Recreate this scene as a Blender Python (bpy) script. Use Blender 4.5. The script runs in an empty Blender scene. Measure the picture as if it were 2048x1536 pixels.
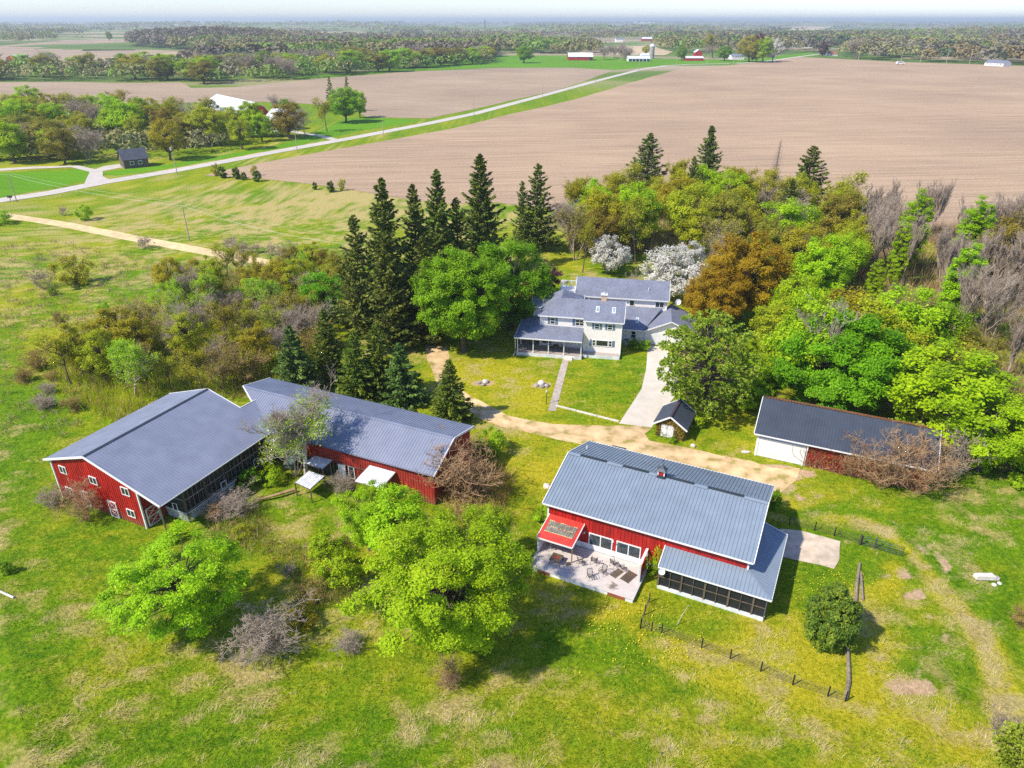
import bpy, math, random
import numpy as np
from mathutils import Vector, Matrix

# ------------------------------------------------------------------ camera, sky, sun
FPX, CH, PIT = 1420.0, 40.0, math.radians(27.1)   # photo focal length in pixels (2048 wide), eye height, tilt
U = 1.2                                            # scene units to metres, applied to everything at the end
SC = bpy.context.scene
cam_d = bpy.data.cameras.new("camera"); cam = bpy.data.objects.new("camera", cam_d)
SC.collection.objects.link(cam); SC.camera = cam
cam.location = (0, 0, CH); cam.rotation_euler = (math.radians(90) - PIT, 0, 0)
cam_d.sensor_width = 36.0; cam_d.lens = FPX / 2048 * 36.0; cam_d.clip_start = 0.5; cam_d.clip_end = 60000
SUN_AZ, SUN_EL = math.radians(28), math.radians(47)   # shadows run towards +x turned 24 degrees to +y
world = bpy.data.worlds.new("World"); SC.world = world; world.use_nodes = True
wn = world.node_tree; sky = wn.nodes.new("ShaderNodeTexSky"); sky.sky_type = 'NISHITA'; sky.sun_disc = False
sky.sun_elevation = SUN_EL; sky.altitude = 300; sky.air_density = 1.0; sky.dust_density = 0.3; sky.ozone_density = 2.0
sd = Vector((-math.cos(SUN_AZ) * math.cos(SUN_EL), -math.sin(SUN_AZ) * math.cos(SUN_EL), math.sin(SUN_EL)))  # towards the sun
sky.sun_rotation = math.atan2(sd.x, sd.y)
tint = wn.nodes.new("ShaderNodeMix"); tint.data_type = 'RGBA'; tint.blend_type = 'MULTIPLY'; tint.inputs[0].default_value = 1; tint.inputs[7].default_value = (.82, .885, 1.08, 1)
wn.links.new(sky.outputs[0], tint.inputs[6]); wn.links.new(tint.outputs[2], wn.nodes["Background"].inputs[0]); wn.nodes["Background"].inputs[1].default_value = 0.11
sl = bpy.data.lights.new("sun", 'SUN'); sl.energy = 3.3; sl.angle = math.radians(1.5); sl.color = (1.0, 0.93, 0.78)
so = bpy.data.objects.new("sun", sl); SC.collection.objects.link(so); so.location = (0, 0, 200)
so.rotation_euler = sd.to_track_quat('Z', 'Y').to_euler()
SC.view_settings.view_transform = 'Standard'; SC.view_settings.look = 'None'
SC.view_settings.exposure = 0.90; SC.view_settings.gamma = 1.0
SC.cycles.max_bounces = 6; SC.cycles.diffuse_bounces = 4; SC.cycles.glossy_bounces = 2
SC.cycles.transmission_bounces = 3; SC.cycles.transparent_max_bounces = 6; SC.cycles.use_denoising = False

# ------------------------------------------------------------------ survey: photo pixel + height -> point in the place
cP, sP = math.cos(PIT), math.sin(PIT)
def T(x, y, z=0.0):
    u = (x - 1024) / FPX; v = -(y - 768) / FPX
    dy, dz = cP + v * sP, -sP + v * cP
    t = (z - CH) / dz
    return Vector((u * t, dy * t, z))
def frame(ox, oy, th):
    c, s = math.cos(th), math.sin(th)
    return lambda a, b, z=0.0: Vector((ox + a * c - b * s, oy + a * s + b * c, z))
R = math.radians

# ------------------------------------------------------------------ smooth value noise in python (layout of meadow patches)
def vnoise(x, y, seed=0):
    xi = np.floor(x).astype(np.int64); yi = np.floor(y).astype(np.int64); fx = x - xi; fy = y - yi
    fx = fx * fx * (3 - 2 * fx); fy = fy * fy * (3 - 2 * fy)
    def h(a, b):
        n = (a * 374761393 + b * 668265263 + seed * 974711) & 0xffffffff
        n = ((n ^ (n >> 13)) * 1274126177) & 0xffffffff
        return ((n ^ (n >> 16)) & 0xffff) / 65535.0
    return (h(xi, yi) * (1 - fx) + h(xi + 1, yi) * fx) * (1 - fy) + (h(xi, yi + 1) * (1 - fx) + h(xi + 1, yi + 1) * fx) * fy
def fbm(x, y, s, o=4, seed=0):
    r = 0; a = 1; t = 0
    for i in range(o):
        r = r + a * vnoise(x / s * 2 ** i + 17.3 * i, y / s * 2 ** i - 9.1 * i, seed + i); t += a; a *= .5
    return r / t
def sstep(a, b, x):
    t = np.clip((x - a) / (b - a), 0, 1); return t * t * (3 - 2 * t)

# ------------------------------------------------------------------ objects and tags
COL = SC.collection
def tag(o, label=None, cat=None, group=None, kind=None):
    if label: o['label'] = label
    if cat: o['category'] = cat
    if group: o['group'] = group
    if kind: o['kind'] = kind
    return o
def thing(name, label, cat, loc=(0, 0, 0), group=None):
    o = bpy.data.objects.new(name, None); COL.objects.link(o); o.location = loc; o.empty_display_size = .3
    return tag(o, label, cat, group)
def wloc(o):
    v = Vector((0, 0, 0))
    while o: v += o.location; o = o.parent
    return v
class MB:
    """collects faces in world coordinates; build() links them as one mesh object"""
    def __init__(s): s.v = []; s.f = []; s.m = []; s.k = 0
    def mat(s, k): s.k = k; return s
    def face(s, pts):
        n = len(s.v); s.v += [tuple(p) for p in pts]; s.f.append(tuple(range(n, n + len(pts)))); s.m.append(s.k)
    def hexa(s, p):   # 8 points: bottom 4, top 4
        n = len(s.v); s.v += [tuple(q) for q in p]
        for q in ((0, 3, 2, 1), (4, 5, 6, 7), (0, 1, 5, 4), (1, 2, 6, 5), (2, 3, 7, 6), (3, 0, 4, 7)):
            s.f.append(tuple(n + i for i in q)); s.m.append(s.k)
    def box(s, G, a0, a1, b0, b1, z0, z1):
        s.hexa([G(a0, b0, z0), G(a1, b0, z0), G(a1, b1, z0), G(a0, b1, z0), G(a0, b0, z1), G(a1, b0, z1), G(a1, b1, z1), G(a0, b1, z1)])
    def slab(s, pts, t):   # polygon (top side) with thickness t downward
        pts = [Vector(p) for p in pts]; lo = [p - Vector((0, 0, t)) for p in pts]; n = len(pts)
        s.face(pts); s.face(lo[::-1])
        for i in range(n): j = (i + 1) % n; s.face([pts[i], lo[i], lo[j], pts[j]])
    def bar(s, a, b, w, h=None):   # square bar from a to b
        a, b = Vector(a), Vector(b); h = h or w; d = (b - a).normalized()
        r = d.cross(Vector((0, 0, 1)));
        if r.length < 1e-3: r = Vector((1, 0, 0))
        r.normalize(); q = r.cross(d).normalized(); r *= w / 2; q *= h / 2
        s.hexa([a - r - q, a + r - q, b + r - q, b - r - q, a - r + q, a + r + q, b + r + q, b - r + q])
    def tube(s, pts, rad, n=6, cap=True):
        pts = [Vector(p) for p in pts]
        if not hasattr(rad, '__len__'): rad = [rad] * len(pts)
        rings = []; base = len(s.v)
        for i, p in enumerate(pts):
            d = (pts[min(i + 1, len(pts) - 1)] - pts[max(i - 1, 0)]).normalized()
            r = d.cross(Vector((0, 0, 1)) if abs(d.z) < .95 else Vector((1, 0, 0))).normalized(); q = r.cross(d)
            for k in range(n):
                a = 2 * math.pi * k / n; s.v.append(tuple(p + (r * math.cos(a) + q * math.sin(a)) * rad[i]))
        for i in range(len(pts) - 1):
            for k in range(n):
                a = base + i * n + k; b = base + i * n + (k + 1) % n
                s.f.append((a, b, b + n, a + n)); s.m.append(s.k)
        if cap:
            s.f.append(tuple(base + k for k in range(n))[::-1]); s.m.append(s.k)
            s.f.append(tuple(base + (len(pts) - 1) * n + k for k in range(n))); s.m.append(s.k)
    def ribs(s, O, L, D, sp=.3, w=.05, h=.035, base=True, off=0.0):
        """metal sheet: O corner, L vector along, D vector down the slope, raised ribs every sp"""
        O, L, D = Vector(O), Vector(L), Vector(D); N = L.cross(D).normalized()
        if N.z < 0: N = -N
        l = L.normalized(); n = max(1, int(L.length / sp)); st = L.length / n
        if base: s.face([O, O + L, O + L + D, O + D])
        for i in range(n + 1):
            c = O + l * min(max(i * st, w * .8), L.length - w * .8)
            a, b = c - l * w / 2, c + l * w / 2; a2, b2 = c - l * w / 4 + N * h, c + l * w / 4 + N * h
            s.face([a, a + D, a2 + D, a2]); s.face([a2, a2 + D, b2 + D, b2]); s.face([b2, b2 + D, b + D, b]); s.face([a + D, b + D, b2 + D, a2 + D])
    def wall(s, G, a0, b0, a1, b1, z0, zf, th=.12, sp=.3, w=.05, h=.03, out=1):
        """vertical wall from (a0,b0) to (a1,b1); zf(t) top height; battens on the outer side"""
        P0, P1 = G(a0, b0), G(a1, b1); L = P1 - P0; n = max(2, int(L.length / sp)); l = L.normalized()
        N = Vector((l.y, -l.x, 0)) * out
        bot = [P0 + L * t + Vector((0, 0, z0)) for t in (0, 1)]
        ks = [0, .5, 1]; top = [P0 + L * t + Vector((0, 0, zf(t))) for t in ks]
        s.face([bot[0], bot[1], top[2], top[1], top[0]])
        bi = [p - N * th for p in (bot[0], bot[1], top[2], top[1], top[0])]; s.face(bi[::-1])
        if h > 0:
            for i in range(n + 1):
                t = min(max(i / n, .004), .996); c = P0 + L * t; zt = zf(t) - .02
                a, b = c - l * w / 2, c + l * w / 2; e = N * h
                s.face([a + Vector((0, 0, z0)) + e, b + Vector((0, 0, z0)) + e, b + Vector((0, 0, zt)) + e, a + Vector((0, 0, zt)) + e])
                for q in (a, b): s.face([q + Vector((0, 0, z0)), q + Vector((0, 0, z0)) + e, q + Vector((0, 0, zt)) + e, q + Vector((0, 0, zt))])
    def build(s, name, mats, parent=None):
        if not isinstance(mats, (list, tuple)): mats = [mats]
        off = wloc(parent) if parent else Vector((0, 0, 0))
        me = bpy.data.meshes.new(name)
        V = np.array(s.v, dtype=np.float64) - np.array(off)
        me.from_pydata(V.tolist(), [], s.f)
        for m in mats: me.materials.append(m)
        if len(mats) > 1: me.polygons.foreach_set('material_index', s.m)
        me.update(); o = bpy.data.objects.new(name, me); COL.objects.link(o)
        if parent: o.parent = parent
        return o
def split(mb, name, mat, parent):
    """one part for each loose piece"""
    par = list(range(len(mb.v)))
    def find(a):
        while par[a] != a: par[a] = par[par[a]]; a = par[a]
        return a
    for f in mb.f:
        for q in f[1:]: par[find(q)] = find(f[0])
    gr = {}
    for f in mb.f: gr.setdefault(find(f[0]), []).append(f)
    out = []
    for fs in gr.values():
        m = MB(); mp = {}
        for f in fs:
            for q in f:
                if q not in mp: mp[q] = len(m.v); m.v.append(mb.v[q])
            m.f.append(tuple(mp[q] for q in f)); m.m.append(0)
        out.append(m.build(name, mat, parent))
    return out
def np_mesh(name, V, F, mats, midx=None, var=None, smooth=False):
    """F: list of face index arrays (k x 3 or k x 4)"""
    me = bpy.data.meshes.new(name); F = [f for f in F if len(f)]
    V = np.asarray(V, dtype=np.float32); me.vertices.add(len(V)); me.vertices.foreach_set('co', V.ravel())
    tot = np.concatenate([np.full(len(f), f.shape[1], dtype=np.int32) for f in F]); st = np.concatenate([[0], np.cumsum(tot)[:-1]]).astype(np.int32)
    idx = np.concatenate([f.ravel() for f in F]).astype(np.int32)
    me.loops.add(len(idx)); me.loops.foreach_set('vertex_index', idx)
    me.polygons.add(len(tot)); me.polygons.foreach_set('loop_start', st); me.polygons.foreach_set('loop_total', tot)
    for m in (mats if isinstance(mats, (list, tuple)) else [mats]): me.materials.append(m)
    if midx is not None: me.polygons.foreach_set('material_index', midx.astype(np.int32))
    me.update(calc_edges=True)
    if var is not None:
        a = me.attributes.new('var', 'FLOAT', 'FACE'); a.data.foreach_set('value', np.asarray(var, dtype=np.float32))
    if smooth: me.polygons.foreach_set('use_smooth', np.ones(len(tot), dtype=bool))
    return me
def copy_tree(o, parent=None):
    c = o.copy(); COL.objects.link(c); c.parent = parent
    for ch in list(o.children): copy_tree(ch, c)
    return c

# ------------------------------------------------------------------ materials
def new_mat(name):
    m = bpy.data.materials.new(name); m.use_nodes = True; nt = m.node_tree
    return m, nt, nt.nodes["Principled BSDF"]
def N(nt, t, **kw):
    n = nt.nodes.new(t)
    for k, v in kw.items():
        if k.startswith('i_'): n.inputs[int(k[2:])].default_value = v
        else: setattr(n, k, v)
    return n
def ramp(nt, stops, src=None):
    r = nt.nodes.new("ShaderNodeValToRGB"); e = r.color_ramp.elements
    while len(e) < len(stops): e.new(.5)
    for i, (p, c) in enumerate(stops): e[i].position = p; e[i].color = (*c, 1) if len(c) == 3 else c
    if src is not None: nt.links.new(src, r.inputs[0])
    return r
def mixc(nt, fac, a, b, mode='MIX'):
    m = nt.nodes.new("ShaderNodeMix"); m.data_type = 'RGBA'; m.blend_type = mode
    for sock, v in ((m.inputs[0], fac), (m.inputs[6], a), (m.inputs[7], b)):
        if hasattr(v, 'is_linked') or hasattr(v, 'links'): nt.links.new(v, sock)
        elif isinstance(v, (int, float)): sock.default_value = v
        else: sock.default_value = (*v, 1)
    return m.outputs[2]
def simple(name, c, rough=.7, var=.12, scale=3.0, bump=0.0, metal=0.0, spec=.4, stretch=None, det=6):
    """one colour, broken up by two scales of noise (dirt, weathering)"""
    m, nt, b = new_mat(name); tc = N(nt, "ShaderNodeTexCoord"); src = tc.outputs['Object']
    if stretch:
        mp = N(nt, "ShaderNodeMapping"); mp.inputs['Scale'].default_value = stretch; nt.links.new(src, mp.inputs[0]); src = mp.outputs[0]
    n1 = N(nt, "ShaderNodeTexNoise"); n1.inputs['Scale'].default_value = scale; n1.inputs['Detail'].default_value = det; nt.links.new(src, n1.inputs[0])
    n2 = N(nt, "ShaderNodeTexNoise"); n2.inputs['Scale'].default_value = scale * .13; nt.links.new(src, n2.inputs[0])
    r = ramp(nt, [(.3, tuple(max(0, x * (1 - var)) for x in c)), (.7, tuple(min(1, x * (1 + var)) for x in c))], n1.outputs[0])
    r2 = ramp(nt, [(.35, (1 - var * .8,) * 3), (.65, (1, 1, 1))], n2.outputs[0])
    nt.links.new(mixc(nt, 1.0, r.outputs[0], r2.outputs[0], 'MULTIPLY'), b.inputs['Base Color'])
    b.inputs['Roughness'].default_value = rough; b.inputs['Metallic'].default_value = metal; b.inputs['Specular IOR Level'].default_value = spec
    if bump:
        bp = N(nt, "ShaderNodeBump"); bp.inputs['Strength'].default_value = bump; bp.inputs['Distance'].default_value = .05
        nt.links.new(n1.outputs[0], bp.inputs['Height']); nt.links.new(bp.outputs[0], b.inputs['Normal'])
    return m
def leafmat(name, stops, trans=.3, hue=.022, rough=.6, tint=None):
    """leaf colour varies leaf by leaf, clump by clump and tree by tree"""
    m, nt, b = new_mat(name)
    at = N(nt, "ShaderNodeAttribute", attribute_name='var'); tc = N(nt, "ShaderNodeTexCoord"); oi = N(nt, "ShaderNodeObjectInfo")
    n1 = N(nt, "ShaderNodeTexNoise"); n1.inputs['Scale'].default_value = .7; n1.inputs['Detail'].default_value = 3; nt.links.new(tc.outputs['Object'], n1.inputs[0])
    ad = N(nt, "ShaderNodeMath", operation='MULTIPLY_ADD'); nt.links.new(n1.outputs[0], ad.inputs[0]); ad.inputs[1].default_value = 1.1; ad.inputs[2].default_value = -.3
    ad2 = N(nt, "ShaderNodeMath", operation='MULTIPLY_ADD'); nt.links.new(at.outputs['Fac'], ad2.inputs[0]); ad2.inputs[1].default_value = .6; nt.links.new(ad.outputs[0], ad2.inputs[2])
    r = ramp(nt, stops, ad2.outputs[0])
    hs = N(nt, "ShaderNodeHueSaturation"); nt.links.new(r.outputs[0], hs.inputs['Color'])
    for i, (o, k, base) in enumerate(((hs.inputs['Hue'], hue, .5), (hs.inputs['Value'], .2, 1.04))):
        q = N(nt, "ShaderNodeMath", operation='MULTIPLY_ADD'); nt.links.new(oi.outputs['Random'], q.inputs[0]); q.inputs[1].default_value = k; q.inputs[2].default_value = base - k / 2
        nt.links.new(q.outputs[0], o)
    b.inputs['Roughness'].default_value = rough; b.inputs['Specular IOR Level'].default_value = .25
    nt.links.new(hs.outputs[0], b.inputs['Base Color'])
    if trans:
        tr = N(nt, "ShaderNodeBsdfTranslucent"); nt.links.new(hs.outputs[0], tr.inputs[0]); mx = N(nt, "ShaderNodeMixShader"); mx.inputs[0].default_value = trans
        nt.links.new(b.outputs[0], mx.inputs[1]); nt.links.new(tr.outputs[0], mx.inputs[2]); nt.links.new(mx.outputs[0], nt.nodes["Material Output"].inputs[0])
    return m
M = {}
M['red'] = simple('barn_red', (.46, .016, .012), .55, .32, 1.5, stretch=(3, 3, .5))
M['red_old'] = simple('weathered_red', (.38, .035, .022), .7, .35, 2.0, stretch=(3, 3, .6))
def base_dirt(m):
    nt = m.node_tree; b = nt.nodes["Principled BSDF"]; src = b.inputs['Base Color'].links[0].from_socket; tc = N(nt, "ShaderNodeTexCoord"); sp = N(nt, "ShaderNodeSeparateXYZ"); nt.links.new(tc.outputs['Object'], sp.inputs[0])
    n = N(nt, "ShaderNodeTexNoise"); n.inputs['Scale'].default_value = 1.3; n.inputs['Detail'].default_value = 6; nt.links.new(tc.outputs['Object'], n.inputs[0])
    q = N(nt, "ShaderNodeMath", operation='MULTIPLY_ADD'); nt.links.new(n.outputs[0], q.inputs[0]); q.inputs[1].default_value = -1.3; nt.links.new(sp.outputs[2], q.inputs[2])
    r = N(nt, "ShaderNodeMapRange"); r.inputs[1].default_value = -.55; r.inputs[2].default_value = .35; r.inputs[3].default_value = .6; r.inputs[4].default_value = 0; nt.links.new(q.outputs[0], r.inputs[0])
    nt.links.new(mixc(nt, r.outputs[0], src, (.2, .13, .07)), b.inputs['Base Color'])
base_dirt(M['red']); base_dirt(M['red_old'])
M['white'] = simple('white_paint', (.78, .78, .77), .5, .06, 2.0)
M['white_old'] = simple('dirty_white_panel', (.74, .75, .76), .5, .16, 1.4)
M['roof_blue'] = simple('blue_grey_metal', (.22, .27, .335), .4, .08, .9, spec=.6, stretch=(1, 1, 1))
M['roof_grey'] = simple('grey_metal', (.215, .235, .315), .42, .1, .7, spec=.5)
M['roof_dark'] = simple('dark_blue_metal', (.055, .066, .09), .45, .12, .8, spec=.5)
M['ridge_dark'] = simple('dark_ridge', (.035, .045, .06), .6, .1)
M['shingle'] = simple('slate_shingle', (.2, .215, .285), .85, .22, 5.0, bump=.4)
M['shingle_dark'] = simple('dark_shingle', (.075, .085, .11), .9, .25, 6.0, bump=.4)
M['rust'] = simple('rusty_metal', (.36, .15, .06), .8, .5, 2.0)
M['cream'] = simple('cream_siding', (.86, .8, .76), .6, .05, 2.0)
M['shutter'] = simple('blue_shutter', (.13, .2, .29), .6, .1, 4)
M['glass'] = simple('window_glass', (.02, .028, .032), .06, .3, 1.5, spec=.9)
M['glass_blue'] = simple('door_glass', (.045, .07, .085), .08, .5, 1.2, spec=.9)
M['screen'] = simple('insect_screen', (.018, .02, .024), .55, .35, 1.0)
M['wood_dark'] = simple('weathered_wood', (.14, .105, .075), .85, .3, 3, stretch=(3, 3, .4))
M['post'] = simple('brown_post', (.26, .16, .07), .8, .25, 4)
M['log'] = simple('grey_log', (.3, .24, .18), .9, .35, 5, bump=.5)
M['iron'] = simple('black_iron', (.03, .03, .032), .5, .2, 6)
M['black'] = simple('black_post', (.018, .018, .02), .6, .2, 6)
M['deck'] = simple('deck_boards', (.62, .555, .52), .75, .12, 2.5, stretch=(1, 6, 1))
M['gatem'] = simple('green_gate_metal', (.06, .09, .07), .5, .3, 6)
M['stone'] = simple('boulder', (.42, .37, .35), .85, .35, 2.5, bump=.6)
M['stone_light'] = simple('pale_stone', (.68, .62, .55), .85, .15, 3, bump=.4)
M['concrete'] = simple('concrete', (.66, .585, .5), .85, .1, .8, bump=.15)
M['concrete_old'] = simple('old_concrete', (.62, .5, .38), .9, .25, 1.2, bump=.2)
M['road'] = simple('pale_road', (.56, .5, .44), .9, .1, .5)
M['gravel'] = simple('tan_gravel', (.74, .5, .27), .95, .3, .7, bump=.3, det=12)
_g = [n for n in M['gravel'].node_tree.nodes if n.type == 'VALTORGB'][0].color_ramp; _g.elements[0].position = .36; _g.elements[0].color = (.36, .3, .08, 1); _g.elements[1].position = .64; _g.elements[1].color = (.84, .6, .33, 1); _e = _g.elements.new(.44); _e.color = (.62, .42, .21, 1)
M['lane'] = simple('lane_gravel', (.76, .57, .3), .95, .2, .6, bump=.3, det=12)
M['walk'] = simple('walk_slabs', (.5, .42, .36), .9, .25, 2.2)
M['brick'] = simple('pale_brick', (.6, .42, .3), .85, .2, 6)
M['roof_white'] = simple('white_metal_roof', (.75, .77, .8), .45, .1, .6)
M['bark'] = simple('bark', (.13, .1, .075), .9, .35, 4, bump=.5)
M['bark_grey'] = simple('grey_twigs', (.45, .355, .28), .9, .3, 2)
M['bark_tan'] = simple('tan_twigs', (.5, .31, .16), .9, .35, 2)
M['bark_pale'] = simple('pale_bare_wood', (.58, .52, .46), .85, .3, 2)
M['fabric'] = simple('car_paint', (.03, .035, .05), .2, .1, 2, spec=.8)
M['pole'] = simple('pole_wood', (.42, .36, .27), .9, .25, 2)
M['wire'] = simple('wire_metal', (.55, .56, .52), .5, .1, 2)
M['fire'] = simple('fire_bowl_rust', (.3, .05, .03), .8, .3, 5)
M['teal'] = simple('grey_green_metal', (.11, .17, .16), .5, .2, 3)
M['l_green'] = leafmat('leaf_green', [(0, (.09, .16, .003)), (.45, (.22, .39, .006)), (1, (.4, .58, .015))], .45)
M['l_bright'] = leafmat('leaf_bright', [(0, (.07, .18, .002)), (.45, (.17, .4, .004)), (1, (.3, .56, .01))], .45)
M['l_fresh'] = leafmat('leaf_fresh', [(0, (.15, .27, .003)), (.45, (.36, .55, .006)), (1, (.56, .74, .015))], .45)
M['l_yellow'] = leafmat('leaf_yellowgreen', [(0, (.17, .19, .003)), (.45, (.42, .42, .008)), (1, (.62, .58, .03))], .45, hue=.05)
M['l_olive'] = leafmat('leaf_olive', [(0, (.14, .13, .01)), (.45, (.3, .27, .02)), (1, (.48, .4, .06))], .4, hue=.06)
M['l_bronze'] = leafmat('leaf_bronze', [(0, (.16, .1, .003)), (.45, (.4, .26, .005)), (1, (.56, .43, .012))], .4)
M['l_purple'] = leafmat('leaf_purple', [(0, (.05, .02, .02)), (.5, (.13, .045, .05)), (1, (.22, .09, .09))], .2)
M['l_white'] = leafmat('blossom', [(0, (.22, .24, .12)), (.3, (.6, .58, .5)), (1, (.82, .79, .74))], .35, hue=.01)
M['l_spruce'] = leafmat('needles_dark', [(0, (.03, .045, .006)), (.5, (.11, .155, .018)), (1, (.3, .33, .045))], .2, hue=.03)
M['l_blue'] = leafmat('needles_blue', [(0, (.03, .07, .01)), (.5, (.1, .19, .03)), (1, (.26, .38, .07))], .2)
M['l_pine'] = leafmat('needles_pine', [(0, (.08, .12, .008)), (.45, (.25, .34, .022)), (1, (.55, .6, .08))], .3)
M['l_cedar'] = leafmat('needles_cedar', [(0, (.03, .06, .006)), (.45, (.1, .17, .012)), (1, (.34, .38, .03))], .25)

# ------------------------------------------------------------------ the ground
def hill(x, y):
    """land: level around the farm, rolling beyond"""
    d = np.hypot(x, y); far = sstep(1500, 4500, d)
    z = far * (fbm(x, y, 1500, 3, 5) - .45) * 66
    for cx, cy, r, h in MOUNDS: z = z + h * np.exp(-(((x - cx) / r) ** 2 + ((y - cy) / (r * .6)) ** 2))
    return z
_m1 = T(410, 92); _m2 = T(1980, 82)
MOUNDS = [(_m1.x, _m1.y + 60, 170, 14), (_m2.x + 200, _m2.y + 200, 330, 14)]
def hz(x, y): return float(hill(np.array([x]), np.array([y]))[0])

# patches (photo pixel, radius in units, dryness, yellowness, soil)
PATCH = []
def patch(x, y, rx, ry, dry=0, yel=0, dirt=0): p = T(x, y); PATCH.append((p.x, p.y, rx, ry, dry, yel, dirt))
for a in [(200, 1500, 16, 5, .55, .4), (600, 1490, 14, 5, .55, .45), (1050, 1500, 14, 5, .62, .45), (1450, 1480, 12, 5, .55, .5), (1850, 1500, 12, 4, .5, .55), (60, 1350, 8, 6, .5, .3),
          (600, 425, 36, 24, 1.15, .4), (750, 395, 24, 12, 1.15, .3), (380, 420, 26, 14, .8, .4), (150, 470, 30, 14, .65, .35), (230, 560, 30, 12, .85, .3), (60, 600, 25, 14, .5, .4), (330, 640, 18, 8, .6, .5), (100, 690, 20, 10, .45, .6),
          (900, 450, 30, 20, .6, .3), (40, 920, 8, 7, .55, .4), (1330, 1250, 6, 3, .5, .3), (1900, 1020, 6, 6, .8, .35), (1960, 950, 8, 6, .7, .3),
          (930, 1420, 12, 3, .5, .3), (520, 1400, 10, 3, .45, .35), (1200, 1400, 12, 3, .5, .5)]: patch(*a)
for a in [(1000, 760, 7, 6, 0, .75), (1060, 800, 5, 4, 0, .7), (1150, 780, 4, 5, .1, .45), (1210, 830, 6, 3, .1, .6), (1100, 960, 5, 6, .1, .75), (1000, 920, 5, 4, .15, .7), (1080, 1180, 4, 3, .1, .6), (1350, 900, 6, 3, .25, .6),
          (1640, 1010, 4, 4, .25, .8), (1750, 1050, 8, 4, .05, .45), (1790, 1190, 4, 3, .3, .95), (1770, 1330, 3, 5, .3, .95), (1860, 1300, 3, 4, .1, .1), (1990, 1230, 3, 5, .05, .05), (1450, 1310, 6, 2.2, .4, .9), (1600, 1380, 5, 2, .4, 1.0), (1740, 1440, 6, 2, .35, .9), (1250, 1230, 5, 2, .2, .8),
          (50, 820, 12, 14, .1, .5), (120, 1080, 8, 6, .05, .35), (1150, 1300, 8, 2.5, .05, .3), (1660, 1200, 4, 5, .1, .3)]: patch(*a)
for a in [(1830, 1190, .9, .5, 0, 0, 1.0), (1840, 1370, 2.4, 1.3, .2, 0, .62), (1855, 1250, 1.6, 2.2, .2, 0, .5), (1865, 1110, 1.2, 2.4, .1, 0, .55), (1560, 945, 3.4, 1.2, 0, .2, .9), (1600, 985, 2.5, 1.5, .2, .3, .55), (965, 766, 1.3, .8, 0, 0, .8), (1083, 771, 1.4, .8, 0, 0, .8), (1800, 1150, 3, .8, .1, 0, .5),
          (1900, 1370, .8, 1.2, .2, 0, .5), (1400, 925, 6, 1.0, .2, .2, .45), (1850, 1135, 3, .7, 0, 0, .45), (1980, 1120, 3, 1.4, .2, 0, .4)]: patch(*a)
TRACKS = [([T(*q) for q in l], hw, d, ye) for l, hw, d, ye in (
    ([(1560, 990), (1640, 1030), (1760, 1060), (1860, 1130), (1930, 1210), (1990, 1300), (2020, 1380), (1980, 1440), (1880, 1450), (1750, 1430), (1600, 1400), (1450, 1330), (1330, 1270)], 1.5, .72, 1.2),
    ([(1730, 1380), (1740, 1290), (1750, 1200), (1790, 1150)], 1.6, .4, 1.1), ([(1880, 1100), (1990, 1180), (2060, 1300)], 1.2, .1, .05), ([(1600, 1020), (1700, 1010), (1850, 1060), (2048, 1100)], 1.0, .1, .1),
    ([(1060, 1190), (1200, 1240), (1320, 1300), (1480, 1370), (1640, 1420)], .9, .45, 1.0), ([(1640, 985), (1600, 1000), (1570, 1010)], 1.0, .6, .5), ([(-60, 720), (40, 790), (60, 880), (0, 960)], 5, .1, .1))]
def cover(x, y):
    """dryness, yellowness and bare soil of the turf at a place"""
    dry = np.full(x.shape, .36); yel = np.full(x.shape, .42); dirt = np.zeros(x.shape)
    wx = x + (fbm(x, y, 6, 3, 61) - .5) * 5; wy = y + (fbm(x, y, 6, 3, 67) - .5) * 5
    for px, py, rx, ry, d, ye, so_ in PATCH:
        e = ((wx - px) / rx) ** 2 + ((wy - py) / ry) ** 2 if so_ == 0 else ((x - px) / rx) ** 2 + ((y - py) / ry) ** 2
        w = np.exp(-e * .9) if so_ == 0 else sstep(1.9, .4, e)
        if so_ == 0:
            dry = dry + (d - dry) * w * (d > 0); yel = yel + (ye - yel) * w * (ye > 0)
        else: dirt = np.maximum(dirt, so_ * w)
    for line, hw, d_, ye in TRACKS:
        for a, b in zip(line, line[1:]):
            ab = b - a; L2 = ab.x ** 2 + ab.y ** 2; t = np.clip(((wx - a.x) * ab.x + (wy - a.y) * ab.y) / L2, 0, 1); w = np.exp(-((wx - a.x - t * ab.x) ** 2 + (wy - a.y - t * ab.y) ** 2) / hw ** 2)
            yel = np.maximum(yel, ye * w) if ye > .3 else yel * (1 - w) + ye * w; dry = np.maximum(dry, d_ * w)
    n = fbm(x, y, 4.5, 4, 3); n2 = fbm(x, y, 9, 5, 31); n3 = fbm(x * .8 + y * .5, y * 1.3 - x * .3, 1.1, 3, 77)
    dry = sstep(-.1, .26, n * .5 + n3 * .5 - (.70 - dry * .36)); yel = sstep(-.3, .34, n2 * .55 + n3 * .45 - (.86 - yel * .65))
    dirt = sstep(.34, .74, dirt * (.25 + 1.3 * fbm(x, y, .9, 4, 91)))
    return dry, yel, dirt
def axis(lo, hi, step, far_lo, far_hi, k=1.13):
    a = list(np.arange(lo, hi, step)); s = step; v = hi
    while v < far_hi: a.append(v); s *= k; v += s
    a.append(far_hi); s = step; v = lo - step
    while v > far_lo: a.insert(0, v); s *= k; v -= s
    a.insert(0, far_lo); return np.array(a)
gx = axis(-78, 62, .55, -26000, 26000); gy = axis(22, 150, .55, -3000, 30000)
X, Y = np.meshgrid(gx, gy); nx, ny = len(gx), len(gy)
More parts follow.
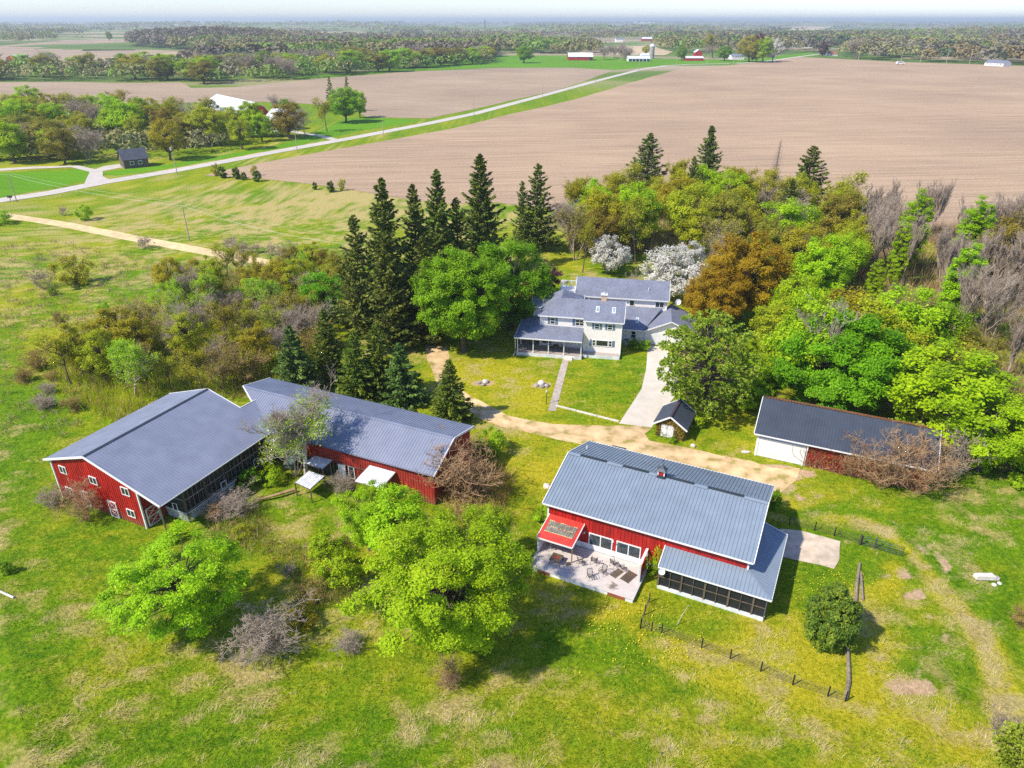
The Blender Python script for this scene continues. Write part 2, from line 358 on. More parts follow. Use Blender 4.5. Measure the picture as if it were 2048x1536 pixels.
Z = hill(X, Y); V = np.stack([X.ravel(), Y.ravel(), Z.ravel()], 1)
i = np.arange(nx - 1)[None, :] + (np.arange(ny - 1) * nx)[:, None]; F4 = np.stack([i, i + 1, i + 1 + nx, i + nx], -1).reshape(-1, 4)
def ground_mat():
    m, nt, b = new_mat('meadow_ground'); tc = N(nt, "ShaderNodeTexCoord")
    at = {k: N(nt, "ShaderNodeAttribute", attribute_name=k) for k in ('dry', 'yel', 'dirt', 'farm')}
    def noise(s, d=4, r=.55, w=0, st=None):
        n = N(nt, "ShaderNodeTexNoise"); n.inputs['Scale'].default_value = s; n.inputs['Detail'].default_value = d; n.inputs['Roughness'].default_value = r; n.inputs['Distortion'].default_value = w
        if st: mp = N(nt, "ShaderNodeMapping"); mp.inputs['Scale'].default_value = st; nt.links.new(tc.outputs['Object'], mp.inputs[0]); nt.links.new(mp.outputs[0], n.inputs[0])
        else: nt.links.new(tc.outputs['Object'], n.inputs[0])
        return n.outputs[0]
    fine = noise(2.6, 8, .75, .4); mid = noise(.6, 6, .65, .5); big = noise(.06, 4)
    green = ramp(nt, [(.25, (.04, .12, .002)), (.5, (.13, .26, .004)), (.75, (.27, .4, .01))], fine)
    g2 = mixc(nt, 1.0, green.outputs[0], ramp(nt, [(.32, (.5, .66, .6)), (.66, (1.22, 1.1, 1.0))], mid).outputs[0], 'MULTIPLY')
    yellow = ramp(nt, [(.28, (.22, .22, .006)), (.5, (.44, .39, .014)), (.75, (.62, .52, .06))], fine)
    straw = ramp(nt, [(.25, (.22, .2, .03)), (.5, (.46, .37, .13)), (.75, (.64, .5, .27))], fine)
    soil = ramp(nt, [(.25, (.36, .22, .12)), (.6, (.62, .43, .26))], fine)
    def thr(a, lo, hi, k=.75):  # turn the smooth layout value into ragged patches
        q = N(nt, "ShaderNodeMath", operation='MULTIPLY_ADD'); nt.links.new(fine, q.inputs[0]); q.inputs[1].default_value = k; nt.links.new(a, q.inputs[2])
        r = N(nt, "ShaderNodeMapRange"); r.inputs[1].default_value = lo; r.inputs[2].default_value = hi; nt.links.new(q.outputs[0], r.inputs[0]); return r.outputs[0]
    c = mixc(nt, thr(at['yel'].outputs['Fac'], .35, 1.25), g2, yellow.outputs[0])
    c = mixc(nt, thr(at['dry'].outputs['Fac'], .45, 1.25), c, straw.outputs[0])
    c = mixc(nt, thr(at['dirt'].outputs['Fac'], .55, .95), c, soil.outputs[0])
    fr = ramp(nt, [(.36, (.09, .15, .035)), (.47, (.14, .21, .04)), (.5, (.33, .27, .17)), (.56, (.42, .34, .23)), (.6, (.13, .22, .035))], noise(.0035, 3, .5, 0, (.5, 1, 1)))
    c = mixc(nt, at['farm'].outputs['Fac'], c, fr.outputs[0])
    nt.links.new(c, b.inputs['Base Color']); b.inputs['Roughness'].default_value = .95; b.inputs['Specular IOR Level'].default_value = .1
    bp = N(nt, "ShaderNodeBump"); bp.inputs['Strength'].default_value = .9; bp.inputs['Distance'].default_value = .28; nt.links.new(fine, bp.inputs['Height']); nt.links.new(bp.outputs[0], b.inputs['Normal'])
    return m
me = np_mesh('ground', V, [F4], ground_mat(), smooth=True)
fx, fy = X.ravel(), Y.ravel(); dry, yel, dirt = cover(fx, fy); dd = np.hypot(fx, fy)
lim = sstep(420, 240, dd)
for nm, a in (('dry', dry * lim), ('yel', yel * (.3 + .7 * lim)), ('dirt', dirt), ('farm', sstep(430, 700, dd + (fbm(fx, fy, 120, 3, 8) - .5) * 160))):
    at = me.attributes.new(nm, 'FLOAT', 'POINT'); at.data.foreach_set('value', a.astype(np.float32))
g = bpy.data.objects.new('ground', me); COL.objects.link(g); tag(g, kind='structure')

def sheet(name, pts, m, z=.004, jit=0.0, sub=0, seed=0, lab=None):
    """flat sheet on the ground from a world outline; edges wander by jit"""
    P = [Vector((p[0], p[1], 0)) for p in pts]
    if sub:
        Q = []
        for a, b in zip(P, P[1:] + P[:1]):
            n = max(1, int((b - a).length / sub)); Q += [a + (b - a) * k / n for k in range(n)]
        ar = np.array([[q.x, q.y] for q in Q])
        jx = (fbm(ar[:, 0], ar[:, 1], sub * 3, 3, seed + 1) - .5) * 2 * jit; jy = (fbm(ar[:, 0], ar[:, 1], sub * 3, 3, seed + 2) - .5) * 2 * jit
        P = [Vector((ar[k, 0] + jx[k], ar[k, 1] + jy[k], 0)) for k in range(len(Q))]
    mb = MB(); mb.face([Vector((p.x, p.y, z)) for p in P]); o = mb.build(name, m)
    if o.data.polygons[0].normal.z < 0: o.data.flip_normals()
    return tag(o, lab, kind='structure')
def px(l): return [T(*p) for p in l]
def strip(name, line, w, m, z=.008, jit=0, sub=0, **k):
    P = [Vector((p[0], p[1])) for p in line]; L, Rr = [], []
    for i, p in enumerate(P):
        d = (P[min(i + 1, len(P) - 1)] - P[max(i - 1, 0)]).normalized(); n = Vector((-d.y, d.x)); ww = w[i] if hasattr(w, '__len__') else w
        L.append(p + n * ww / 2); Rr.append(p - n * ww / 2)
    return sheet(name, L + Rr[::-1], m, z, jit, sub, **k)
def field_mat(name, c0, c1, ang, sc=1.0, line=0.0):
    m, nt, b = new_mat(name); tc = N(nt, "ShaderNodeTexCoord"); mp = N(nt, "ShaderNodeMapping"); mp.inputs['Rotation'].default_value = (0, 0, ang); nt.links.new(tc.outputs['Object'], mp.inputs[0])
    st = N(nt, "ShaderNodeMapping"); st.inputs['Scale'].default_value = (.02 * sc, .6 * sc, 1); nt.links.new(mp.outputs[0], st.inputs[0])
    def no(src, s, d=5, r=.6): n = N(nt, "ShaderNodeTexNoise"); n.inputs['Scale'].default_value = s; n.inputs['Detail'].default_value = d; n.inputs['Roughness'].default_value = r; nt.links.new(src, n.inputs[0]); return n.outputs[0]
    rows = no(st.outputs[0], 1.0, 7, .7); big = no(tc.outputs['Object'], .012, 4); speck = no(tc.outputs['Object'], 1.6, 6, .8)
    c = ramp(nt, [(.3, c0), (.7, c1)], rows).outputs[0]
    if line:
        s2 = N(nt, "ShaderNodeMapping"); s2.inputs['Scale'].default_value = (.012, .42, 1); nt.links.new(mp.outputs[0], s2.inputs[0]); l2 = no(s2.outputs[0], 2.0, 3, .5)
        c = mixc(nt, 1.0, c, ramp(nt, [(.36, (1 - line,) * 3), (.5, (1, 1, 1)), (.64, (1 + line * .6, 1 + line * .5, 1 + line * .4))], l2).outputs[0], 'MULTIPLY')
    c = mixc(nt, 1.0, c, ramp(nt, [(.3, (.84, .82, .82)), (.7, (1.1, 1.1, 1.06))], big).outputs[0], 'MULTIPLY')
    c = mixc(nt, 1.0, c, ramp(nt, [(.3, (.68, .66, .64)), (.7, (1.28, 1.3, 1.32))], speck).outputs[0], 'MULTIPLY')
    nt.links.new(c, b.inputs['Base Color']); b.inputs['Roughness'].default_value = .95; b.inputs['Specular IOR Level'].default_value = .1
    bp = N(nt, "ShaderNodeBump"); bp.inputs['Strength'].default_value = .5; bp.inputs['Distance'].default_value = .2; nt.links.new(speck, bp.inputs['Height']); nt.links.new(bp.outputs[0], b.inputs['Normal'])
    return m
M['till'] = field_mat('tilled_soil', (.385, .268, .178), (.505, .365, .25), R(-6), line=.17)
M['till2'] = field_mat('tilled_soil_far', (.34, .25, .175), (.46, .35, .25), R(20), line=.14)
M['till3'] = field_mat('pale_field', (.5, .38, .24), (.62, .49, .33), R(30))
M['pasture'] = field_mat('green_crop', (.09, .24, .006), (.15, .33, .01), R(10))
sheet('tilled_field', px([(405, 351), (440, 342), (600, 311), (780, 280), (900, 258), (1000, 234), (1150, 199), (1262, 165), (1360, 138), (1440, 133), (1520, 124), (1600, 114), (1680, 118), (1800, 124), (2048, 132), (2700, 138), (2900, 500), (2048, 490), (1700, 470), (1400, 440), (1150, 425), (1000, 405), (900, 408), (820, 400), (700, 379), (600, 366), (520, 358)]), M['till'], .05, 1.2, 12, 3)
sheet('tilled_field', px([(-400, 166), (120, 164), (280, 166), (360, 164), (385, 176), (470, 174), (640, 157), (850, 142), (1000, 137), (1140, 137), (1228, 141), (1180, 158), (1120, 179), (1000, 207), (860, 237), (735, 234), (700, 215), (560, 204), (380, 205), (200, 215), (0, 207), (-400, 217)]), M['till2'], .05, 1.5, 14, 5)
sheet('crop_field', px([(560, 156), (700, 147), (880, 128), (900, 111), (1140, 111), (1300, 117), (1480, 120), (1620, 105), (1640, 110), (1560, 126), (1370, 128), (1232, 140), (1140, 135), (1000, 135), (850, 140), (640, 155)]), M['pasture'], .03, 2, 20, 7)
for nm, pts, mt in [('tilled_field', [(-400, 93), (0, 92), (140, 80), (255, 80), (272, 99), (420, 104), (575, 110), (530, 120), (300, 124), (-400, 124)], 'till2'),
                    ('crop_field', [(160, 102), (200, 89), (265, 88), (272, 101)], 'pasture'),
                    ('tilled_field', [(630, 71), (720, 66), (748, 79), (640, 83)], 'till3'), ('tilled_field', [(800, 79), (870, 70), (905, 70), (832, 84)], 'till3'),
                    ('tilled_field', [(1060, 84), (1130, 74), (1150, 82), (1090, 90)], 'till3'), ('tilled_field', [(1158, 109), (1162, 97), (1300, 91), (1345, 104), (1330, 111)], 'till3'),
                    ('tilled_field', [(1540, 60), (1660, 48), (1668, 56), (1590, 66)], 'till3'), ('tilled_field', [(1180, 62), (1240, 56), (1260, 62)], 'till3'), ('crop_field', [(1960, 90), (2048, 99), (2200, 104), (2048, 96)], 'pasture'),
                    ('tilled_field', [(660, 92), (760, 84), (800, 88), (700, 97)], 'till3'), ('tilled_field', [(1400, 66), (1500, 60), (1520, 66), (1430, 72)], 'till3'), ('tilled_field', [(150, 66), (330, 60), (350, 64), (180, 72)], 'till3'), ('crop_field', [(560, 62), (640, 58), (680, 61), (600, 66)], 'pasture'), ('tilled_field', [(900, 60), (1020, 55), (1040, 59), (930, 65)], 'till3'), ('crop_field', [(1150, 96), (1200, 90), (1310, 88), (1240, 94)], 'pasture')]:
    sheet(nm, px(pts), M[mt], .35, 3, 30, 11)
RD = [(-330, 471), (0, 401), (100, 386), (200, 366), (340, 343), (444, 324), (560, 302), (700, 277), (857, 247), (947, 228), (1083, 192), (1189, 163), (1278, 140), (1330, 131.5), (1375, 129), (1460, 127)]
roadline = px(RD[1:]); roadline.insert(0, roadline[0] + (roadline[0] - roadline[1]) * 4)
strip('road', roadline, 5.6, M['road'], .07)
strip('road', px([(1472, 127), (1530, 123), (1580, 116), (1640, 108)]), 6, M['road'], .08)
strip('road', px([(150, 122), (300, 109), (420, 102.5), (500, 102), (580, 111)]), 9, M['lane'], .4)
strip('road', px([(1160, 96), (1240, 92), (1330, 88), (1420, 82)]), 10, M['road'], .45)
strip('gravel_lane', [T(-330, 370)] + px([(0, 429), (130, 449), (265, 476), (400, 501), (530, 525), (640, 548)]), 3.3, M['lane'], .012, .2, 1.5, seed=4)
# drives on the far side of the road and their lawns
sheet('lawn', px([(0, 345), (120, 342), (176, 336), (186, 350), (172, 362), (0, 396), (-200, 420), (-200, 360)]), M['pasture'], .02, .4, 4, 2)
sheet('lawn', px([(200, 345), (250, 338), (330, 330), (560, 290), (640, 262), (690, 236), (735, 236), (850, 240), (720, 262), (600, 290), (340, 336), (230, 352)]), M['pasture'], .02, .4, 4, 2)
strip('side_drive', px([(197, 366), (190, 354), (193, 343), (225, 334), (245, 332)]), [7, 4, 3.5, 7, 8], M['road'], .075)
strip('side_drive', px([(195, 344), (150, 333), (60, 336), (-80, 345)]), [3, 3, 4, 6], M['road'], .079)
strip('side_drive', px([(672, 280), (640, 272), (600, 266), (572, 258), (566, 245)]), 3.2, M['road'], .075)
# the farm's own drives
sheet('gravel_drive', px([(852, 690), (893, 694), (900, 712), (893, 735), (905, 765), (940, 792), (975, 808), (1015, 830), (1060, 840), (1110, 848), (1180, 851), (1240, 850), (1305, 852), (1288, 868), (1300, 882), (1340, 890), (1420, 905), (1500, 921), (1545, 935), (1600, 938), (1590, 962), (1560, 985), (1500, 975), (1400, 950), (1300, 925), (1230, 905), (1150, 886), (1080, 870), (1010, 856), (960, 838), (925, 815), (880, 775), (858, 730)]), M['gravel'], .012, .35, .8, 9)
sheet('driveway', px([(1296, 691), (1331, 694), (1356, 735), (1350, 792), (1318, 832), (1303, 855), (1238, 847), (1283, 778), (1292, 740)]), M['concrete'], .016)
sheet('front_walk', px([(1127, 712), (1140, 713), (1112, 822), (1096, 822)]), M['walk'], .03)
sheet('concrete_pad', px([(1560, 1058), (1600, 1062), (1680, 1083), (1679, 1120), (1668, 1138), (1560, 1113)]), M['concrete_old'], .05, .12, .6, 6)
kb = MB()
for a, b in ((0, .33), (.33, .66), (.66, 1)): p, q = T(1112, 812), T(1238, 844); kb.bar(p.lerp(q, a + .004) + Vector((0, 0, .06)), p.lerp(q, b - .004) + Vector((0, 0, .06)), .22, .16)
tag(kb.build('lawn_kerb', M['stone_light']), 'low pale stone edging along the foot of the front lawn', 'edging')

# ------------------------------------------------------------------ plants: skeletons, leaves, needles
def unit(v): return v / (np.linalg.norm(v, axis=-1, keepdims=True) + 1e-9)
def tubes(paths, n=3):
    """paths: list of (pts k x 3, radii k) -> V, F4"""
    VV, FF = [], []; base = 0
    for P, r in paths:
        P = np.asarray(P, float); k = len(P); d = unit(np.gradient(P, axis=0)); up = np.where(np.abs(d[:, 2:3]) < .9, [[0, 0, 1.]], [[1., 0, 0]])
        s = unit(np.cross(d, up)); q = np.cross(s, d); a = np.arange(n) * 2 * np.pi / n
        ring = P[:, None] + (s[:, None] * np.cos(a)[None, :, None] + q[:, None] * np.sin(a)[None, :, None]) * np.asarray(r)[:, None, None]
        VV.append(ring.reshape(-1, 3)); i = np.arange(k - 1)[:, None] * n; j = np.arange(n)[None]; j2 = (j + 1) % n
        FF.append(np.stack([i + j, i + j2, i + n + j2, i + n + j], -1).reshape(-1, 4) + base); base += k * n
    return np.concatenate(VV), np.concatenate(FF)
def leaves(rng, P, size, out=None, aspect=.55, up=.5, jit=.35):
    """diamond leaves at P (n x 3), size array; out: preferred facing"""
    n = len(P); nr = rng.normal(size=(n, 3)); nr[:, 2] = np.abs(nr[:, 2]) + up
    if out is not None: nr = unit(nr) + out * .7
    nr = unit(nr); t = unit(np.cross(nr, rng.normal(size=(n, 3)))); b = np.cross(nr, t)
    s = (size * rng.uniform(1 - jit, 1 + jit, n))[:, None]
    Q = np.stack([P - t * s, P + b * s * aspect, P + t * s, P - b * s * aspect], 1).reshape(-1, 3)
    return Q, np.arange(n * 4).reshape(n, 4)
def proto(name, trunk, crown, tm, cm, var=None, extra=None):
    """tree hidden in no collection until placed; returns (trunk mesh, crown mesh)"""
    mt = np_mesh(name + '_trunk', trunk[0], [trunk[1]], tm)
    if extra is not None:   # twigs belong to the crown
        Vc = np.concatenate([crown[0], extra[0]]); F = [crown[1], extra[1] + len(crown[0])]; mi = np.concatenate([np.zeros(len(crown[1])), np.ones(len(extra[1]))])
        vv = np.concatenate([var if var is not None else np.zeros(len(crown[1])), np.zeros(len(extra[1]))])
        mc = np_mesh(name + '_crown', Vc, F, [cm, tm], mi, vv)
    else: mc = np_mesh(name + '_crown', crown[0], [crown[1]], cm, var=var)
    return mt, mc
def leafy(seed, H, Rr, mat, trunk_h=.22, nc=60, nl=12000, ls=.16, rc=.95, bark='bark', squash=1.0, hollow=.5, lobes=0.0, twig=True, flat=.75):
    """broadleaf tree: trunk, limbs to clumps spread through the crown, leaves round the clumps"""
    rng = np.random.default_rng(seed); zt = H * trunk_h; zc = (H + zt * .7) / 2; rz = (H - zt * .7) / 2 * squash
    C = []
    lob = [(rng.uniform(0, 2 * np.pi), rng.uniform(-.5, .8), rng.uniform(.75, 1.15)) for _ in range(9)]
    for _ in range(6000):
        u = unit(rng.normal(size=3)); r = rng.uniform(hollow ** 3, 1) ** (1 / 3); k = 1.0
        if lobes:
            k = .8
            for la, lz, lk in lob:
                k += lobes * .5 * max(0, u[0] * math.cos(la) * .9 + u[1] * math.sin(la) * .9 + u[2] * lz - .55)
        p = np.array([u[0] * Rr * r * k, u[1] * Rr * r * k, zc + u[2] * rz * r * (k if u[2] < 0 else 1)])
        if p[2] < zt * .55: continue
        if all(np.linalg.norm(p - q) > rc * .95 for q in C) or rng.random() < .02: C.append(p)
        if len(C) >= nc: break
    C = np.array(C); fork = np.array([0, 0, zt]); paths = []; tw = []
    tr = .022 * H + .012 * Rr; lean = rng.normal(size=2) * .02 * H
    tp = np.array([[0, 0, -.25], [lean[0] * .3, lean[1] * .3, zt * .5], [lean[0] * .5, lean[1] * .5, zt], [lean[0], lean[1], zc], [lean[0] * 1.3, lean[1] * 1.3, zc + rz * .6]])
    paths.append((tp, [tr * 1.5, tr, tr * .85, tr * .45, tr * .12]))
    for c in C:
        t0 = rng.uniform(.3, 1.0); s0 = tp[2] * (1 - t0) + tp[3] * t0 if c[2] > zc else tp[1] * (1 - t0) + tp[2] * t0 + np.array([0, 0, zt * .25])
        m1 = s0 * .6 + c * .4 + np.array([0, 0, .1 * np.linalg.norm(c - s0)]) + rng.normal(size=3) * .12; m2 = s0 * .25 + c * .75 + rng.normal(size=3) * .15
        r0 = tr * .32 * min(1, np.linalg.norm(c - s0) / Rr + .3); paths.append((np.array([s0, m1, m2, c]), [r0, r0 * .6, r0 * .35, r0 * .12]))
        if twig:
            for _ in range(4):
                e = c + unit(rng.normal(size=3)) * rc * rng.uniform(.5, 1); tw.append((np.array([m2 * .3 + c * .7, e]), [.025, .008]))
    k = rng.integers(0, len(C), nl); u = unit(rng.normal(size=(nl, 3))); rad = rc * rng.uniform(.25, 1, nl) ** .5 * rng.uniform(.75, 1.2, len(C))[k]
    # sub-clusters make the surface lumpy
    sub = unit(rng.normal(size=(len(C), 9, 3))); si = rng.integers(0, 9, nl); P = C[k] + (u * .62 + sub[k, si] * .66) * rad[:, None] * np.array([1, 1, flat])
    P[:, 2] = np.maximum(P[:, 2], .1); out = unit(P - np.array([0, 0, zc * .8]))
    Q, F = leaves(rng, P, ls * rng.uniform(.6, 1.45, nl) * rng.uniform(.8, 1.25, len(C))[k], out); dep = np.clip(rng.uniform(0, .7, nl) + rng.uniform(-.15, .35, len(C))[k], 0, 1)
    ex = tubes(tw, 3) if tw else None
    return proto(mat, tubes(paths, 6), (Q, F), M[bark], M[mat], dep, ex)
def bare(seed, H, spread=.5, stems=1, depth=4, kids=(7, 6, 5, 3), bark='bark_grey', leaf=None, nl=0, ls=.12, thick=1.0, up=.25, l0=None, tw=.011, start=.3, droop=0.0):
    """branching skeleton; with leaf: thin spring foliage along the twigs"""
    rng = np.random.default_rng(seed); T0, T1 = [], []; tips = []
    st = []
    for s in range(stems):
        a = rng.uniform(0, 6.28); sp = (0 if stems == 1 else rng.uniform(.15, spread * 1.3)); d = np.array([math.cos(a) * sp, math.sin(a) * sp, 1]); L = (l0 or H * .8) * rng.uniform(.75, 1)
        st.append((np.array([math.cos(a), math.sin(a), 0]) * .12 * (stems > 1) + np.array([0, 0, -.2]), unit(d), L, .02 * H * thick / (stems ** .4), 0))
    while st:
        p, d, L, r, lv = st.pop(); k = 5 if lv < 2 else 3; P = [p]; dd = d.copy()
        for i in range(k - 1):
            dd = unit(dd + rng.normal(size=3) * (.08 if lv == 0 else .11) + np.array([0, 0, up * .25 if lv < 3 or not droop else -droop])); P.append(P[-1] + dd * L / (k - 1))
        P = np.array(P); r = max(r, tw); rad = np.linspace(r, max(r * .25, tw * .6), k); (T0 if lv < 2 else T1).append((P, rad))
        if lv >= depth - 1: tips.append(P[1:])
        if lv < depth:
            n = kids[lv] if lv < len(kids) else 3
            for j in range(n):
                t = rng.uniform(start if lv == 0 else .2, 1); q = t * (k - 1); i = min(int(q), k - 2); o = P[i] + (P[i + 1] - P[i]) * (q - i)
                s = unit(rng.normal(size=3) * np.array([1, 1, .5])); nd = unit(d * (.55 if lv else .45) + s * spread * 1.5 + np.array([0, 0, up]))
                st.append((o, nd, L * rng.uniform(.38, .62) * (1.15 - .35 * t), r * .5, lv + 1))
    tv = tubes(T0, 5); ev = tubes(T1, 3)
    if leaf:
        tp = np.concatenate(tips); k = rng.integers(0, len(tp), nl); P = tp[k] + rng.normal(size=(nl, 3)) * .22; Q, F = leaves(rng, P, np.full(nl, ls), None)
        return proto(leaf, tv, (Q, F), M[bark], M[leaf], rng.uniform(0, 1, nl), ev)
    mt = np_mesh('trunk', tv[0], [tv[1]], M[bark]); mc = np_mesh('twigs', ev[0], [ev[1]], M[bark]); return mt, mc
def conifer(seed, H, Rb, mat='l_spruce', nb=150, ns=34, droop=.35, tip=.3, gap=.25, ss=.26, z0=.06, pw=.85, dead=False):
    """spruce: whorls of drooping branches with upturned ends, sprays hanging from them"""
    rng = np.random.default_rng(seed); paths = [(np.array([[0, 0, -.2], [0, 0, H * .5], [0, 0, H]]), [.016 * H + .05, .009 * H + .02, .015])]; VV, OUT, SZ = [], [], []
    br = []
    for i in range(nb):
        f = (i + rng.random()) / nb; z = H * (z0 + (1 - z0) * f ** 1.05); a = i * 2.4 + rng.normal() * .3
        L = Rb * (1 - f) ** pw * rng.uniform(1 - gap, 1 + gap * .4) + .1 + .12 * (1 - f)
        if rng.random() < gap * .35 * (not dead): L *= .55
        k = 6; t = np.linspace(0, 1, k); r = L * t; h = z + L * (.12 * t - droop * (1 + f * -.6) * t ** 1.3 + tip * t ** 3.2)
        if f > .85: h = z + L * .5 * t
        P = np.stack([r * math.cos(a), r * math.sin(a), np.maximum(h, .12)], 1); P[1:, :2] += rng.normal(size=(k - 1, 2)) * .05 * L
        rr = .012 + .008 * L + .018 * dead; br.append((P, np.linspace(rr, .008, k)))
        if dead:
            for _ in range(3):
                j = rng.integers(1, k); br.append((np.array([P[j], P[j] + unit(rng.normal(size=3) + P[j] * [.3, .3, 0] / (L + .1)) * L * .3]), [.022, .012]))
            continue
        n = max(5, int(ns * (.35 + .65 * L / Rb))); q = rng.uniform(.12, 1.0, n) ** .8 * (k - 1); j = np.minimum(q.astype(int), k - 2); c = P[j] + (P[j + 1] - P[j]) * (q - j)[:, None]
        side = np.array([-math.sin(a), math.cos(a), 0]); w = L * .32 * (1 - (q / (k - 1)) * .7) * rng.uniform(-1, 1, n); c = c + side * w[:, None]; c[:, 2] -= np.abs(w) * .25 + rng.uniform(0, .22, n) * ss * 2
        VV.append(c); OUT.append(np.tile([math.cos(a), math.sin(a), .1], (n, 1))); SZ.append(np.full(n, ss * (.6 + .4 * L / Rb)))
    if dead:
        ev = tubes(br, 3); paths = [(paths[0][0], [.3, .2, .05])]; tv = tubes(paths, 6); dw = simple('dead_wood', (.24, .19, .175), .9, .3, 3); return np_mesh('trunk', tv[0], [tv[1]], dw), np_mesh('limbs', ev[0], [ev[1]], dw)
    P = np.concatenate(VV); o = np.concatenate(OUT); s = np.concatenate(SZ)[:, None] * rng.uniform(.6, 1.3, (len(P), 1)); n = len(P)
    t = unit(o + rng.normal(size=(n, 3)) * .45 + np.array([0, 0, -.15])); b = unit(np.cross(t, rng.normal(size=(n, 3)) * .7 + np.array([0, 0, 1.])))
    Q = np.stack([P - t * s * .6, P + b * s * .42, P + t * s * 1.1, P - b * s * .42], 1).reshape(-1, 3); F = np.arange(n * 4).reshape(n, 4)
    f = np.clip(np.linalg.norm(P[:, :2], axis=1) / (Rb * np.maximum(.1, 1 - P[:, 2] / H) + .2), 0, 1)
    return proto(mat, tubes(paths, 6), (Q, F), M['bark'], M[mat], rng.uniform(0, 1, n), tubes(br, 3))
def pine(seed, H, Rr, mat='l_pine', nc=230, tufts=14, nn=11):
    """long-needled pine: tufts of needles standing on the outside of heavy clumps"""
    rng = np.random.default_rng(seed); C = []; zc = H * .54; rz = H * .46
    for _ in range(9000):
        u = unit(rng.normal(size=3)); r = rng.uniform(.35, 1) ** .5; p = np.array([u[0] * Rr * r, u[1] * Rr * r, zc + u[2] * rz * r])
        if p[2] < H * .1: continue
        if all(np.linalg.norm(p - q) > .72 for q in C): C.append(p)
        if len(C) >= nc: break
    C = np.array(C); paths = [(np.array([[0, 0, -.2], [.1, 0, H * .5], [.1, .1, H * .95]]), [.3, .2, .04])]
    for c in C:
        s0 = np.array([.1, 0, max(.5, c[2] * .8)]); paths.append((np.array([s0, (s0 + c) / 2 + [0, 0, -.1], c]), [.08, .05, .02]))
    K = np.repeat(C, tufts, 0); K = K + rng.normal(size=K.shape) * .3 * np.array([1, 1, .6]); o = unit(unit(K - np.array([0, 0, zc * .7])) + np.array([0, 0, .8]))
    K2 = np.repeat(K, nn, 0); o2 = np.repeat(o, nn, 0); n = len(K2); t = unit(o2 + rng.normal(size=(n, 3)) * .55); s = rng.uniform(.18, .3, (n, 1)); b = unit(np.cross(t, rng.normal(size=(n, 3))))
    Q = np.stack([K2, K2 + t * s * .6 + b * s * .3, K2 + t * s * 1.25, K2 + t * s * .6 - b * s * .3], 1).reshape(-1, 3)
    return proto(mat, tubes(paths, 6), (Q, np.arange(n * 4).reshape(n, 4)), M['bark'], M[mat], np.clip(np.repeat(rng.uniform(0, .7, len(K)), nn) + rng.uniform(0, .4, n), 0, 1))
def plant(name, meshes, label, cat, loc, rot=None, sc=1.0, group=None, lean=0.0, parts=('trunk', 'crown'), one=False):
    rng = random.Random(hash((round(loc[0], 2), round(loc[1], 2))) & 0xffff)
    r = thing(name, label, cat, (loc[0], loc[1], loc[2] if len(loc) > 2 else 0), group)
    for nm, me in zip(parts, meshes):
        o = bpy.data.objects.new(nm, me); COL.objects.link(o); o.parent = r
    r.rotation_euler = (lean * rng.uniform(-1, 1), lean * rng.uniform(-1, 1), rot if rot is not None else rng.uniform(0, 6.28))
    r.scale = (sc, sc, sc) if not hasattr(sc, '__len__') else sc
    return r

# ------------------------------------------------------------------ building parts
def window(G, parent, a0, a1, b, z0, z1, face='v', out=-1, fr=.07, mull=1, name='window', pane='glass', bars=0, fm='white'):
    """framed window on a wall; face v: wall runs along a at depth b, u: runs along b (a0,a1) at position b"""
    H2 = (lambda p, q, z: G(p, b + q * out, z)) if face == 'v' else (lambda p, q, z: G(b + q * out, p, z))
    m = MB()
    for x0, x1, y0, y1 in ((a0 - fr, a0, z0, z1), (a1, a1 + fr, z0, z1), (a0 - fr, a1 + fr, z0 - fr, z0), (a0 - fr, a1 + fr, z1, z1 + fr)): m.box(H2, x0, x1, .002, .07, y0, y1)
    for k in range(mull): c = a0 + (a1 - a0) * (k + 1) / (mull + 1); m.box(H2, c - fr * .45, c + fr * .45, .002, .062, z0, z1)
    for k in range(bars): c = z0 + (z1 - z0) * (k + 1) / (bars + 1); m.box(H2, a0, a1, .003, .058, c - .025, c + .025)
    w = m.build(name, M[fm], parent); p = MB(); p.box(H2, a0 - .01, a1 + .01, .004, .04, z0 - .01, z1 + .01); p.build('pane', M[pane], w)
    return w
def xdoor(G, parent, a0, a1, b, z0, z1, out=-1, face='v', name='stable_door'):
    """dutch door: white frame with crossed braces top and bottom over red boards"""
    H2 = (lambda p, q, z: G(p, b + q * out, z)) if face == 'v' else (lambda p, q, z: G(b + q * out, p, z))
    p = MB(); p.box(H2, a0 + .02, a1 - .02, .003, .05, z0 + .02, z1 - .02); d = p.build(name, M['red'], parent); m = MB(); f = .09; zm = (z0 + z1) / 2
    for x0, x1, y0, y1 in ((a0, a0 + f, z0, z1), (a1 - f, a1, z0, z1), (a0 + f, a1 - f, z0, z0 + f), (a0 + f, a1 - f, z1 - f, z1), (a0 + f, a1 - f, zm - f / 2, zm + f / 2)): m.box(H2, x0, x1, .004, .085, y0, y1)
    for y0, y1 in ((z0 + f, zm - f / 2), (zm + f / 2, z1 - f)):
        m.bar(H2(a0 + f, .066, y0), H2(a1 - f, .066, y1), .07, .03); m.bar(H2(a0 + f, .064, y1), H2(a1 - f, .064, y0), .07, .026)
    m.build('brace', M['white'], d); return d
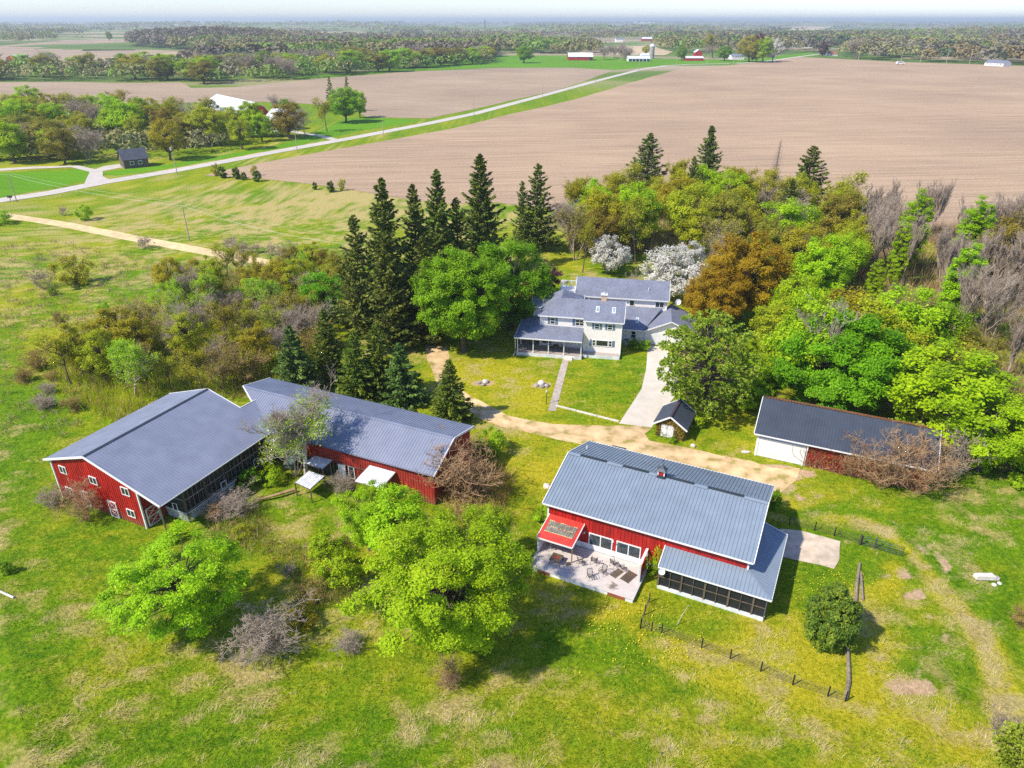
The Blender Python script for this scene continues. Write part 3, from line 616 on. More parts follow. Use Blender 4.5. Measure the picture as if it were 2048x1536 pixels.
def gable_roof(par, G, u0, u1, v0, vr, v1, z0, zr, z1, mat, t=.1, sp=.3, w=.05, h=.04, trim='white', name='roof', cap=None, ribs=True, tw=.16):
    """ridge along u at depth vr; eaves at v0 (z0) and v1 (z1); white rake and eave boards"""
    r = MB()
    for va, za in ((v0, z0), (v1, z1)):
        if ribs: r.ribs(G(u0, vr, zr), G(u1, vr, zr) - G(u0, vr, zr), G(u0, va, za) - G(u0, vr, zr), sp, w, h)
        else: r.face([G(u0, vr, zr), G(u1, vr, zr), G(u1, va, za), G(u0, va, za)])
    for va, za in ((v0, z0), (v1, z1)): r.face([G(u0, vr, zr - t), G(u0, va, za - t), G(u1, va, za - t), G(u1, vr, zr - t)])
    ro = r.build(name, M[mat], par)
    if cap:
        c = MB(); e = .2; s0 = (zr - z0) / (vr - v0); s1 = (zr - z1) / (v1 - vr)
        c.face([G(u0 + .02, vr, zr + .05), G(u1 - .02, vr, zr + .05), G(u1 - .02, vr - e, zr + .05 - s0 * e), G(u0 + .02, vr - e, zr + .05 - s0 * e)])
        c.face([G(u0 + .02, vr, zr + .05), G(u1 - .02, vr, zr + .05), G(u1 - .02, vr + e, zr + .05 - s1 * e), G(u0 + .02, vr + e, zr + .05 - s1 * e)]); c.build('ridge_cap', M[cap], ro)
    if trim:
        m = MB()
        for uu, o in ((u0, -.035), (u1, .035)):
            for va, za in ((v0, z0), (v1, z1)):
                p = [G(uu + o, vr, zr + .05), G(uu + o, va, za + .05)]
                m.bar(p[0] - Vector((0, 0, tw / 2)), p[1] - Vector((0, 0, tw / 2)), .07, tw)
        for va, za, o in ((v0, z0, -.03), (v1, z1, .03)): m.bar(G(u0, va + o, za - t * .45), G(u1, va + o, za - t * .45), .055, t * 1.3)
        m.build('trim', M[trim], ro)
    return ro

# ------------------------------------------------------------------ big blue-grey roofed barn with deck and screen porch
G1 = frame(2.575, 48.37, -.45); W1 = 17.09
b1 = thing('red_barn', 'red barn with light blue-grey metal roof, screened porch and small cupola', 'barn', G1(8.5, 5.6))
vr, v1b = 5.665, 11.35
ro = gable_roof(b1, G1, 0, W1, 0, vr, v1b, 4.06, 5.81, 3.81, 'roof_blue', sp=.29, w=.055, h=.045)
def zg(v): return (4.06 + (5.81 - 4.06) * v / vr if v <= vr else 5.81 - (5.81 - 3.81) * (v - vr) / (v1b - vr)) - .12
m = MB(); m.wall(G1, .35, .45, 16.75, .45, 0, lambda t: zg(.45)); m.wall(G1, 16.75, 10.9, .35, 10.9, 0, lambda t: zg(10.9))
for uu, o in ((.35, -1), (16.75, 1)):
    for va, vb in ((.45, vr), (vr, 10.9)):
        if o < 0: m.wall(G1, uu, vb, uu, va, 0, (lambda A, B: lambda t: zg(A + (B - A) * t))(vb, va))
        else: m.wall(G1, uu, va, uu, vb, 0, (lambda A, B: lambda t: zg(A + (B - A) * t))(va, vb))
m.build('wall', M['red'], b1)
m = MB()
for u, v in ((.35, .45), (16.75, .45), (.35, 10.9), (16.75, 10.9)): m.box(G1, u - .07, u + .07, v - .07, v + .07, 0, zg(v) - .02)
m.box(G1, .5, 10.4, .36, .40, .42, .95); split(m, 'corner_board', M['white'], b1)
m = MB()
for a, b in ((1.15, 3.6), (5.05, 7.35), (8.8, 11.2), (12.3, 15.2)):   # open lengths of the ridge vent
    m.box(G1, a, b, vr - .10, vr + .06, 5.74, 5.94)
split(m, 'ridge_vent', M['ridge_dark'], ro)
for a, b in ((.05, 1.15), (3.6, 5.05), (7.35, 8.8), (11.2, 12.3), (15.2, 17.04)):
    s0 = (5.81 - 4.06) / vr; m = MB()
    m.face([G1(a, vr, 5.885), G1(b, vr, 5.885), G1(b, vr - .26, 5.885 - .26 * s0), G1(a, vr - .26, 5.885 - .26 * s0)]); m.face([G1(a, vr, 5.885), G1(b, vr, 5.885), G1(b, vr + .26, 5.885 - .26 * .352), G1(a, vr + .26, 5.885 - .26 * .352)]); m.build('ridge_cap', M['roof_blue'], ro)
# cupola with hipped roof and vane
cu = MB(); cx, cy = 8.42, vr + .02
cu.mat(0).box(G1, cx - .34, cx + .34, cy - .34, cy + .34, 5.62, 5.98); cu.mat(1).box(G1, cx - .26, cx + .26, cy - .26, cy + .26, 5.98, 6.42)
cu.mat(2)
for a in (-.26, .26):
    for b in (-.26, .26): cu.box(G1, cx + a - .04, cx + a + .04, cy + b - .04, cy + b + .04, 5.985, 6.425)
c = cu.build('cupola', [M['ridge_dark'], M['red'], M['white']], ro); r2 = MB(); ap = G1(cx, cy, 6.98); q = [G1(cx + a, cy + b, 6.43) for a, b in ((-.42, -.42), (.42, -.42), (.42, .42), (-.42, .42))]; mid = [G1(cx + a, cy + b, 6.62) for a, b in ((-.2, -.2), (.2, -.2), (.2, .2), (-.2, .2))]
for i in range(4): r2.face([q[i], q[(i + 1) % 4], mid[(i + 1) % 4], mid[i]]); r2.face([mid[i], mid[(i + 1) % 4], ap])
r2.face(q[::-1]); r2.tube([ap - Vector((0, 0, .05)), ap + Vector((0, 0, .45))], .018, 5); r2.bar(ap + Vector((-.14, 0, .33)), ap + Vector((.14, .04, .33)), .03); r2.build('cupola_roof', M['roof_dark'], c)
m = MB(); m.tube([G1(.76, 8.4, 4.7), G1(.76, 8.4, 5.15)], .06, 8); m.build('vent_pipe', M['white'], ro)
# patio doors
for a in (1.15, 4.1, 6.5):
    w = window(G1, b1, a + .05, a + (1.95 if a > 2 else 1.7), .45, .44, 2.0, mull=1, name='patio_door', pane='glass_blue', fr=.09)
m = MB(); 
for a in (3.62, 6.17): m.box(G1, a - .12, a + .22, .33, .36, .44, .98)
split(m, 'wainscot', M['white_old'], b1)
for a in (3.74, 6.24):
    m = MB(); p = G1(a, .36, 2.12); m.tube([p, p + (G1(0, -.22, .1) - G1(0, 0, 0)), p + (G1(0, -.3, -.02) - G1(0, 0, 0))], [.03, .03, .11], 8); m.build('wall_lamp', M['white'], b1)
# canopy of red and clear corrugated sheets
cn = MB(); A, B, C_, D = G1(.5, .40, 2.86), G1(3.66, .40, 2.86), G1(3.5, -1.95, 2.05), G1(.34, -1.95, 2.05)
cn.ribs(A, B - A, D - A, .2, .05, .025)
rc = simple('red_sheet', (.62, .06, .045), .4, .15, 1.5); cano = cn.build('canopy', rc, b1)
cs = MB(); e = Vector((0, 0, .03)); fn = lambda s, t: A + (B - A) * s + (D - A) * t + e
for s0, s1, t0, t1 in ((.1, .9, .26, .47), (.1, .9, .49, .70)): cs.ribs(fn(s0, t0), fn(s1, t0) - fn(s0, t0), fn(s0, t1) - fn(s0, t0), .2, .05, .025)
rs = random.Random(4); cs.mat(1)
for t0 in (.255, .48, .70):
    for k in range(15):
        if rs.random() < .75: s0 = .1 + k * .053; cs.face([fn(s0, t0 - .008) + e, fn(s0 + .045, t0 - .01 + rs.uniform(0, .01)) + e, fn(s0 + .04, t0 + .016) + e, fn(s0 + .004, t0 + .014) + e])
cs.build('clear_panel', [simple('cloudy_sheet', (.28, .25, .2), .35, .4, 2.5), simple('leaf_litter', (.72, .6, .3), .9, .3, 8)], cano)
m = MB(); m.bar(D - Vector((0, 0, .07)), C_ - Vector((0, 0, .07)), .07, .13); m.bar(B - Vector((0, 0, .06)), C_ - Vector((0, 0, .06)), .06, .16); m.bar(A - Vector((0, 0, .06)), D - Vector((0, 0, .06)), .06, .16); m.build('canopy_frame', M['white'], cano)
m = MB(); m.bar(G1(3.46, -1.85, .42), G1(3.46, -1.85, 2.0), .09); m.build('canopy_post', M['post'], cano)
m = MB(); m.bar(G1(.42, -1.85, .42), G1(.42, -1.85, 2.0), .1); m.box(G1, .42, .48, -1.8, .30, .43, 1.35); m.build('canopy_post', M['white_old'], cano)
# partition at the end of the deck
m = MB(); m.bar(G1(9.06, -1.62, .42), G1(9.06, -1.62, 2.2), .15); m.bar(G1(9.06, .3, .42), G1(9.06, .3, 2.1), .12); m.bar(G1(9.06, -1.68, 2.24), G1(9.06, .36, 2.24), .2, .06); m.build('partition', M['white'], b1)
m = MB(); m.box(G1, 9.03, 9.09, -1.5, .2, .42, 1.6); m.build('partition_panel', M['red'], b1)
# deck of boards
m = MB(); dv0 = -3.74
rr = random.Random(3)
nb_ = 27; bw = (9.25 - .3) / 27
vv = dv0
while vv < .30:
    m.box(G1, .3, 9.28, vv, vv + .128, .36, .395 + rr.uniform(0, .004)); vv += .14
dk = m.build('deck', M['deck'], None); tag(dk, 'pale weathered wooden deck in front of the patio doors', 'deck')
m = MB(); m.box(G1, .34, 9.24, dv0 + .06, dv0 + .1, .0, .34); m.box(G1, .34, .38, dv0 + .12, .2, 0, .34); m.box(G1, 9.2, 9.24, dv0 + .12, .2, 0, .34); m.build('skirt', M['white_old'], dk)
m = MB(); m.box(G1, 1.2, 2.3, dv0 + .02, dv0 + .055, .02, .32); m.box(G1, 7.2, 8.6, dv0 + .02, dv0 + .055, .02, .32); split(m, 'red_skirt_board', M['red'], dk)
# screen porch with hipped skirt roof
PU0, PU1, PV0 = 10.5, 18.55, -1.19; EZ = 2.31
m = MB(); wz = 3.02; A = G1(10.42, .43, wz); B = G1(16.78, .43, wz); C_ = G1(18.86, -1.42, EZ); D = G1(10.42, -1.42, EZ)
E_ = G1(16.78, 6.9, wz + .02); F_ = G1(18.98, 6.9, EZ)
Lf = D - A
def clipribs(m, A, B, D, C_, sp=.29, w=.05, h=.04):
    """ribbed sheet over the trapezoid A-B (top) D-C (bottom), ribs square to the eave"""
    m.face([A, B, C_, D]); eu = (C_ - D).normalized(); L = (C_ - D).length; dn = (D - A); dn = dn - eu * dn.dot(eu); Nn = eu.cross(dn).normalized(); Nn = Nn if Nn.z > 0 else -Nn
    n = int(L / sp); ra = (A - D).dot(eu); rb = (B - D).dot(eu)
    for i in range(n + 1):
        x = max(w, min(i * sp, L - w)); t = 1.0
        if x < ra: t = x / ra
        if x > rb: t = (L - x) / max(1e-6, L - rb)
        if t < .03: continue
        p = D + eu * x; q = p - dn * t
        for s_ in (-1, 1): pass
        a, b = eu * w / 2, eu * w / 4; hh = Nn * h
        m.face([p - a, q - a, q - b + hh, p - b + hh]); m.face([p - b + hh, q - b + hh, q + b + hh, p + b + hh]); m.face([p + b + hh, q + b + hh, q + a, p + a])
clipribs(m, A, B, D, C_)
A2, B2, D2, C2 = E_, B, F_, C_
clipribs(m, A2, B2, D2, C2)
lo = Vector((0, 0, -.09)); m.face([A + lo, D + lo, C_ + lo, B + lo]); m.face([B + lo, C_ + lo, F_ + lo, E_ + lo])
pr = m.build('porch_roof', M['roof_blue'], b1)
m = MB(); dz = Vector((0, 0, .035)); s_ = (G1(.16, 0, 0) - G1(0, 0, 0)); s2 = (G1(0, .16, 0) - G1(0, 0, 0)); m.face([B + dz - s_, B + dz + s2, C_ + dz + s2 * .8, C_ + dz - s_ * .8]); m.build('hip_cap', M['roof_blue'], pr)
m = MB(); k = Vector((0, 0, .05)); m.bar(D - k, C_ - k, .05, .12); m.bar(C_ - k, F_ - k, .05, .12); m.bar(A, D, .07, .14); m.bar(E_, F_, .07, .14); m.build('trim', M['white'], pr)
m = MB(); m.box(G1, PU0, PU1, PV0 - .06, PV0 + .1, 0, .28); m.box(G1, PU1 - .1, PU1 + .06, PV0 + .1, 6.7, 0, .28); m.box(G1, PU0 - .06, PU0 + .1, PV0 + .1, .36, 0, .28); m.build('sill_wall', M['white_old'], b1)
m = MB()
for i in range(10):
    u = PU0 + (PU1 - PU0) * i / 9; ww = .14 if i % 2 == 0 else .05; m.box(G1, u - ww / 2, u + ww / 2, PV0 - .03, PV0 + .06, .285, EZ - .12)
m.box(G1, PU0, PU1, PV0 - .02, PV0 + .03, 1.18, 1.24); m.box(G1, PU0, PU1, PV0 - .04, PV0 + .07, EZ - .2, EZ - .1)
for i in range(1, 8):
    v = PV0 + (6.7 - PV0) * i / 7; ww = .12 if i % 2 == 0 else .05; m.box(G1, PU1 - .05, PU1 + .04, v - ww / 2, v + ww / 2, .285, EZ - .12)
m.box(G1, PU1 - .02, PU1 + .025, PV0, 6.7, 1.18, 1.24); m.box(G1, PU1 - .06, PU1 + .03, PV0 + .1, 6.7, EZ - .2, EZ - .1); m.box(G1, PU0 - .03, PU0 + .04, .2, .3, .285, 2.6)
m.build('porch_frame', M['wood_dark'], b1)
m = MB(); m.box(G1, PU0 + .02, PU1 - .06, PV0 + .08, PV0 + .09, .285, EZ - .15); m.box(G1, PU1 - .08, PU1 - .07, PV0 + .1, 6.65, .285, EZ - .15); m.box(G1, PU0 + .05, PU0 + .06, PV0 + .1, .3, .285, EZ - .15); m.build('porch_screen', M['screen'], b1)
m = MB(); p = G1(10.75, -1.34, 1.95); m.tube([p, p + (G1(0, -.1, .03) - G1(0, 0, 0)), p + (G1(0, -.22, .1) - G1(0, 0, 0))], [.03, .16, .27], 14, cap=False); m.tube([p, p + Vector((0, 0, -.3))], .025, 5); m.build('satellite_dish', M['white_old'], b1)

# deck furniture
def chair(name='deck_chair', mat='iron'):
    r = bpy.data.objects.new(name, None); COL.objects.link(r); I = lambda a, b, z: Vector((a, b, z))
    m = MB()
    for k in range(6): m.bar(I(-.24, -.22 + k * .09, .42 - k * .008), I(.24, -.22 + k * .09, .42 - k * .008), .035, .015)
    m.bar(I(-.25, -.24, .42), I(-.25, .25, .38), .03); m.bar(I(.25, -.24, .42), I(.25, .25, .38), .03); m.build('seat', M[mat], r)
    m = MB()
    for k in range(5): x = -.2 + k * .1; m.bar(I(x, .25, .4), I(x, .37, .92), .022)
    m.bar(I(-.25, .25, .38), I(-.25, .38, .96), .032); m.bar(I(.25, .25, .38), I(.25, .38, .96), .032); m.bar(I(-.25, .38, .95), I(.25, .38, .95), .035); m.build('backrest', M[mat], r)
    for x in (-.26, .26):
        m = MB(); m.tube([I(x, -.2, 0), I(x, -.24, .4), I(x, -.24, .62)], .018, 5); m.build('leg', M[mat], r); m = MB(); m.tube([I(x, .36, 0), I(x, .24, .4)], .018, 5); m.build('leg', M[mat], r)
        m = MB(); m.tube([I(x, -.24, .62), I(x, 0, .66), I(x, .33, .62)], .02, 5); m.build('armrest', M[mat], r)
    return r
ch0 = chair(); first = True
for u, v, a, lab in ((4.25, -1.75, 2.2, 'black slatted metal chair nearest the fire table, turned towards it'), (5.15, -1.1, 3.25, 'black slatted metal chair standing square in front of the middle patio door'), (6.75, -.75, 2.6, 'black slatted metal chair close to the wall between two patio doors'),
                     (6.2, -2.1, -.35, 'black slatted metal chair in the middle of the deck, back to the house'), (5.55, -3.0, .75, 'black slatted metal chair nearest the outer edge of the deck')):
    c = ch0 if first else copy_tree(ch0); first = False; c.location = G1(u, v, .4); c.rotation_euler = (0, 0, -.45 + a); c.scale = (.88,) * 3; tag(c, lab, 'chair', 'metal chairs on the deck')
gc = chair('garden_chair', 'teal'); tag(gc, 'grey-green chair at the left in the shade under the red canopy', 'chair', 'chairs under the canopy'); gc.location = G1(1.2, -1.0, .4); gc.rotation_euler = (0, 0, 1.2); gc.scale = (.9,) * 3
gc2 = copy_tree(gc); gc2['label'] = 'grey-green chair at the right in the shade under the red canopy'; gc2.location = G1(2.75, -.65, .4); gc2.rotation_euler = (0, 0, -1.6)
tb = thing('patio_table', 'dark square patio table between two chairs under the red canopy', 'table', G1(2.0, -.7, .4)); m = MB(); m.box(G1, 1.6, 2.4, -1.05, -.35, 1.02, 1.07); m.build('table_top', M['teal'], tb)
for a, b in ((1.68, -.97), (2.32, -.97), (1.68, -.43), (2.32, -.43)): m = MB(); m.bar(G1(a, b, .4), G1(a, b, 1.02), .05); m.build('leg', M['iron'], tb)
ft = thing('fire_table', 'square dark fire-pit table with a rusty red bowl in its top', 'fire pit', G1(2.3, -2.3, .4)); m = MB()
fa, fb = 2.3, -2.3
for x0, x1, y0, y1 in ((-.46, .46, -.46, -.2), (-.46, .46, .2, .46), (-.46, -.2, -.2, .2), (.2, .46, -.2, .2)): m.box(G1, fa + x0, fa + x1, fb + y0, fb + y1, .84, .89)
m.build('table_top', M['wood_dark'], ft); m = MB(); m.box(G1, fa - .2, fa + .2, fb - .2, fb + .2, .74, .86); m.build('fire_bowl', M['fire'], ft)
for a, b in ((-.42, -.42), (.42, -.42), (-.42, .42), (.42, .42)): m = MB(); m.tube([G1(fa + a * 1.1, fb + b * 1.1, .4), G1(fa + a * .85, fb + b * .85, .62), G1(fa + a, fb + b, .84)], .03, 5); m.build('leg', M['iron'], ft)
def flat(name, lab, cat, u0, u1, v0, v1, mat, rot=0, z=.4, slats=0, grp=None):
    m = MB(); cu_, cv = (u0 + u1) / 2, (v0 + v1) / 2; GG = lambda a, b, zz: G1(cu_ + (a - cu_) * math.cos(rot) - (b - cv) * math.sin(rot), cv + (a - cu_) * math.sin(rot) + (b - cv) * math.cos(rot), zz)
    if slats:
        for k in range(slats): a = u0 + (u1 - u0) * k / slats; m.box(GG, a, a + (u1 - u0) / slats * .75, v0, v1, z + .03, z + .06)
        for b in (v0 + .05, v1 - .12): m.box(GG, u0, u1, b, b + .07, z, z + .029)
    else: m.box(GG, u0, u1, v0, v1, z, z + .015)
    tag(m.build(name, M[mat]), lab, cat, grp)
flat('door_mat', 'small dark mat by the wooden canopy post', 'mat', 3.05, 3.5, -2.3, -1.9, 'wood_dark', .6)
flat('outdoor_rug', 'dark patterned rug on the deck beside the slatted wooden rack', 'rug', 6.9, 7.5, -2.0, -.9, 'wood_dark', -.35)
flat('wooden_rack', 'flat grey-brown slatted wooden rack on the right side of the deck', 'rack', 7.8, 8.6, -2.1, -.8, 'wood_dark', -.3, slats=7)
lc = copy_tree(ch0); lc.name = 'folded_chair'; lc.location = G1(7.55, -.9, .4); lc.rotation_euler = (0, 0, 1.9); lc.scale = (.8, .8, .7); tag(lc, 'black metal chair farthest right on the deck, near the slatted rack', 'chair', 'metal chairs on the deck')

# ------------------------------------------------------------------ parked car behind the barn
cr = thing('parked_car', 'dark blue-black car parked behind the blue-grey roofed barn, mostly hidden', 'car', G1(1.5, 15.0)); GC = lambda a, b, z: G1(1.6 + a, 14.6 + b, z)
m = MB(); prof = [(-2.0, .35), (-2.0, .75), (-1.7, .86), (-.95, .92), (-.45, 1.38), (.9, 1.42), (1.5, .98), (2.0, .9), (2.05, .4)]
for s in (-.8, .8): m.face([GC(a, s, z) for a, z in prof][::1 if s < 0 else -1])
for (a, z), (a2, z2) in zip(prof, prof[1:] + prof[:1]): m.face([GC(a, -.8, z), GC(a2, -.8, z2), GC(a2, .8, z2), GC(a, .8, z)])
m.build('body', M['fabric'], cr)
m = MB(); m.face([GC(-.9, -.7, .96), GC(-.9, .7, .96), GC(-.5, .64, 1.37), GC(-.5, -.64, 1.37)]); m.face([GC(.95, -.64, 1.41), GC(.95, .64, 1.41), GC(1.45, .7, 1.03), GC(1.45, -.7, 1.03)])
for s in (-.81, .81): m.face([GC(-.8, s, .97), GC(1.3, s, 1.0), GC(.85, s, 1.36), GC(-.45, s, 1.34)])
split(m, 'window', M['glass'], cr)
for a in (-1.25, 1.25):
    for s in (-.82, .82): m = MB(); m.tube([GC(a, s - .1, .32), GC(a, s + .1, .32)], .32, 14); m.build('wheel', M['black'], cr)
for s in (-.92, .92): m = MB(); m.box(GC, -.72, -.5, s - .1, s + .1, .98, 1.14); m.build('mirror', M['fabric'], cr)

# ------------------------------------------------------------------ long red stable: gable-fronted hall and wing
GA = frame(-37.416, 52.21, 1.132); zr, zl, ze = 6.168, 4.234, 3.565; sA = (zr - ze) / 8.525; tB = -.426; GB = frame(-26.956, 70.76, tB)
st = thing('red_stable', 'large red stable with two-storey gable front, dark ridge and grey metal roof', 'stable', GA(8, -1))
m = MB(); LA_ = 14.11
m.ribs(GA(0, 0, zr), GA(LA_, 0, zr) - GA(0, 0, zr), GA(0, 6.096, zl) - GA(0, 0, zr), .3, .045, .03)
# broad right slope, carried on past the back gable to the wing
top = [GA(0, 0, zr), GA(LA_, 0, zr), GA(LA_, -4.14, zr - 4.14 * sA), GA(16.15, -4.27, zr - 4.27 * sA), GA(13.7, -8.525, ze), GA(0, -8.525, ze)]
m.face(top[::-1]); nr = int(LA_ / .3)
for i in range(nr + 8):
    u = .05 + i * .3
    if u > 16.0: break
    v0 = 0 if u < LA_ else -4.2; v1 = -8.525 if u < 13.7 else -8.525 + (u - 13.7) / (16.15 - 13.7) * 4.25
    if v1 > v0 - .1: continue
    f = lambda uu, v, h: GA(uu, v, zr + v * sA + h)
    m.face([f(u, v0, .0), f(u, v1, .0), f(u + .012, v1, .03), f(u + .012, v0, .03)]); m.face([f(u + .012, v0, .03), f(u + .012, v1, .03), f(u + .034, v1, .03), f(u + .034, v0, .03)]); m.face([f(u + .034, v0, .03), f(u + .034, v1, .03), f(u + .046, v1, 0), f(u + .046, v0, 0)])
m.face([p - Vector((0, 0, .1)) for p in top]); m.face([GA(0, 0, zr - .1), GA(0, 6.096, zl - .1), GA(LA_, 6.096, zl - .1), GA(LA_, 0, zr - .1)])
roA = m.build('roof', M['roof_grey'], st)
m = MB(); m.face([GA(0, 0, zr + .05), GA(LA_, 0, zr + .05), GA(LA_, .16, zr + .02), GA(0, .16, zr + .02)]); m.face([GA(0, 0, zr + .05), GA(LA_, 0, zr + .05), GA(LA_, -.16, zr + .01), GA(0, -.16, zr + .01)]); m.build('ridge_cap', M['ridge_dark'], roA)
m = MB(); k = Vector((0, 0, .05))
for a, b in ((GA(-.04, 0, zr), GA(-.04, 6.13, zl)), (GA(-.04, 0, zr), GA(-.04, -8.56, ze)), (GA(LA_ + .04, 0, zr), GA(LA_ + .04, 6.1, zl)), (GA(LA_ + .04, 0, zr), GA(LA_ + .04, -4.14, zr - 4.14 * sA)), (GA(LA_ + .04, -4.14, zr - 4.14 * sA), GA(16.2, -4.27, zr - 4.27 * sA))): m.bar(a - k, b - k, .07, .2)
m.bar(GA(0, -8.56, ze - .06), GA(13.7, -8.56, ze - .06), .05, .1); m.build('trim', M['white'], roA)
def zA(v): return (zr - v * (zr - zl) / 6.096 if v > 0 else zr + v * sA) - .12
m = MB(); VL, VR = 5.6, -5.55
m.wall(GA, .3, VL, .3, 0, 0, lambda t: zA(VL * (1 - t)), sp=.28); m.wall(GA, .3, 0, .3, VR, 0, lambda t: zA(VR * t), sp=.28)
m.wall(GA, .42, VR, 13.8, VR, 0, lambda t: zA(VR), sp=.28); m.wall(GA, 13.8, VL, .3, VL, 0, lambda t: zA(VL), sp=.28); m.wall(GA, 13.8, VR, 13.8, 0, 0, lambda t: zA(VR * (1 - t)), sp=.28); m.wall(GA, 13.8, 0, 13.8, VL, 0, lambda t: zA(VL * t), sp=.28)
m.build('wall', M['red'], st)
m = MB()
for v in (VL, VR): m.box(GA, .2, .34, v - .07, v + .07, 0, zA(v) - .03)
split(m, 'corner_board', M['white'], st)
for v0, v1, z0, z1 in ((3.7, 4.5, 3.12, 3.8), (-.38, .46, 3.16, 3.82), (-4.48, -3.64, 3.2, 3.9), (3.78, 4.58, .78, 1.42), (-4.4, -3.54, .84, 1.5)): window(GA, st, v0, v1, .27, z0, z1, face='u', fr=.07)
xdoor(GA, st, -2.2, -1.12, .27, .02, 1.75, face='u'); xdoor(GA, st, 1.45, 2.5, .27, .1, 1.75, face='u')
xdoor(GA, st, .5, 1.75, VR - .03, .05, 1.9, face='v', name='stable_door')
# lean-to with posts, rails and lattice under the right eave
m = MB()
for u in (.12, 2.5, 4.8, 7.1, 9.4, 11.7, 13.4): m.bar(GA(u, -8.3, 0), GA(u, -8.3, ze - .1), .13 if u > 1 else .11)
split(m, 'eave_post', M['wood_dark'], st)
m = MB()
for z in (1.15, 2.35, 3.35): m.bar(GA(2.5, -8.28, z), GA(13.4, -8.28, z), .07, .09)
for i in range(22): u = 2.5 + i * .5; m.bar(GA(u, -8.27, 1.15), GA(u, -8.27, 3.35), .035)
m.bar(GA(2.5, -8.28, 2.35), GA(2.5, VR, 2.35), .07, .09); m.build('screen_frame', M['log'], st)
m = MB(); m.box(GA, 2.55, 13.4, -8.22, -8.21, 1.15, 3.35); m.box(GA, 2.52, 2.53, -8.2, VR - .05, 1.0, 3.4); m.build('screen', M['screen'], st)
m = MB()
for i in range(62):
    u = 2.5 + i * .085
    m.bar(GA(u, -8.33, .1), GA(u + .5, -8.33, .95), .022, .015); m.bar(GA(u + .5, -8.35, .1), GA(u, -8.35, .95), .022, .015)
for i in range(26):
    v = VR - .1 - i * .1
    if v > -8.15: m.bar(GA(2.44, v, .1), GA(2.44, max(v - .4, -8.3), .95), .022, .015); m.bar(GA(2.42, max(v - .4, -8.3), .1), GA(2.42, v, .95), .022, .015)
m.bar(GA(2.43, VR - .1, 1.0), GA(2.43, -8.3, 1.0), .05); m.bar(GA(2.43, -8.33, 1.0), GA(8.4, -8.33, 1.0), .05); m.build('lattice', M['white_old'], st)
for u, v in ((2.4, -7.0), (6.8, -8.4), (11, -8.4)):
    m = MB(); s = .45
    P = [GA(u, v - s * .6, .9), GA(u, v - s * .6, 1.75), GA(u, v + s * .6, 1.75), GA(u, v + s * .6, .9)] if u < 3 else [GA(u - .3, v, .9), GA(u - .3, v, 1.75), GA(u + .3, v, 1.75), GA(u + .3, v, .9)]
    for a, b in zip(P, P[1:] + P[:1]): m.bar(a, b, .05)
    m.build('hoop_rail', M['white'], st)
# wing (its own roof runs under the tall spruces)
wing = thing('stable_wing', 'long low red wing with grey ribbed roof and lean-to awnings, joined to the stable', 'stable', GB(14, -4))
m = MB(); Rl = GB(0, -4.005, 5.404); Rr2 = GB(25.53, -4.005, 5.404); Er = GB(25.53, -7.963, 3.582); El = GB(3.1, -7.963, 3.582)
m.ribs(Rl, Rr2 - Rl, GB(0, 0, 4.556) - Rl, .3, .045, .03)
Kx = GB(2.6, -4.005, 5.404); El = GB(6.6, -7.963, 3.582)
m.face([Rl, El, Er, Rr2]); dn = GB(0, -7.963, 3.582) - GB(0, -4.005, 5.404)
n = int(25.5 / .3)
for i in range(n + 1):
    u = min(.05 + i * .3, 25.48); t = min(1, u / 6.6)
    a = GB(u, -4.005, 5.404); f = lambda du, tt, h: a + (GB(du, 0, 0) - GB(0, 0, 0)) + dn * tt + Vector((0, 0, h))
    if t < .03: continue
    m.face([f(-.023, 0, 0), f(-.023, t, 0), f(-.011, t, .03), f(-.011, 0, .03)]); m.face([f(-.011, 0, .03), f(-.011, t, .03), f(.011, t, .03), f(.011, 0, .03)]); m.face([f(.011, 0, .03), f(.011, t, .03), f(.023, t, 0), f(.023, 0, 0)])
lo = Vector((0, 0, -.1)); m.face([Rl + lo, Rr2 + lo, Er + lo, El + lo]); roB = m.build('roof', M['roof_grey'], wing)
m = MB(); k = Vector((0, 0, .04)); m.bar(Rr2 - k, Er - k, .07, .2); m.bar(Rr2 - k, GB(25.53, 0, 4.556) - k, .07, .2); m.bar(Rl + k, El + k, .14, .06); m.bar(Rl - k, GB(0, 0, 4.556) - k, .07, .18); m.build('trim', M['white'], roB)
m = MB(); m.face([GB(.1, -4.005, 5.45), GB(25.4, -4.005, 5.45), GB(25.4, -4.16, 5.40), GB(.1, -4.16, 5.40)]); m.face([GB(.1, -4.005, 5.45), GB(25.4, -4.005, 5.45), GB(25.4, -3.85, 5.43), GB(.1, -3.85, 5.43)]); m.build('ridge_cap', M['roof_grey'], roB)
m = MB(); m.wall(GB, 5.6, -7.5, 25.2, -7.5, 0, lambda t: 3.62, sp=.28); m.wall(GB, 25.2, -7.5, 25.2, -4.0, 0, lambda t: 3.7 + 1.55 * t, sp=.28); m.wall(GB, 25.2, -4.0, 25.2, -.4, 0, lambda t: 5.25 - .75 * t, sp=.28); m.wall(GB, 25.2, -.4, .4, -.4, 0, lambda t: 4.45, sp=.28); m.build('wall', M['red_old'], wing)
m = MB(); m.box(GB, 5.7, 14.4, -7.62, -7.55, .0, 1.6); m.build('bay_shade', M['screen'], wing)  # flat dark sheet over the wall paints the shade inside the open bay
for a, b, z0, z1 in ((6.56, 7.2, .6, 1.5), (9.1, 9.75, .75, 1.5)): window(GB, wing, a, b, -7.62, z0, z1, bars=1, mull=0, fr=.09)
window(GB, wing, 15.73, 16.31, -7.55, .45, 1.72, mull=0, fr=.07)
m = MB(); m.box(GB, 14.55, 15.4, -7.72, -7.64, .08, 1.75); m.build('door', M['white_old'], wing)
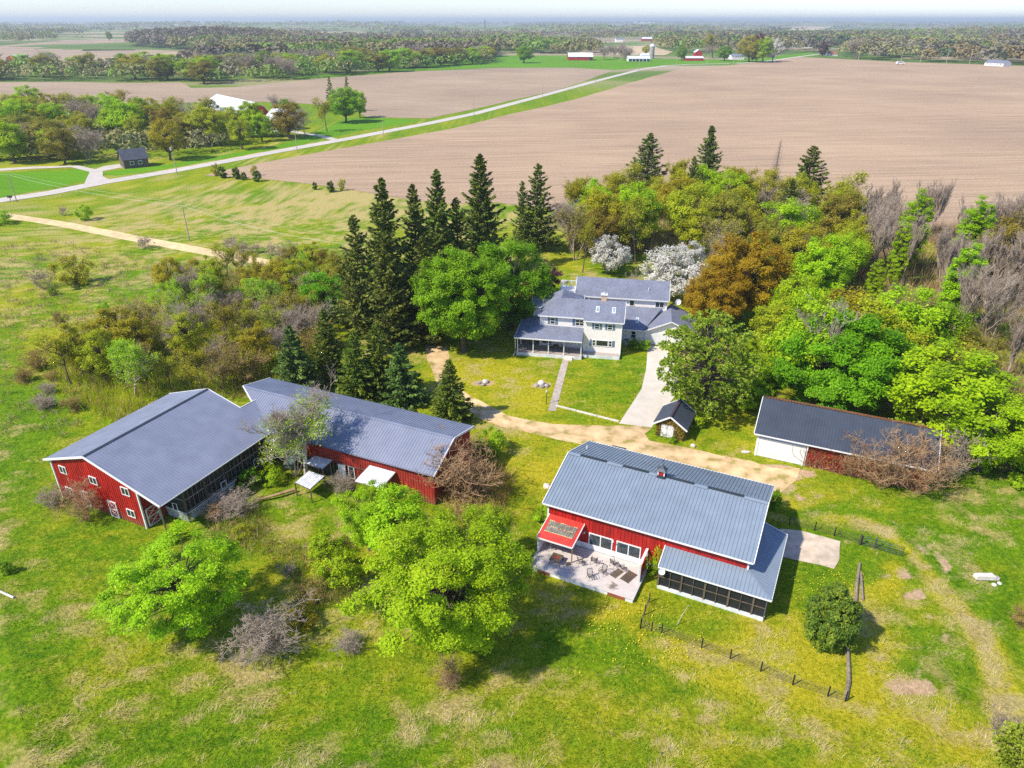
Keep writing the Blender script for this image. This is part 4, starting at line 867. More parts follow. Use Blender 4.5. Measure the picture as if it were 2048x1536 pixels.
m = MB(); m.bar(GB(14.4, -7.66, 1.86), GB(17.6, -7.66, 1.86), .06); m.build('door_track', M['wood_dark'], wing)
m = MB()
for u in (8.0, 8.6, 10.2, 12.0, 13.6): m.bar(GB(u, -7.66, 0), GB(u, -7.66, 1.6), .08)
split(m, 'post', M['log'], wing)
def leanto(lab, P4, h, leg, par=None):
    r = thing('shelter', lab, 'shelter', (P4[3].x, P4[3].y, 0), 'white metal roofed animal shelters by the stable'); m = MB(); A, B, C_, D = P4
    m.ribs(A, B - A, D - A, .22, .04, .025); m.face([p - Vector((0, 0, .05)) for p in (D, C_, B, A)]); ed = MB()
    for a, b in ((A, B), (B, C_), (C_, D), (D, A)): ed.bar(a - Vector((0, 0, .05)), b - Vector((0, 0, .05)), .05, .07)
    m.build('shelter_roof', simple('spotted_white_roof', (.72, .72, .76), .5, .2, 3.0), r); ed.build('roof_edge', M['wood_dark'], r)
    for p in leg: m = MB(); m.bar(Vector((p.x, p.y, 0)), p - Vector((0, 0, .08)), .09); m.build('leg', M['wood_dark'], r)
    return r
A, B, D, C_ = GB(18.28, -7.62, 2.6), GB(21.17, -7.62, 2.6), GB(17.75, -9.43, 1.75), GB(20.75, -9.39, 1.75); leanto('largest white metal awning roof against the wall of the red wing', (A, B, C_, D), 0, (C_, D))
A, B, D, C_ = [T(*q) for q in ((628.5, 911.4, 2.0), (666, 920, 2.0), (609.4, 926.5, 1.9), (645, 938, 1.9))]; leanto('white shelter roof close behind the leaning tree, against the wing', (A, B, C_, D), 0, (A, B, C_, D))
A, B, D, C_ = [T(*q) for q in ((617.6, 941.5, 1.6), (649, 952.4, 1.6), (590, 965, 1.5), (620.3, 978.4, 1.5))]; leanto('white shelter roof partly grown over with leaves, standing free nearest the camera', (A, B, C_, D), 0, (A, B, C_, D))
sm = thing('feeder_box', 'small grey-green metal box beside the leaning tree trunk', 'box', T(582, 938)); m = MB(); q = T(582, 938)
m.box(lambda a, b, z: Vector((q.x + a, q.y + b, z)), -.45, .45, -.3, .3, .25, .8); m.build('body', M['teal'], sm); m = MB(); m.slab([q + Vector((-.55, -.42, .82)), q + Vector((.55, -.42, .82)), q + Vector((.55, .42, .98)), q + Vector((-.55, .42, .98))], .04); m.build('lid', M['teal'], sm)
for a in (-.4, .4):
    for b in (-.25, .25): m = MB(); m.bar(q + Vector((a, b, 0)), q + Vector((a, b, .25)), .05); m.build('leg', M['wood_dark'], sm)

# ------------------------------------------------------------------ small shed at the foot of the drive
GS = frame(16.9, 65.4, -.45); sh = thing('garden_shed', 'tiny vine-covered shed with dark steep roof and white double doors', 'shed', GS(0, 2))
m = MB(); zR, zE, w_ = 2.78, 1.52, 1.87; 
for s in (-1, 1): m.ribs(GS(0, -.35, zR), GS(0, 4.0, zR) - GS(0, -.35, zR), GS(s * w_, -.35, zE) - GS(0, -.35, zR), .3, .04, .02)
for s in (-1, 1): m.face([GS(0, -.35, zR - .08), GS(0, 4.0, zR - .08), GS(s * w_, 4.0, zE - .08), GS(s * w_, -.35, zE - .08)])
r_ = m.build('roof', M['roof_dark'], sh); m = MB(); m.bar(GS(0, -.4, zR + .03), GS(0, 4.03, zR + .03), .22, .05); m.build('ridge_cap', simple('purple_brown_cap', (.07, .04, .06), .7), r_)
m = MB()
for s in (-1, 1):
    for v in (-.38, 4.03): m.bar(GS(0, v, zR - .03), GS(s * (w_ + .02), v, zE - .04), .06, .17)
m.build('trim', M['white'], r_)
m = MB(); zs = lambda t: zR - .1 - abs(t * 2 - 1) * (zR - zE) * .78
m.wall(GS, -1.45, 0, 1.45, 0, 0, zs, h=0); m.wall(GS, 1.45, 0, 1.45, 3.8, 0, lambda t: 1.72, h=0); m.wall(GS, 1.45, 3.8, -1.45, 3.8, 0, zs, h=0); m.wall(GS, -1.45, 3.8, -1.45, 0, 0, lambda t: 1.72, h=0); m.build('wall', M['log'], sh)
for a, b in ((-.95, -.3), (-.26, .4)): m = MB(); m.box(GS, a, b, -.07, -.02, .1, 1.55); m.build('door', M['white_old'], sh)
rng = np.random.default_rng(5); n = 1500; a = rng.uniform(-1.5, 1.5, n); z = rng.uniform(.0, 1, n) ** .8 * (2.6 - np.abs(a) * .75); keep = ~((a > -1.0) & (a < .45) & (z < 1.6) & (rng.random(n) < .93)); a, z = a[keep], z[keep]
P = np.array([list(GS(x, -.06 - abs(rng.normal()) * .06, q)) for x, q in zip(a, z)]); P2 = np.array([list(GS(1.5 + abs(rng.normal()) * .08, v, q)) for v, q in zip(rng.uniform(0, 3.8, 500), rng.uniform(0, 1.7, 500))])
P = np.concatenate([P, P2]) - np.array(sh.location); Q, F = leaves(rng, P, np.full(len(P), .09)); o = bpy.data.objects.new('vine', np_mesh('vine', Q, [F], M['l_olive'], var=rng.random(len(F)))); COL.objects.link(o); o.parent = sh

# ------------------------------------------------------------------ garage with dark blue roof on the right
GD = frame(24.577, 61.802, -.431); gd = thing('garage', 'long garage with dark blue metal roof, white garage door and vine-covered red wall', 'garage', GD(8, 3))
gr = gable_roof(gd, GD, 0, 16.44, 0, 4.258, 7.4, 2.743, 4.84, 3.5, 'roof_dark', sp=.28, w=.035, h=.022, name='roof')
m = MB(); m.ribs(GD(0.05, 4.3, 4.86), GD(16.3, 4.3, 4.86) - GD(.05, 4.3, 4.86), GD(.05, 7.45, 3.52) - GD(.05, 4.3, 4.86), .3, .05, .05); m.build('rusty_back_slope', M['rust'], gr)
def zD(v): return (2.743 + 2.097 * v / 4.258 if v < 4.258 else 4.84 - 1.34 * (v - 4.258) / 3.142) - .12
m = MB(); m.wall(GD, .3, .5, 5.2, .5, 0, lambda t: zD(.5), h=0); m.wall(GD, .3, 7.1, .3, 4.258, 0, lambda t: zD(7.1 - 2.84 * t), h=0); m.wall(GD, .3, 4.258, .3, .5, 0, lambda t: zD(4.258 - 3.758 * t), h=0); m.build('white_wall', M['white'], gd)
m = MB(); m.wall(GD, 5.2, .5, 16.1, .5, 0, lambda t: zD(.5) - .25, sp=.3); m.wall(GD, 16.1, .5, 16.1, 4.258, 0, lambda t: zD(.5 + 3.758 * t)); m.wall(GD, 16.1, 4.258, 16.1, 7.1, 0, lambda t: zD(4.258 + 2.84 * t)); m.wall(GD, 16.1, 7.1, .3, 7.1, 0, lambda t: zD(7.1)); m.build('wall', M['red_old'], gd)
m = MB(); m.box(GD, 5.2, 10, .38, .46, zD(.5) - .25, zD(.5) - .02); m.box(GD, 5.1, 5.22, .2, .5, 1.9, 2.75); m.build('eave_panel', M['white_old'], gd)
m = MB()
for k in range(4): m.box(GD, .55, 4.85, .40, .46, .05 + k * .5, .54 + k * .5)
m.build('garage_door', M['white'], gd)
m = MB(); m.box(GD, .36, .53, .36, .48, 0, 2.4); m.box(GD, 4.87, 5.04, .36, .48, 0, 2.4); m.box(GD, .53, 4.87, .36, .48, 2.07, 2.2); m.build('door_frame', M['white'], gd)
n = 2600; a = rng.uniform(5.3, 16, n); z = rng.uniform(0, 2.3, n); P = np.array([list(GD(x, .40 - abs(rng.normal()) * .07, q)) for x, q in zip(a, z)]) - np.array(gd.location); kk = fbm(a, z, 1.2, 3, 9) > .46; P = P[kk]
Q, F = leaves(rng, P, np.full(len(P), .075)); o = bpy.data.objects.new('vine', np_mesh('vine', Q, [F], leafmat('vine_red', [(0, (.12, .05, .01)), (.5, (.3, .06, .03)), (1, (.35, .25, .04))], .2), var=rng.random(len(F)))); COL.objects.link(o); o.parent = gd
vt = []
for i in range(90):
    x = rng.uniform(5.4, 15.8); p = [GD(x, .36, 0)]; 
    for k in range(4): x += rng.normal() * .35; p.append(GD(x, .34, .6 * (k + 1) * rng.uniform(.7, 1)))
    vt.append((np.array([list(q - gd.location) for q in p]), np.linspace(.03, .01, 5)))
tv = tubes(vt, 3); o = bpy.data.objects.new('vine_stem', np_mesh('vine_stem', tv[0], [tv[1]], M['bark_tan'])); COL.objects.link(o); o.parent = gd

# ------------------------------------------------------------------ the farmhouse
GH = frame(9.508, 86.964, -.179); fh = thing('farmhouse', 'rambling cream farmhouse with slate-grey roofs, blue shutters and front veranda', 'house', GH(0, 4))
def roofpoly(name, polys, mat, par=fh, t=.1, edge=None):
    m = MB()
    for p in polys:
        P = [GH(*q) for q in p]; nrm = (P[1] - P[0]).cross(P[2] - P[0]);
        if nrm.z < 0: P = P[::-1]
        m.slab(P, t)
    o = m.build(name, M[mat], par)
    if edge:
        e = MB()
        for a, b in edge: e.bar(GH(*a) - Vector((0, 0, .07)), GH(*b) - Vector((0, 0, .07)), .06, .15)
        e.build('fascia', M['white'], o)
    return o
ZR, VRg = 6.9, 2.55
m = MB()
m.box(GH, 0, 4.95, 0, 5.0, .3, 4.88); m.box(GH, -6, -.0, .85, 8.2, .3, 4.88); m.box(GH, -7.4, -6.002, 4.4, 7.3, .3, 4.7)
for u in (.0, 4.85): m.face([GH(u, 0, 4.88), GH(u, 5.0, 4.88), GH(u, VRg, ZR - .15)][::1 if u > 1 else -1]); m.face([GH(u + .1, 0, 4.88), GH(u + .1, 5.0, 4.88), GH(u + .1, VRg, ZR - .15)][::-1 if u > 1 else 1])
m.build('wall', M['cream'], fh)
# main gabled bay
roofpoly('roof', [[(-.1, -.38, 5.0), (5.2, -.38, 5.0), (5.2, VRg, ZR), (-.1, VRg, ZR)], [(-3.3, 5.35, 5.05), (5.2, 5.35, 5.05), (5.2, VRg, ZR), (-3.3, VRg, ZR)]], 'shingle', edge=[((-.1, -.42, 5.0), (5.2, -.42, 5.0)), ((5.24, -.38, 5.0), (5.24, VRg, ZR)), ((5.24, 5.35, 5.05), (5.24, VRg, ZR))])
# hipped block to its left with ridge running back
roofpoly('hip_roof', [[(-6.15, .5, 5.0), (-.11, .5, 5.0), (-.11, VRg, ZR - .02), (-3.4, VRg, ZR - .02)], [(-6.15, .5, 5.0), (-3.4, VRg, ZR - .02), (-3.4, 5.6, ZR + .15), (-6.15, 8.5, 5.0)],
                      [(-3.4, VRg + .1, ZR), (-3.4, 5.6, ZR + .15), (-.6, 6.4, 5.6), (-1.6, VRg + 1.2, 5.9)], [(-6.15, 8.5, 5.0), (-3.4, 5.6, ZR + .15), (-.2, 8.5, 5.0)], [(-3.4, 5.6, ZR + .15), (-.6, 6.4, 5.6), (-.2, 8.5, 5.0)]], 'shingle', edge=[((-6.15, .46, 5.0), (-.11, .46, 5.0)), ((-6.19, .5, 5.0), (-6.19, 8.5, 5.0))])
roofpoly('wing_roof', [[(-7.65, 4.15, 4.8), (-4.9, 4.15, 4.8), (-4.9, 5.85, 6.0), (-7.65, 5.85, 6.0)], [(-7.65, 7.55, 4.8), (-4.9, 7.55, 4.8), (-4.9, 5.85, 6.0), (-7.65, 5.85, 6.0)]], 'shingle', edge=[((-7.65, 4.11, 4.8), (-6.2, 4.11, 4.8)), ((-7.69, 4.15, 4.8), (-7.69, 5.85, 6.0))])
# veranda
roofpoly('porch_roof', [[(-8.95, -2.2, 2.75), (-.02, -2.2, 2.75), (-.02, .83, 3.5), (-6.0, .83, 3.5)], [(-8.95, -2.2, 2.75), (-6.02, .83, 3.5), (-6.02, 4.38, 3.5), (-7.42, 4.38, 3.3), (-8.95, 4.38, 2.75)]], 'shingle', edge=[((-8.95, -2.24, 2.75), (.0, -2.24, 2.75)), ((-8.99, -2.2, 2.75), (-8.99, 4.38, 2.75))])
m = MB(); m.box(GH, -8.7, -.002, -1.75, .84, .12, .5); m.box(GH, -8.7, -6.01, .842, 4.38, .12, .5); m.box(GH, .0, 4.9, -.92, -.005, .12, .48); m.build('veranda_floor', simple('porch_floor', (.42, .35, .31), .8, .12, 3, stretch=(6, 1, 1)), fh)
m = MB(); m.box(GH, -8.74, -.0, -1.84, -1.752, 0, .42); m.box(GH, .002, 4.93, -1.0, -.922, 0, .44); m.box(GH, 4.902, 4.97, -.92, -.01, 0, .44); m.box(GH, -8.79, -8.702, -1.75, 4.38, 0, .42); m.build('foundation', M['white_old'], fh)
for u, v in ((-8.6, -1.68), (-6.5, -1.68), (-4.45, -1.68), (-2.4, -1.68), (-.12, -1.68), (-8.6, .9), (-8.6, 3.9)):
    m = MB(); m.bar(GH(u, v, .5), GH(u, v, 2.68), .12); m.box(GH, u - .1, u + .1, v - .1, v + .1, .5, .6); m.build('veranda_post', M['white'], fh)
m = MB(); m.box(GH, -2.2, -1.2, -2.15, -1.85, 0, .28); m.box(GH, -2.25, -1.15, -2.45, -2.15, 0, .14); m.build('step', M['stone_light'], fh)
m = MB(); m.tube([GH(-8.85, -2.1, 2.7), GH(-8.85, -2.05, 1.2), GH(-8.9, -2.1, .5), GH(-9.1, -2.5, .15)], .05, 6); m.tube([GH(4.98, -.12, 4.8), GH(4.98, -.12, .3)], .045, 6); split(m, 'downpipe', M['white'], fh)
def shut(c, b, z0, z1, w, sw=.3):
    for s in (-1, 1):
        a = c + s * (w / 2 + .09 + sw / 2); m = MB(); m.box(GH, a - sw / 2, a + sw / 2, b - .05, b - .004, z0 - .06, z1 + .06); m.build('shutter', M['shutter'], fh)
window(GH, fh, -4.55, -4.0, .85, 3.8, 4.6, mull=0, bars=1); shut(-4.27, .85, 3.8, 4.6, .55)
window(GH, fh, -1.18, -.12, .85, 3.8, 4.6, mull=1, bars=1); m = MB(); m.box(GH, -1.6, -1.28, .8, .846, 3.74, 4.66); m.build('shutter', M['shutter'], fh)
for c in (1.72, 3.42): window(GH, fh, c - .27, c + .27, 0, 3.85, 4.5, mull=0, bars=1); shut(c, 0, 3.85, 4.5, .54, .27)
window(GH, fh, 1.75, 3.25, 0, 1.45, 2.2, mull=0, fr=.08)
for c in (1.42, 3.58): window(GH, fh, c - .16, c + .16, 0, 1.45, 2.2, mull=0, bars=1, fr=.06)
shut(2.5, 0, 1.45, 2.2, 2.55, .28)
window(GH, fh, -2.2, -1.4, .85, 1.2, 2.1, mull=0); window(GH, fh, -5.6, -4.4, .85, .9, 2.3, mull=1)
m = MB(); m.box(GH, -3.6, -2.75, .79, .848, .5, 2.35); m.build('front_door', M['white'], fh)
for c in (1.62, 3.75):
    s_ = (ZR - 5.0) / (VRg + .38); f = lambda a, b, dz: GH(a, b, 5.0 + (b + .38) * s_ + dz); m = MB(); m.hexa([f(c - .24, .85, .0), f(c + .24, .85, .0), f(c + .24, 1.6, .0), f(c - .24, 1.6, .0), f(c - .24, .85, .1), f(c + .24, .85, .1), f(c + .24, 1.6, .1), f(c - .24, 1.6, .1)]); w = m.build('skylight', M['white'], fh)
    m = MB(); m.face([f(c - .17, .93, .11), f(c + .17, .93, .11), f(c + .17, 1.52, .11), f(c - .17, 1.52, .11)]); m.build('pane', simple('skylight_pane', (.3, .42, .48), .1, .3), w)
m = MB(); m.mat(0).box(GH, 1.95, 2.65, VRg - .15, VRg + .4, ZR - .4, ZR + .75); m.mat(1).box(GH, 1.85, 2.75, VRg - .25, VRg + .5, ZR + .75, ZR + .88); m.box(GH, 2.15, 2.4, VRg, VRg + .25, ZR + .885, ZR + 1.1); m.build('chimney', [M['brick'], M['white_old']], fh)
m = MB()
for u, v, z in ((-.3, 2.9, ZR), (-1.1, 3.4, 6.4), (-.8, 2.9, 6.7)): m.tube([GH(u, v, z - .3), GH(u, v, z + (.45 if u == -.3 else .12))], .05, 6)
split(m, 'vent_pipe', M['white'], fh)
# rear wing
m = MB(); m.box(GH, -1.9, 10.9, 9.5, 15.5, 0, 4.85)
for u in (-1.9, 10.85): m.face([GH(u, 9.5, 4.85), GH(u, 15.5, 4.85), GH(u, 12.15, 6.7)]); m.face([GH(u + .05, 15.5, 4.85), GH(u + .05, 9.5, 4.85), GH(u + .05, 12.15, 6.7)])
m.build('rear_wall', M['cream'], fh)
roofpoly('rear_roof', [[(-2.15, 9.15, 4.95), (11.1, 9.15, 4.95), (11.1, 12.15, 6.85), (-2.15, 12.15, 6.85)], [(-2.15, 15.9, 4.6), (11.1, 15.9, 4.6), (11.1, 12.15, 6.85), (-2.15, 12.15, 6.85)]], 'shingle', edge=[((-2.15, 9.11, 4.95), (11.1, 9.11, 4.95)), ((11.14, 9.15, 4.95), (11.14, 12.15, 6.85)), ((-2.19, 9.15, 4.95), (-2.19, 12.15, 6.85))])
m = MB(); m.tube([GH(8.2, 10.6, 5.7), GH(8.2, 10.6, 6.3)], .07, 6); m.build('vent_pipe', M['white'], fh)
window(GH, fh, 5.7, 6.25, 9.5, 3.85, 4.6, mull=0); window(GH, fh, 9.3, 10.4, 9.5, 3.85, 4.6, mull=1)
m = MB(); m.box(GH, -4.6, -1.95, 11.5, 15.2, 4.1, 4.25)
for u in (-4.55, -3.3, -2.2): m.bar(GH(u, 15.1, 4.25), GH(u, 15.1, 5.2), .1); m.bar(GH(u, 11.6, 4.25), GH(u, 11.6, 5.2), .1)
for k in range(14): m.bar(GH(-4.55 + k * .18, 15.1, 4.3), GH(-4.55 + k * .18, 15.1, 5.05), .03); m.bar(GH(-4.55, 11.6 + k * .26, 4.3), GH(-4.55, 11.6 + k * .26, 5.05), .03)
m.bar(GH(-4.6, 15.1, 5.1), GH(-2.1, 15.1, 5.1), .08); m.bar(GH(-4.55, 11.6, 5.1), GH(-4.55, 15.1, 5.1), .08); m.bar(GH(-4.5, 11.6, 0), GH(-4.5, 11.6, 4.1), .12); m.bar(GH(-4.5, 15.1, 0), GH(-4.5, 15.1, 4.1), .12); m.build('balcony', M['white'], fh)
# low link and garage
m = MB(); m.box(GH, 4.952, 8.1, 5.0, 9.49, 0, 2.08); m.build('link_wall', M['cream'], fh)
roofpoly('link_roof', [[(4.97, 4.65, 2.12), (7.83, 4.65, 2.12), (10.2, 9.4, 3.75), (4.97, 9.4, 3.75)]], 'shingle', edge=[((4.97, 4.61, 2.12), (7.8, 4.61, 2.12))])
f = lambda a, b, dz: GH(a, b, 2.12 + (b - 4.65) * 1.63 / 4.75 + dz); m = MB(); m.hexa([f(6.7, 6.1, 0), f(7.15, 6.1, 0), f(7.15, 7.0, 0), f(6.7, 7.0, 0), f(6.7, 6.1, .12), f(7.15, 6.1, .12), f(7.15, 7.0, .12), f(6.7, 7.0, .12)]); w = m.build('skylight', M['white'], fh)
m = MB(); m.face([f(6.76, 6.18, .13), f(7.09, 6.18, .13), f(7.09, 6.92, .13), f(6.76, 6.92, .13)]); m.build('pane', bpy.data.materials['skylight_pane'], w)
window(GH, fh, 6.25, 6.8, 5.0, .85, 1.75, mull=0, bars=1)
m = MB(); m.box(GH, 8.102, 15.0, 4.9, 11.2, 0, 2.08); m.face([GH(8.1, 4.9, 2.08), GH(15.0, 4.9, 2.08), GH(11.5, 4.9, 3.6)]); m.face([GH(8.1, 5.0, 2.08), GH(11.5, 5.0, 3.6), GH(15.0, 5.0, 2.08)]); m.build('garage_wall', M['cream'], fh)
roofpoly('garage_roof', [[(7.85, 4.55, 2.1), (11.5, 4.55, 3.72), (11.5, 11.6, 3.72), (10.3, 9.5, 3.2), (7.85, 4.75, 2.13)], [(15.2, 4.55, 2.1), (11.5, 4.55, 3.72), (11.5, 11.6, 3.72), (15.2, 11.6, 2.1)]], 'shingle', edge=[((7.85, 4.5, 2.1), (11.5, 4.5, 3.72)), ((15.2, 4.5, 2.1), (11.5, 4.5, 3.72))])
for a, b in ((8.75, 11.0), (11.9, 14.15)):
    m = MB()
    for k in range(4): m.box(GH, a, b, 4.84, 4.895, .03 + k * .44, .455 + k * .44)
    m.build('garage_door', M['white'], fh)
m = MB(); m.tube([GH(12.6, 11.3, 2.0), GH(12.6, 11.3, 4.1)], .04, 5); p = GH(12.6, 11.2, 4.1); m.tube([p, p + Vector((-.1, -.15, .08)), p + Vector((-.2, -.28, .18))], [.05, .3, .45], 14, cap=False); m.build('satellite_dish', M['white_old'], fh)
ac = thing('air_conditioner', 'round grey air-conditioning unit by the link wall of the house', 'air conditioner', GH(5.6, 4.3)); m = MB(); m.tube([GH(5.6, 4.3, 0), GH(5.6, 4.3, .7)], .38, 14); m.build('casing', M['wire'], ac); m = MB(); m.tube([GH(5.6, 4.3, .7), GH(5.6, 4.3, .74)], .3, 14); m.build('fan_grille', M['iron'], ac)
pch = copy_tree(ch0); pch.name = 'veranda_chair'; tag(pch, 'dark chair left of the table on the farmhouse veranda', 'chair', 'chairs on the farmhouse veranda'); pch.location = GH(-4.3, -.2, .5); pch.rotation_euler = (0, 0, 1.2)
pch = copy_tree(ch0); pch.name = 'veranda_chair'; tag(pch, 'dark chair right of the table on the farmhouse veranda', 'chair', 'chairs on the farmhouse veranda'); pch.location = GH(-2.9, -.3, .5); pch.rotation_euler = (0, 0, -1.4)
vt_ = thing('veranda_table', 'dark table between two chairs on the farmhouse veranda', 'table', GH(-3.6, -.25, .5)); m = MB(); m.box(GH, -3.95, -3.25, -.6, .1, 1.1, 1.15); m.build('table_top', M['iron'], vt_)
for a, b in ((-3.88, -.52), (-3.32, -.52), (-3.88, .03), (-3.32, .03)): m = MB(); m.bar(GH(a, b, .5), GH(a, b, 1.1), .045); m.build('leg', M['iron'], vt_)

# ------------------------------------------------------------------ stones, logs, posts, fences, gate, poles
def rock(loc, r, lab, cat='boulder', mat='stone', sc=(1, 1, .65), seed=0, group=None, name='boulder'):
    rg = np.random.default_rng(seed); m = MB(); nu, nv = 10, 6; pts = []
    for j in range(nv + 1):
        th = math.pi * j / nv
        for i in range(nu): ph = 2 * math.pi * i / nu; k = r * rg.uniform(.82, 1.12); pts.append(Vector(loc) + Vector((k * math.sin(th) * math.cos(ph) * sc[0], k * math.sin(th) * math.sin(ph) * sc[1], r * sc[2] * .55 + k * math.cos(th) * sc[2])))
    for j in range(nv):
        for i in range(nu): a = j * nu + i; b = j * nu + (i + 1) % nu; m.face([pts[a], pts[b], pts[b + nu], pts[a + nu]])
    return tag(m.build(name, M[mat]), lab, cat, group)
for i, (dx, dy, r, lab) in enumerate(((0, .35, .5, 'largest pale boulder of the lawn group beside the front walk'), (-.6, -.1, .32, 'small flat boulder on the left of the group beside the front walk'), (.05, -.45, .36, 'dark boulder at the front of the group beside the front walk'), (.65, -.25, .34, 'reddish boulder on the right of the group beside the front walk'))):
    p = T(1083, 771); rock((p.x + dx, p.y + dy, 0), r, lab, seed=i, mat='stone_light' if i == 0 else 'stone', group='boulders beside the front walk')
for i, (dx, dy, r, lab) in enumerate(((.25, .2, .42, 'white boulder of the lawn group nearer the big oak'), (-.55, 0, .3, 'low grey boulder left of the white one near the big oak'), (.0, -.5, .3, 'pinkish boulder in front of the white one near the big oak'))):
    p = T(967, 767); rock((p.x + dx, p.y + dy, 0), r, lab, seed=i + 9, mat='stone_light' if i == 0 else 'stone', group='boulders on the lawn near the oak')
p = T(1128, 566); rock((p.x, p.y, 0), .6, 'single round boulder on the grass behind the farmhouse', seed=20)
p = T(1386, 893); rock((p.x, p.y, 0), .3, 'small pale stone at the verge near the tiny shed', seed=21, mat='stone_light')
p = T(1492, 905); rock((p.x, p.y, 0), .35, 'flat pale stone at the left corner of the garage door', seed=22, mat='stone_light', sc=(1.4, .8, .4))
p = T(1094, 975); rock((p.x, p.y, 0), .4, 'pale stone by the left end of the blue-grey roofed barn', seed=23, mat='stone_light')
q = T(1968, 1158); m = MB(); J = lambda a, b, z: Vector((q.x + a, q.y + b, z)); m.hexa([J(-.78, -.22, .1), J(.78, -.3, .1), J(.72, .3, .1), J(-.8, .28, .1), J(-.74, -.2, .42), J(.74, -.26, .42), J(.68, .26, .42), J(-.76, .25, .42)]); sb = m.build('stone_slab', M['stone_light']); tag(sb, 'long pale cut stone slab lying in the right pasture', 'stone slab')
rock((q.x + .95, q.y - .02, 0), .28, 'mossy stone touching the right end of the long slab', seed=31); rock((q.x + .35, q.y - .75, 0), .2, 'small pale stone in front of the long slab', seed=32, mat='stone_light'); rock((q.x + .9, q.y - .55, 0), .18, 'smallest pale stone to the right in front of the slab', seed=33, mat='stone_light')
def logo(name, lab, pts, r, cat='log', mat='log', n=7):
    m = MB(); m.tube([Vector(p) for p in pts], r, n); return tag(m.build(name, M[mat]), lab, cat)
def gl(x, y, z=.12): return T(x, y) + Vector((0, 0, z))
logo('log', 'grey split log running from the pasture gate towards the cedar', [gl(1719, 1128), gl(1713, 1170), gl(1711, 1210), gl(1711, 1240)], [.1, .13, .13, .12])
logo('log', 'short grey log lying just right of the longer split log', [gl(1722, 1148), gl(1723, 1175), gl(1725, 1202)], [.09, .11, .1])
logo('log', 'long grey log from the foot of the cedar down to the fence corner', [gl(1694, 1292), gl(1696, 1330), gl(1697, 1365), gl(1691, 1400)], [.14, .13, .14, .12])
logo('fallen_trunk', 'long bare fallen tree trunk lying in the grass by the shelters', [gl(590, 985, .35), gl(560, 995, .4), gl(520, 1004, .3), gl(490, 1030, .3), gl(455, 1058, .2)], [.17, .15, .12, .09, .05], 'fallen trunk', 'bark_tan')
logo('log', 'white plank lying in the grass at the left edge', [gl(-14, 1178, .1), gl(28, 1197, .1)], [.09, .09], 'log', 'stone_light')
logo('log', 'pale bare branch on the grass below the shelters', [gl(596, 1096, .1), gl(625, 1094, .12)], [.05, .03], 'branch', 'bark_pale')
# thin dark fence posts with woven wire
def fence(line, lab, name='wire_fence', ph=.95, fl=None):
    r = thing(name, lab, 'fence', line[0])
    for i, p in enumerate(line): m = MB(); m.bar(p, p + Vector((0, 0, ph)), .07); m.build('post', M['black'], r)
    m = MB()
    for a, b in zip(line, line[1:]):
        for z in (.12, .3, .48, .66, .82): m.tube([a + Vector((0, 0, z)), (a + b) / 2 + Vector((0, 0, z - .02)), b + Vector((0, 0, z))], .011, 3, cap=False)
        L = (b - a).length; n = int(L / .25)
        for k in range(1, n): c = a + (b - a) * k / n; m.tube([c + Vector((0, 0, .1)), c + Vector((0, 0, .82))], .008, 3, cap=False)
    m.build('wire', M['wood_dark'], r); return r
fence(px([(1281, 1257), (1303, 1263), (1323, 1267), (1403, 1296), (1460, 1318), (1521, 1343), (1585, 1370), (1655, 1393), (1690, 1403)]), 'thin black-posted wire fence below the screened porch')
fence(px([(1281, 1257), (1289, 1230), (1298, 1205)]), 'short wire fence run between the deck corner and the lower fence', ph=1.0)
fence(px([(1578, 1050), (1629, 1061), (1668, 1072), (1722, 1090)]), 'black-posted wire fence behind the old concrete pad')
g0, g1 = T(1721, 1090), T(1803, 1114); gt = thing('pasture_gate', 'green metal farm gate standing in the pasture right of the concrete pad', 'gate', g0); m = MB()
for z in (.15, .38, .6, .82, 1.0): m.tube([g0 + Vector((0, 0, z)), g1 + Vector((0, 0, z))], .025, 6)
for t in (0, .33, .66, 1): c = g0.lerp(g1, t); m.tube([c + Vector((0, 0, .12)), c + Vector((0, 0, 1.02))], .025, 6)
m.build('gate_frame', M['gatem'], gt)
for c in (g0 + Vector((-.12, 0, 0)), g0.lerp(g1, .36) + Vector((0, .1, 0))): m = MB(); m.bar(c, c + Vector((0, 0, 1.2)), .11); m.build('gate_post', M['wood_dark'], gt)
lp = thing('lamp_post', 'thin black yard lamp post beside the front walk', 'lamp post', T(1093, 808)); q = T(1093, 808); m = MB(); m.tube([q, q + Vector((0, 0, 1.5))], .045, 6); m.build('post', M['black'], lp); m = MB(); m.tube([q + Vector((0, 0, 1.5)), q + Vector((0, 0, 1.55)), q + Vector((0, 0, 1.75)), q + Vector((0, 0, 1.83))], [.06, .11, .12, .02], 8); m.build('lantern', M['wire'], lp)
logo('marker_post', 'dark slanting stake beside the split log and cedar', [gl(1712, 1247, 0), gl(1722, 1240, .35)], [.04, .03], 'post', 'black', 5)
for i, (x, y, h, lab) in enumerate(((1362, 1240, 1.6, 'leaning pale dead sapling just below the screened porch'),)): q = T(x - 8, y + 10); logo('dead_sapling', lab, [q, q + Vector((.3, .1, .9)), q + Vector((.7, .1, 1.9))], [.03, .02, .01], 'sapling', 'bark_pale', 4)
POLES = []
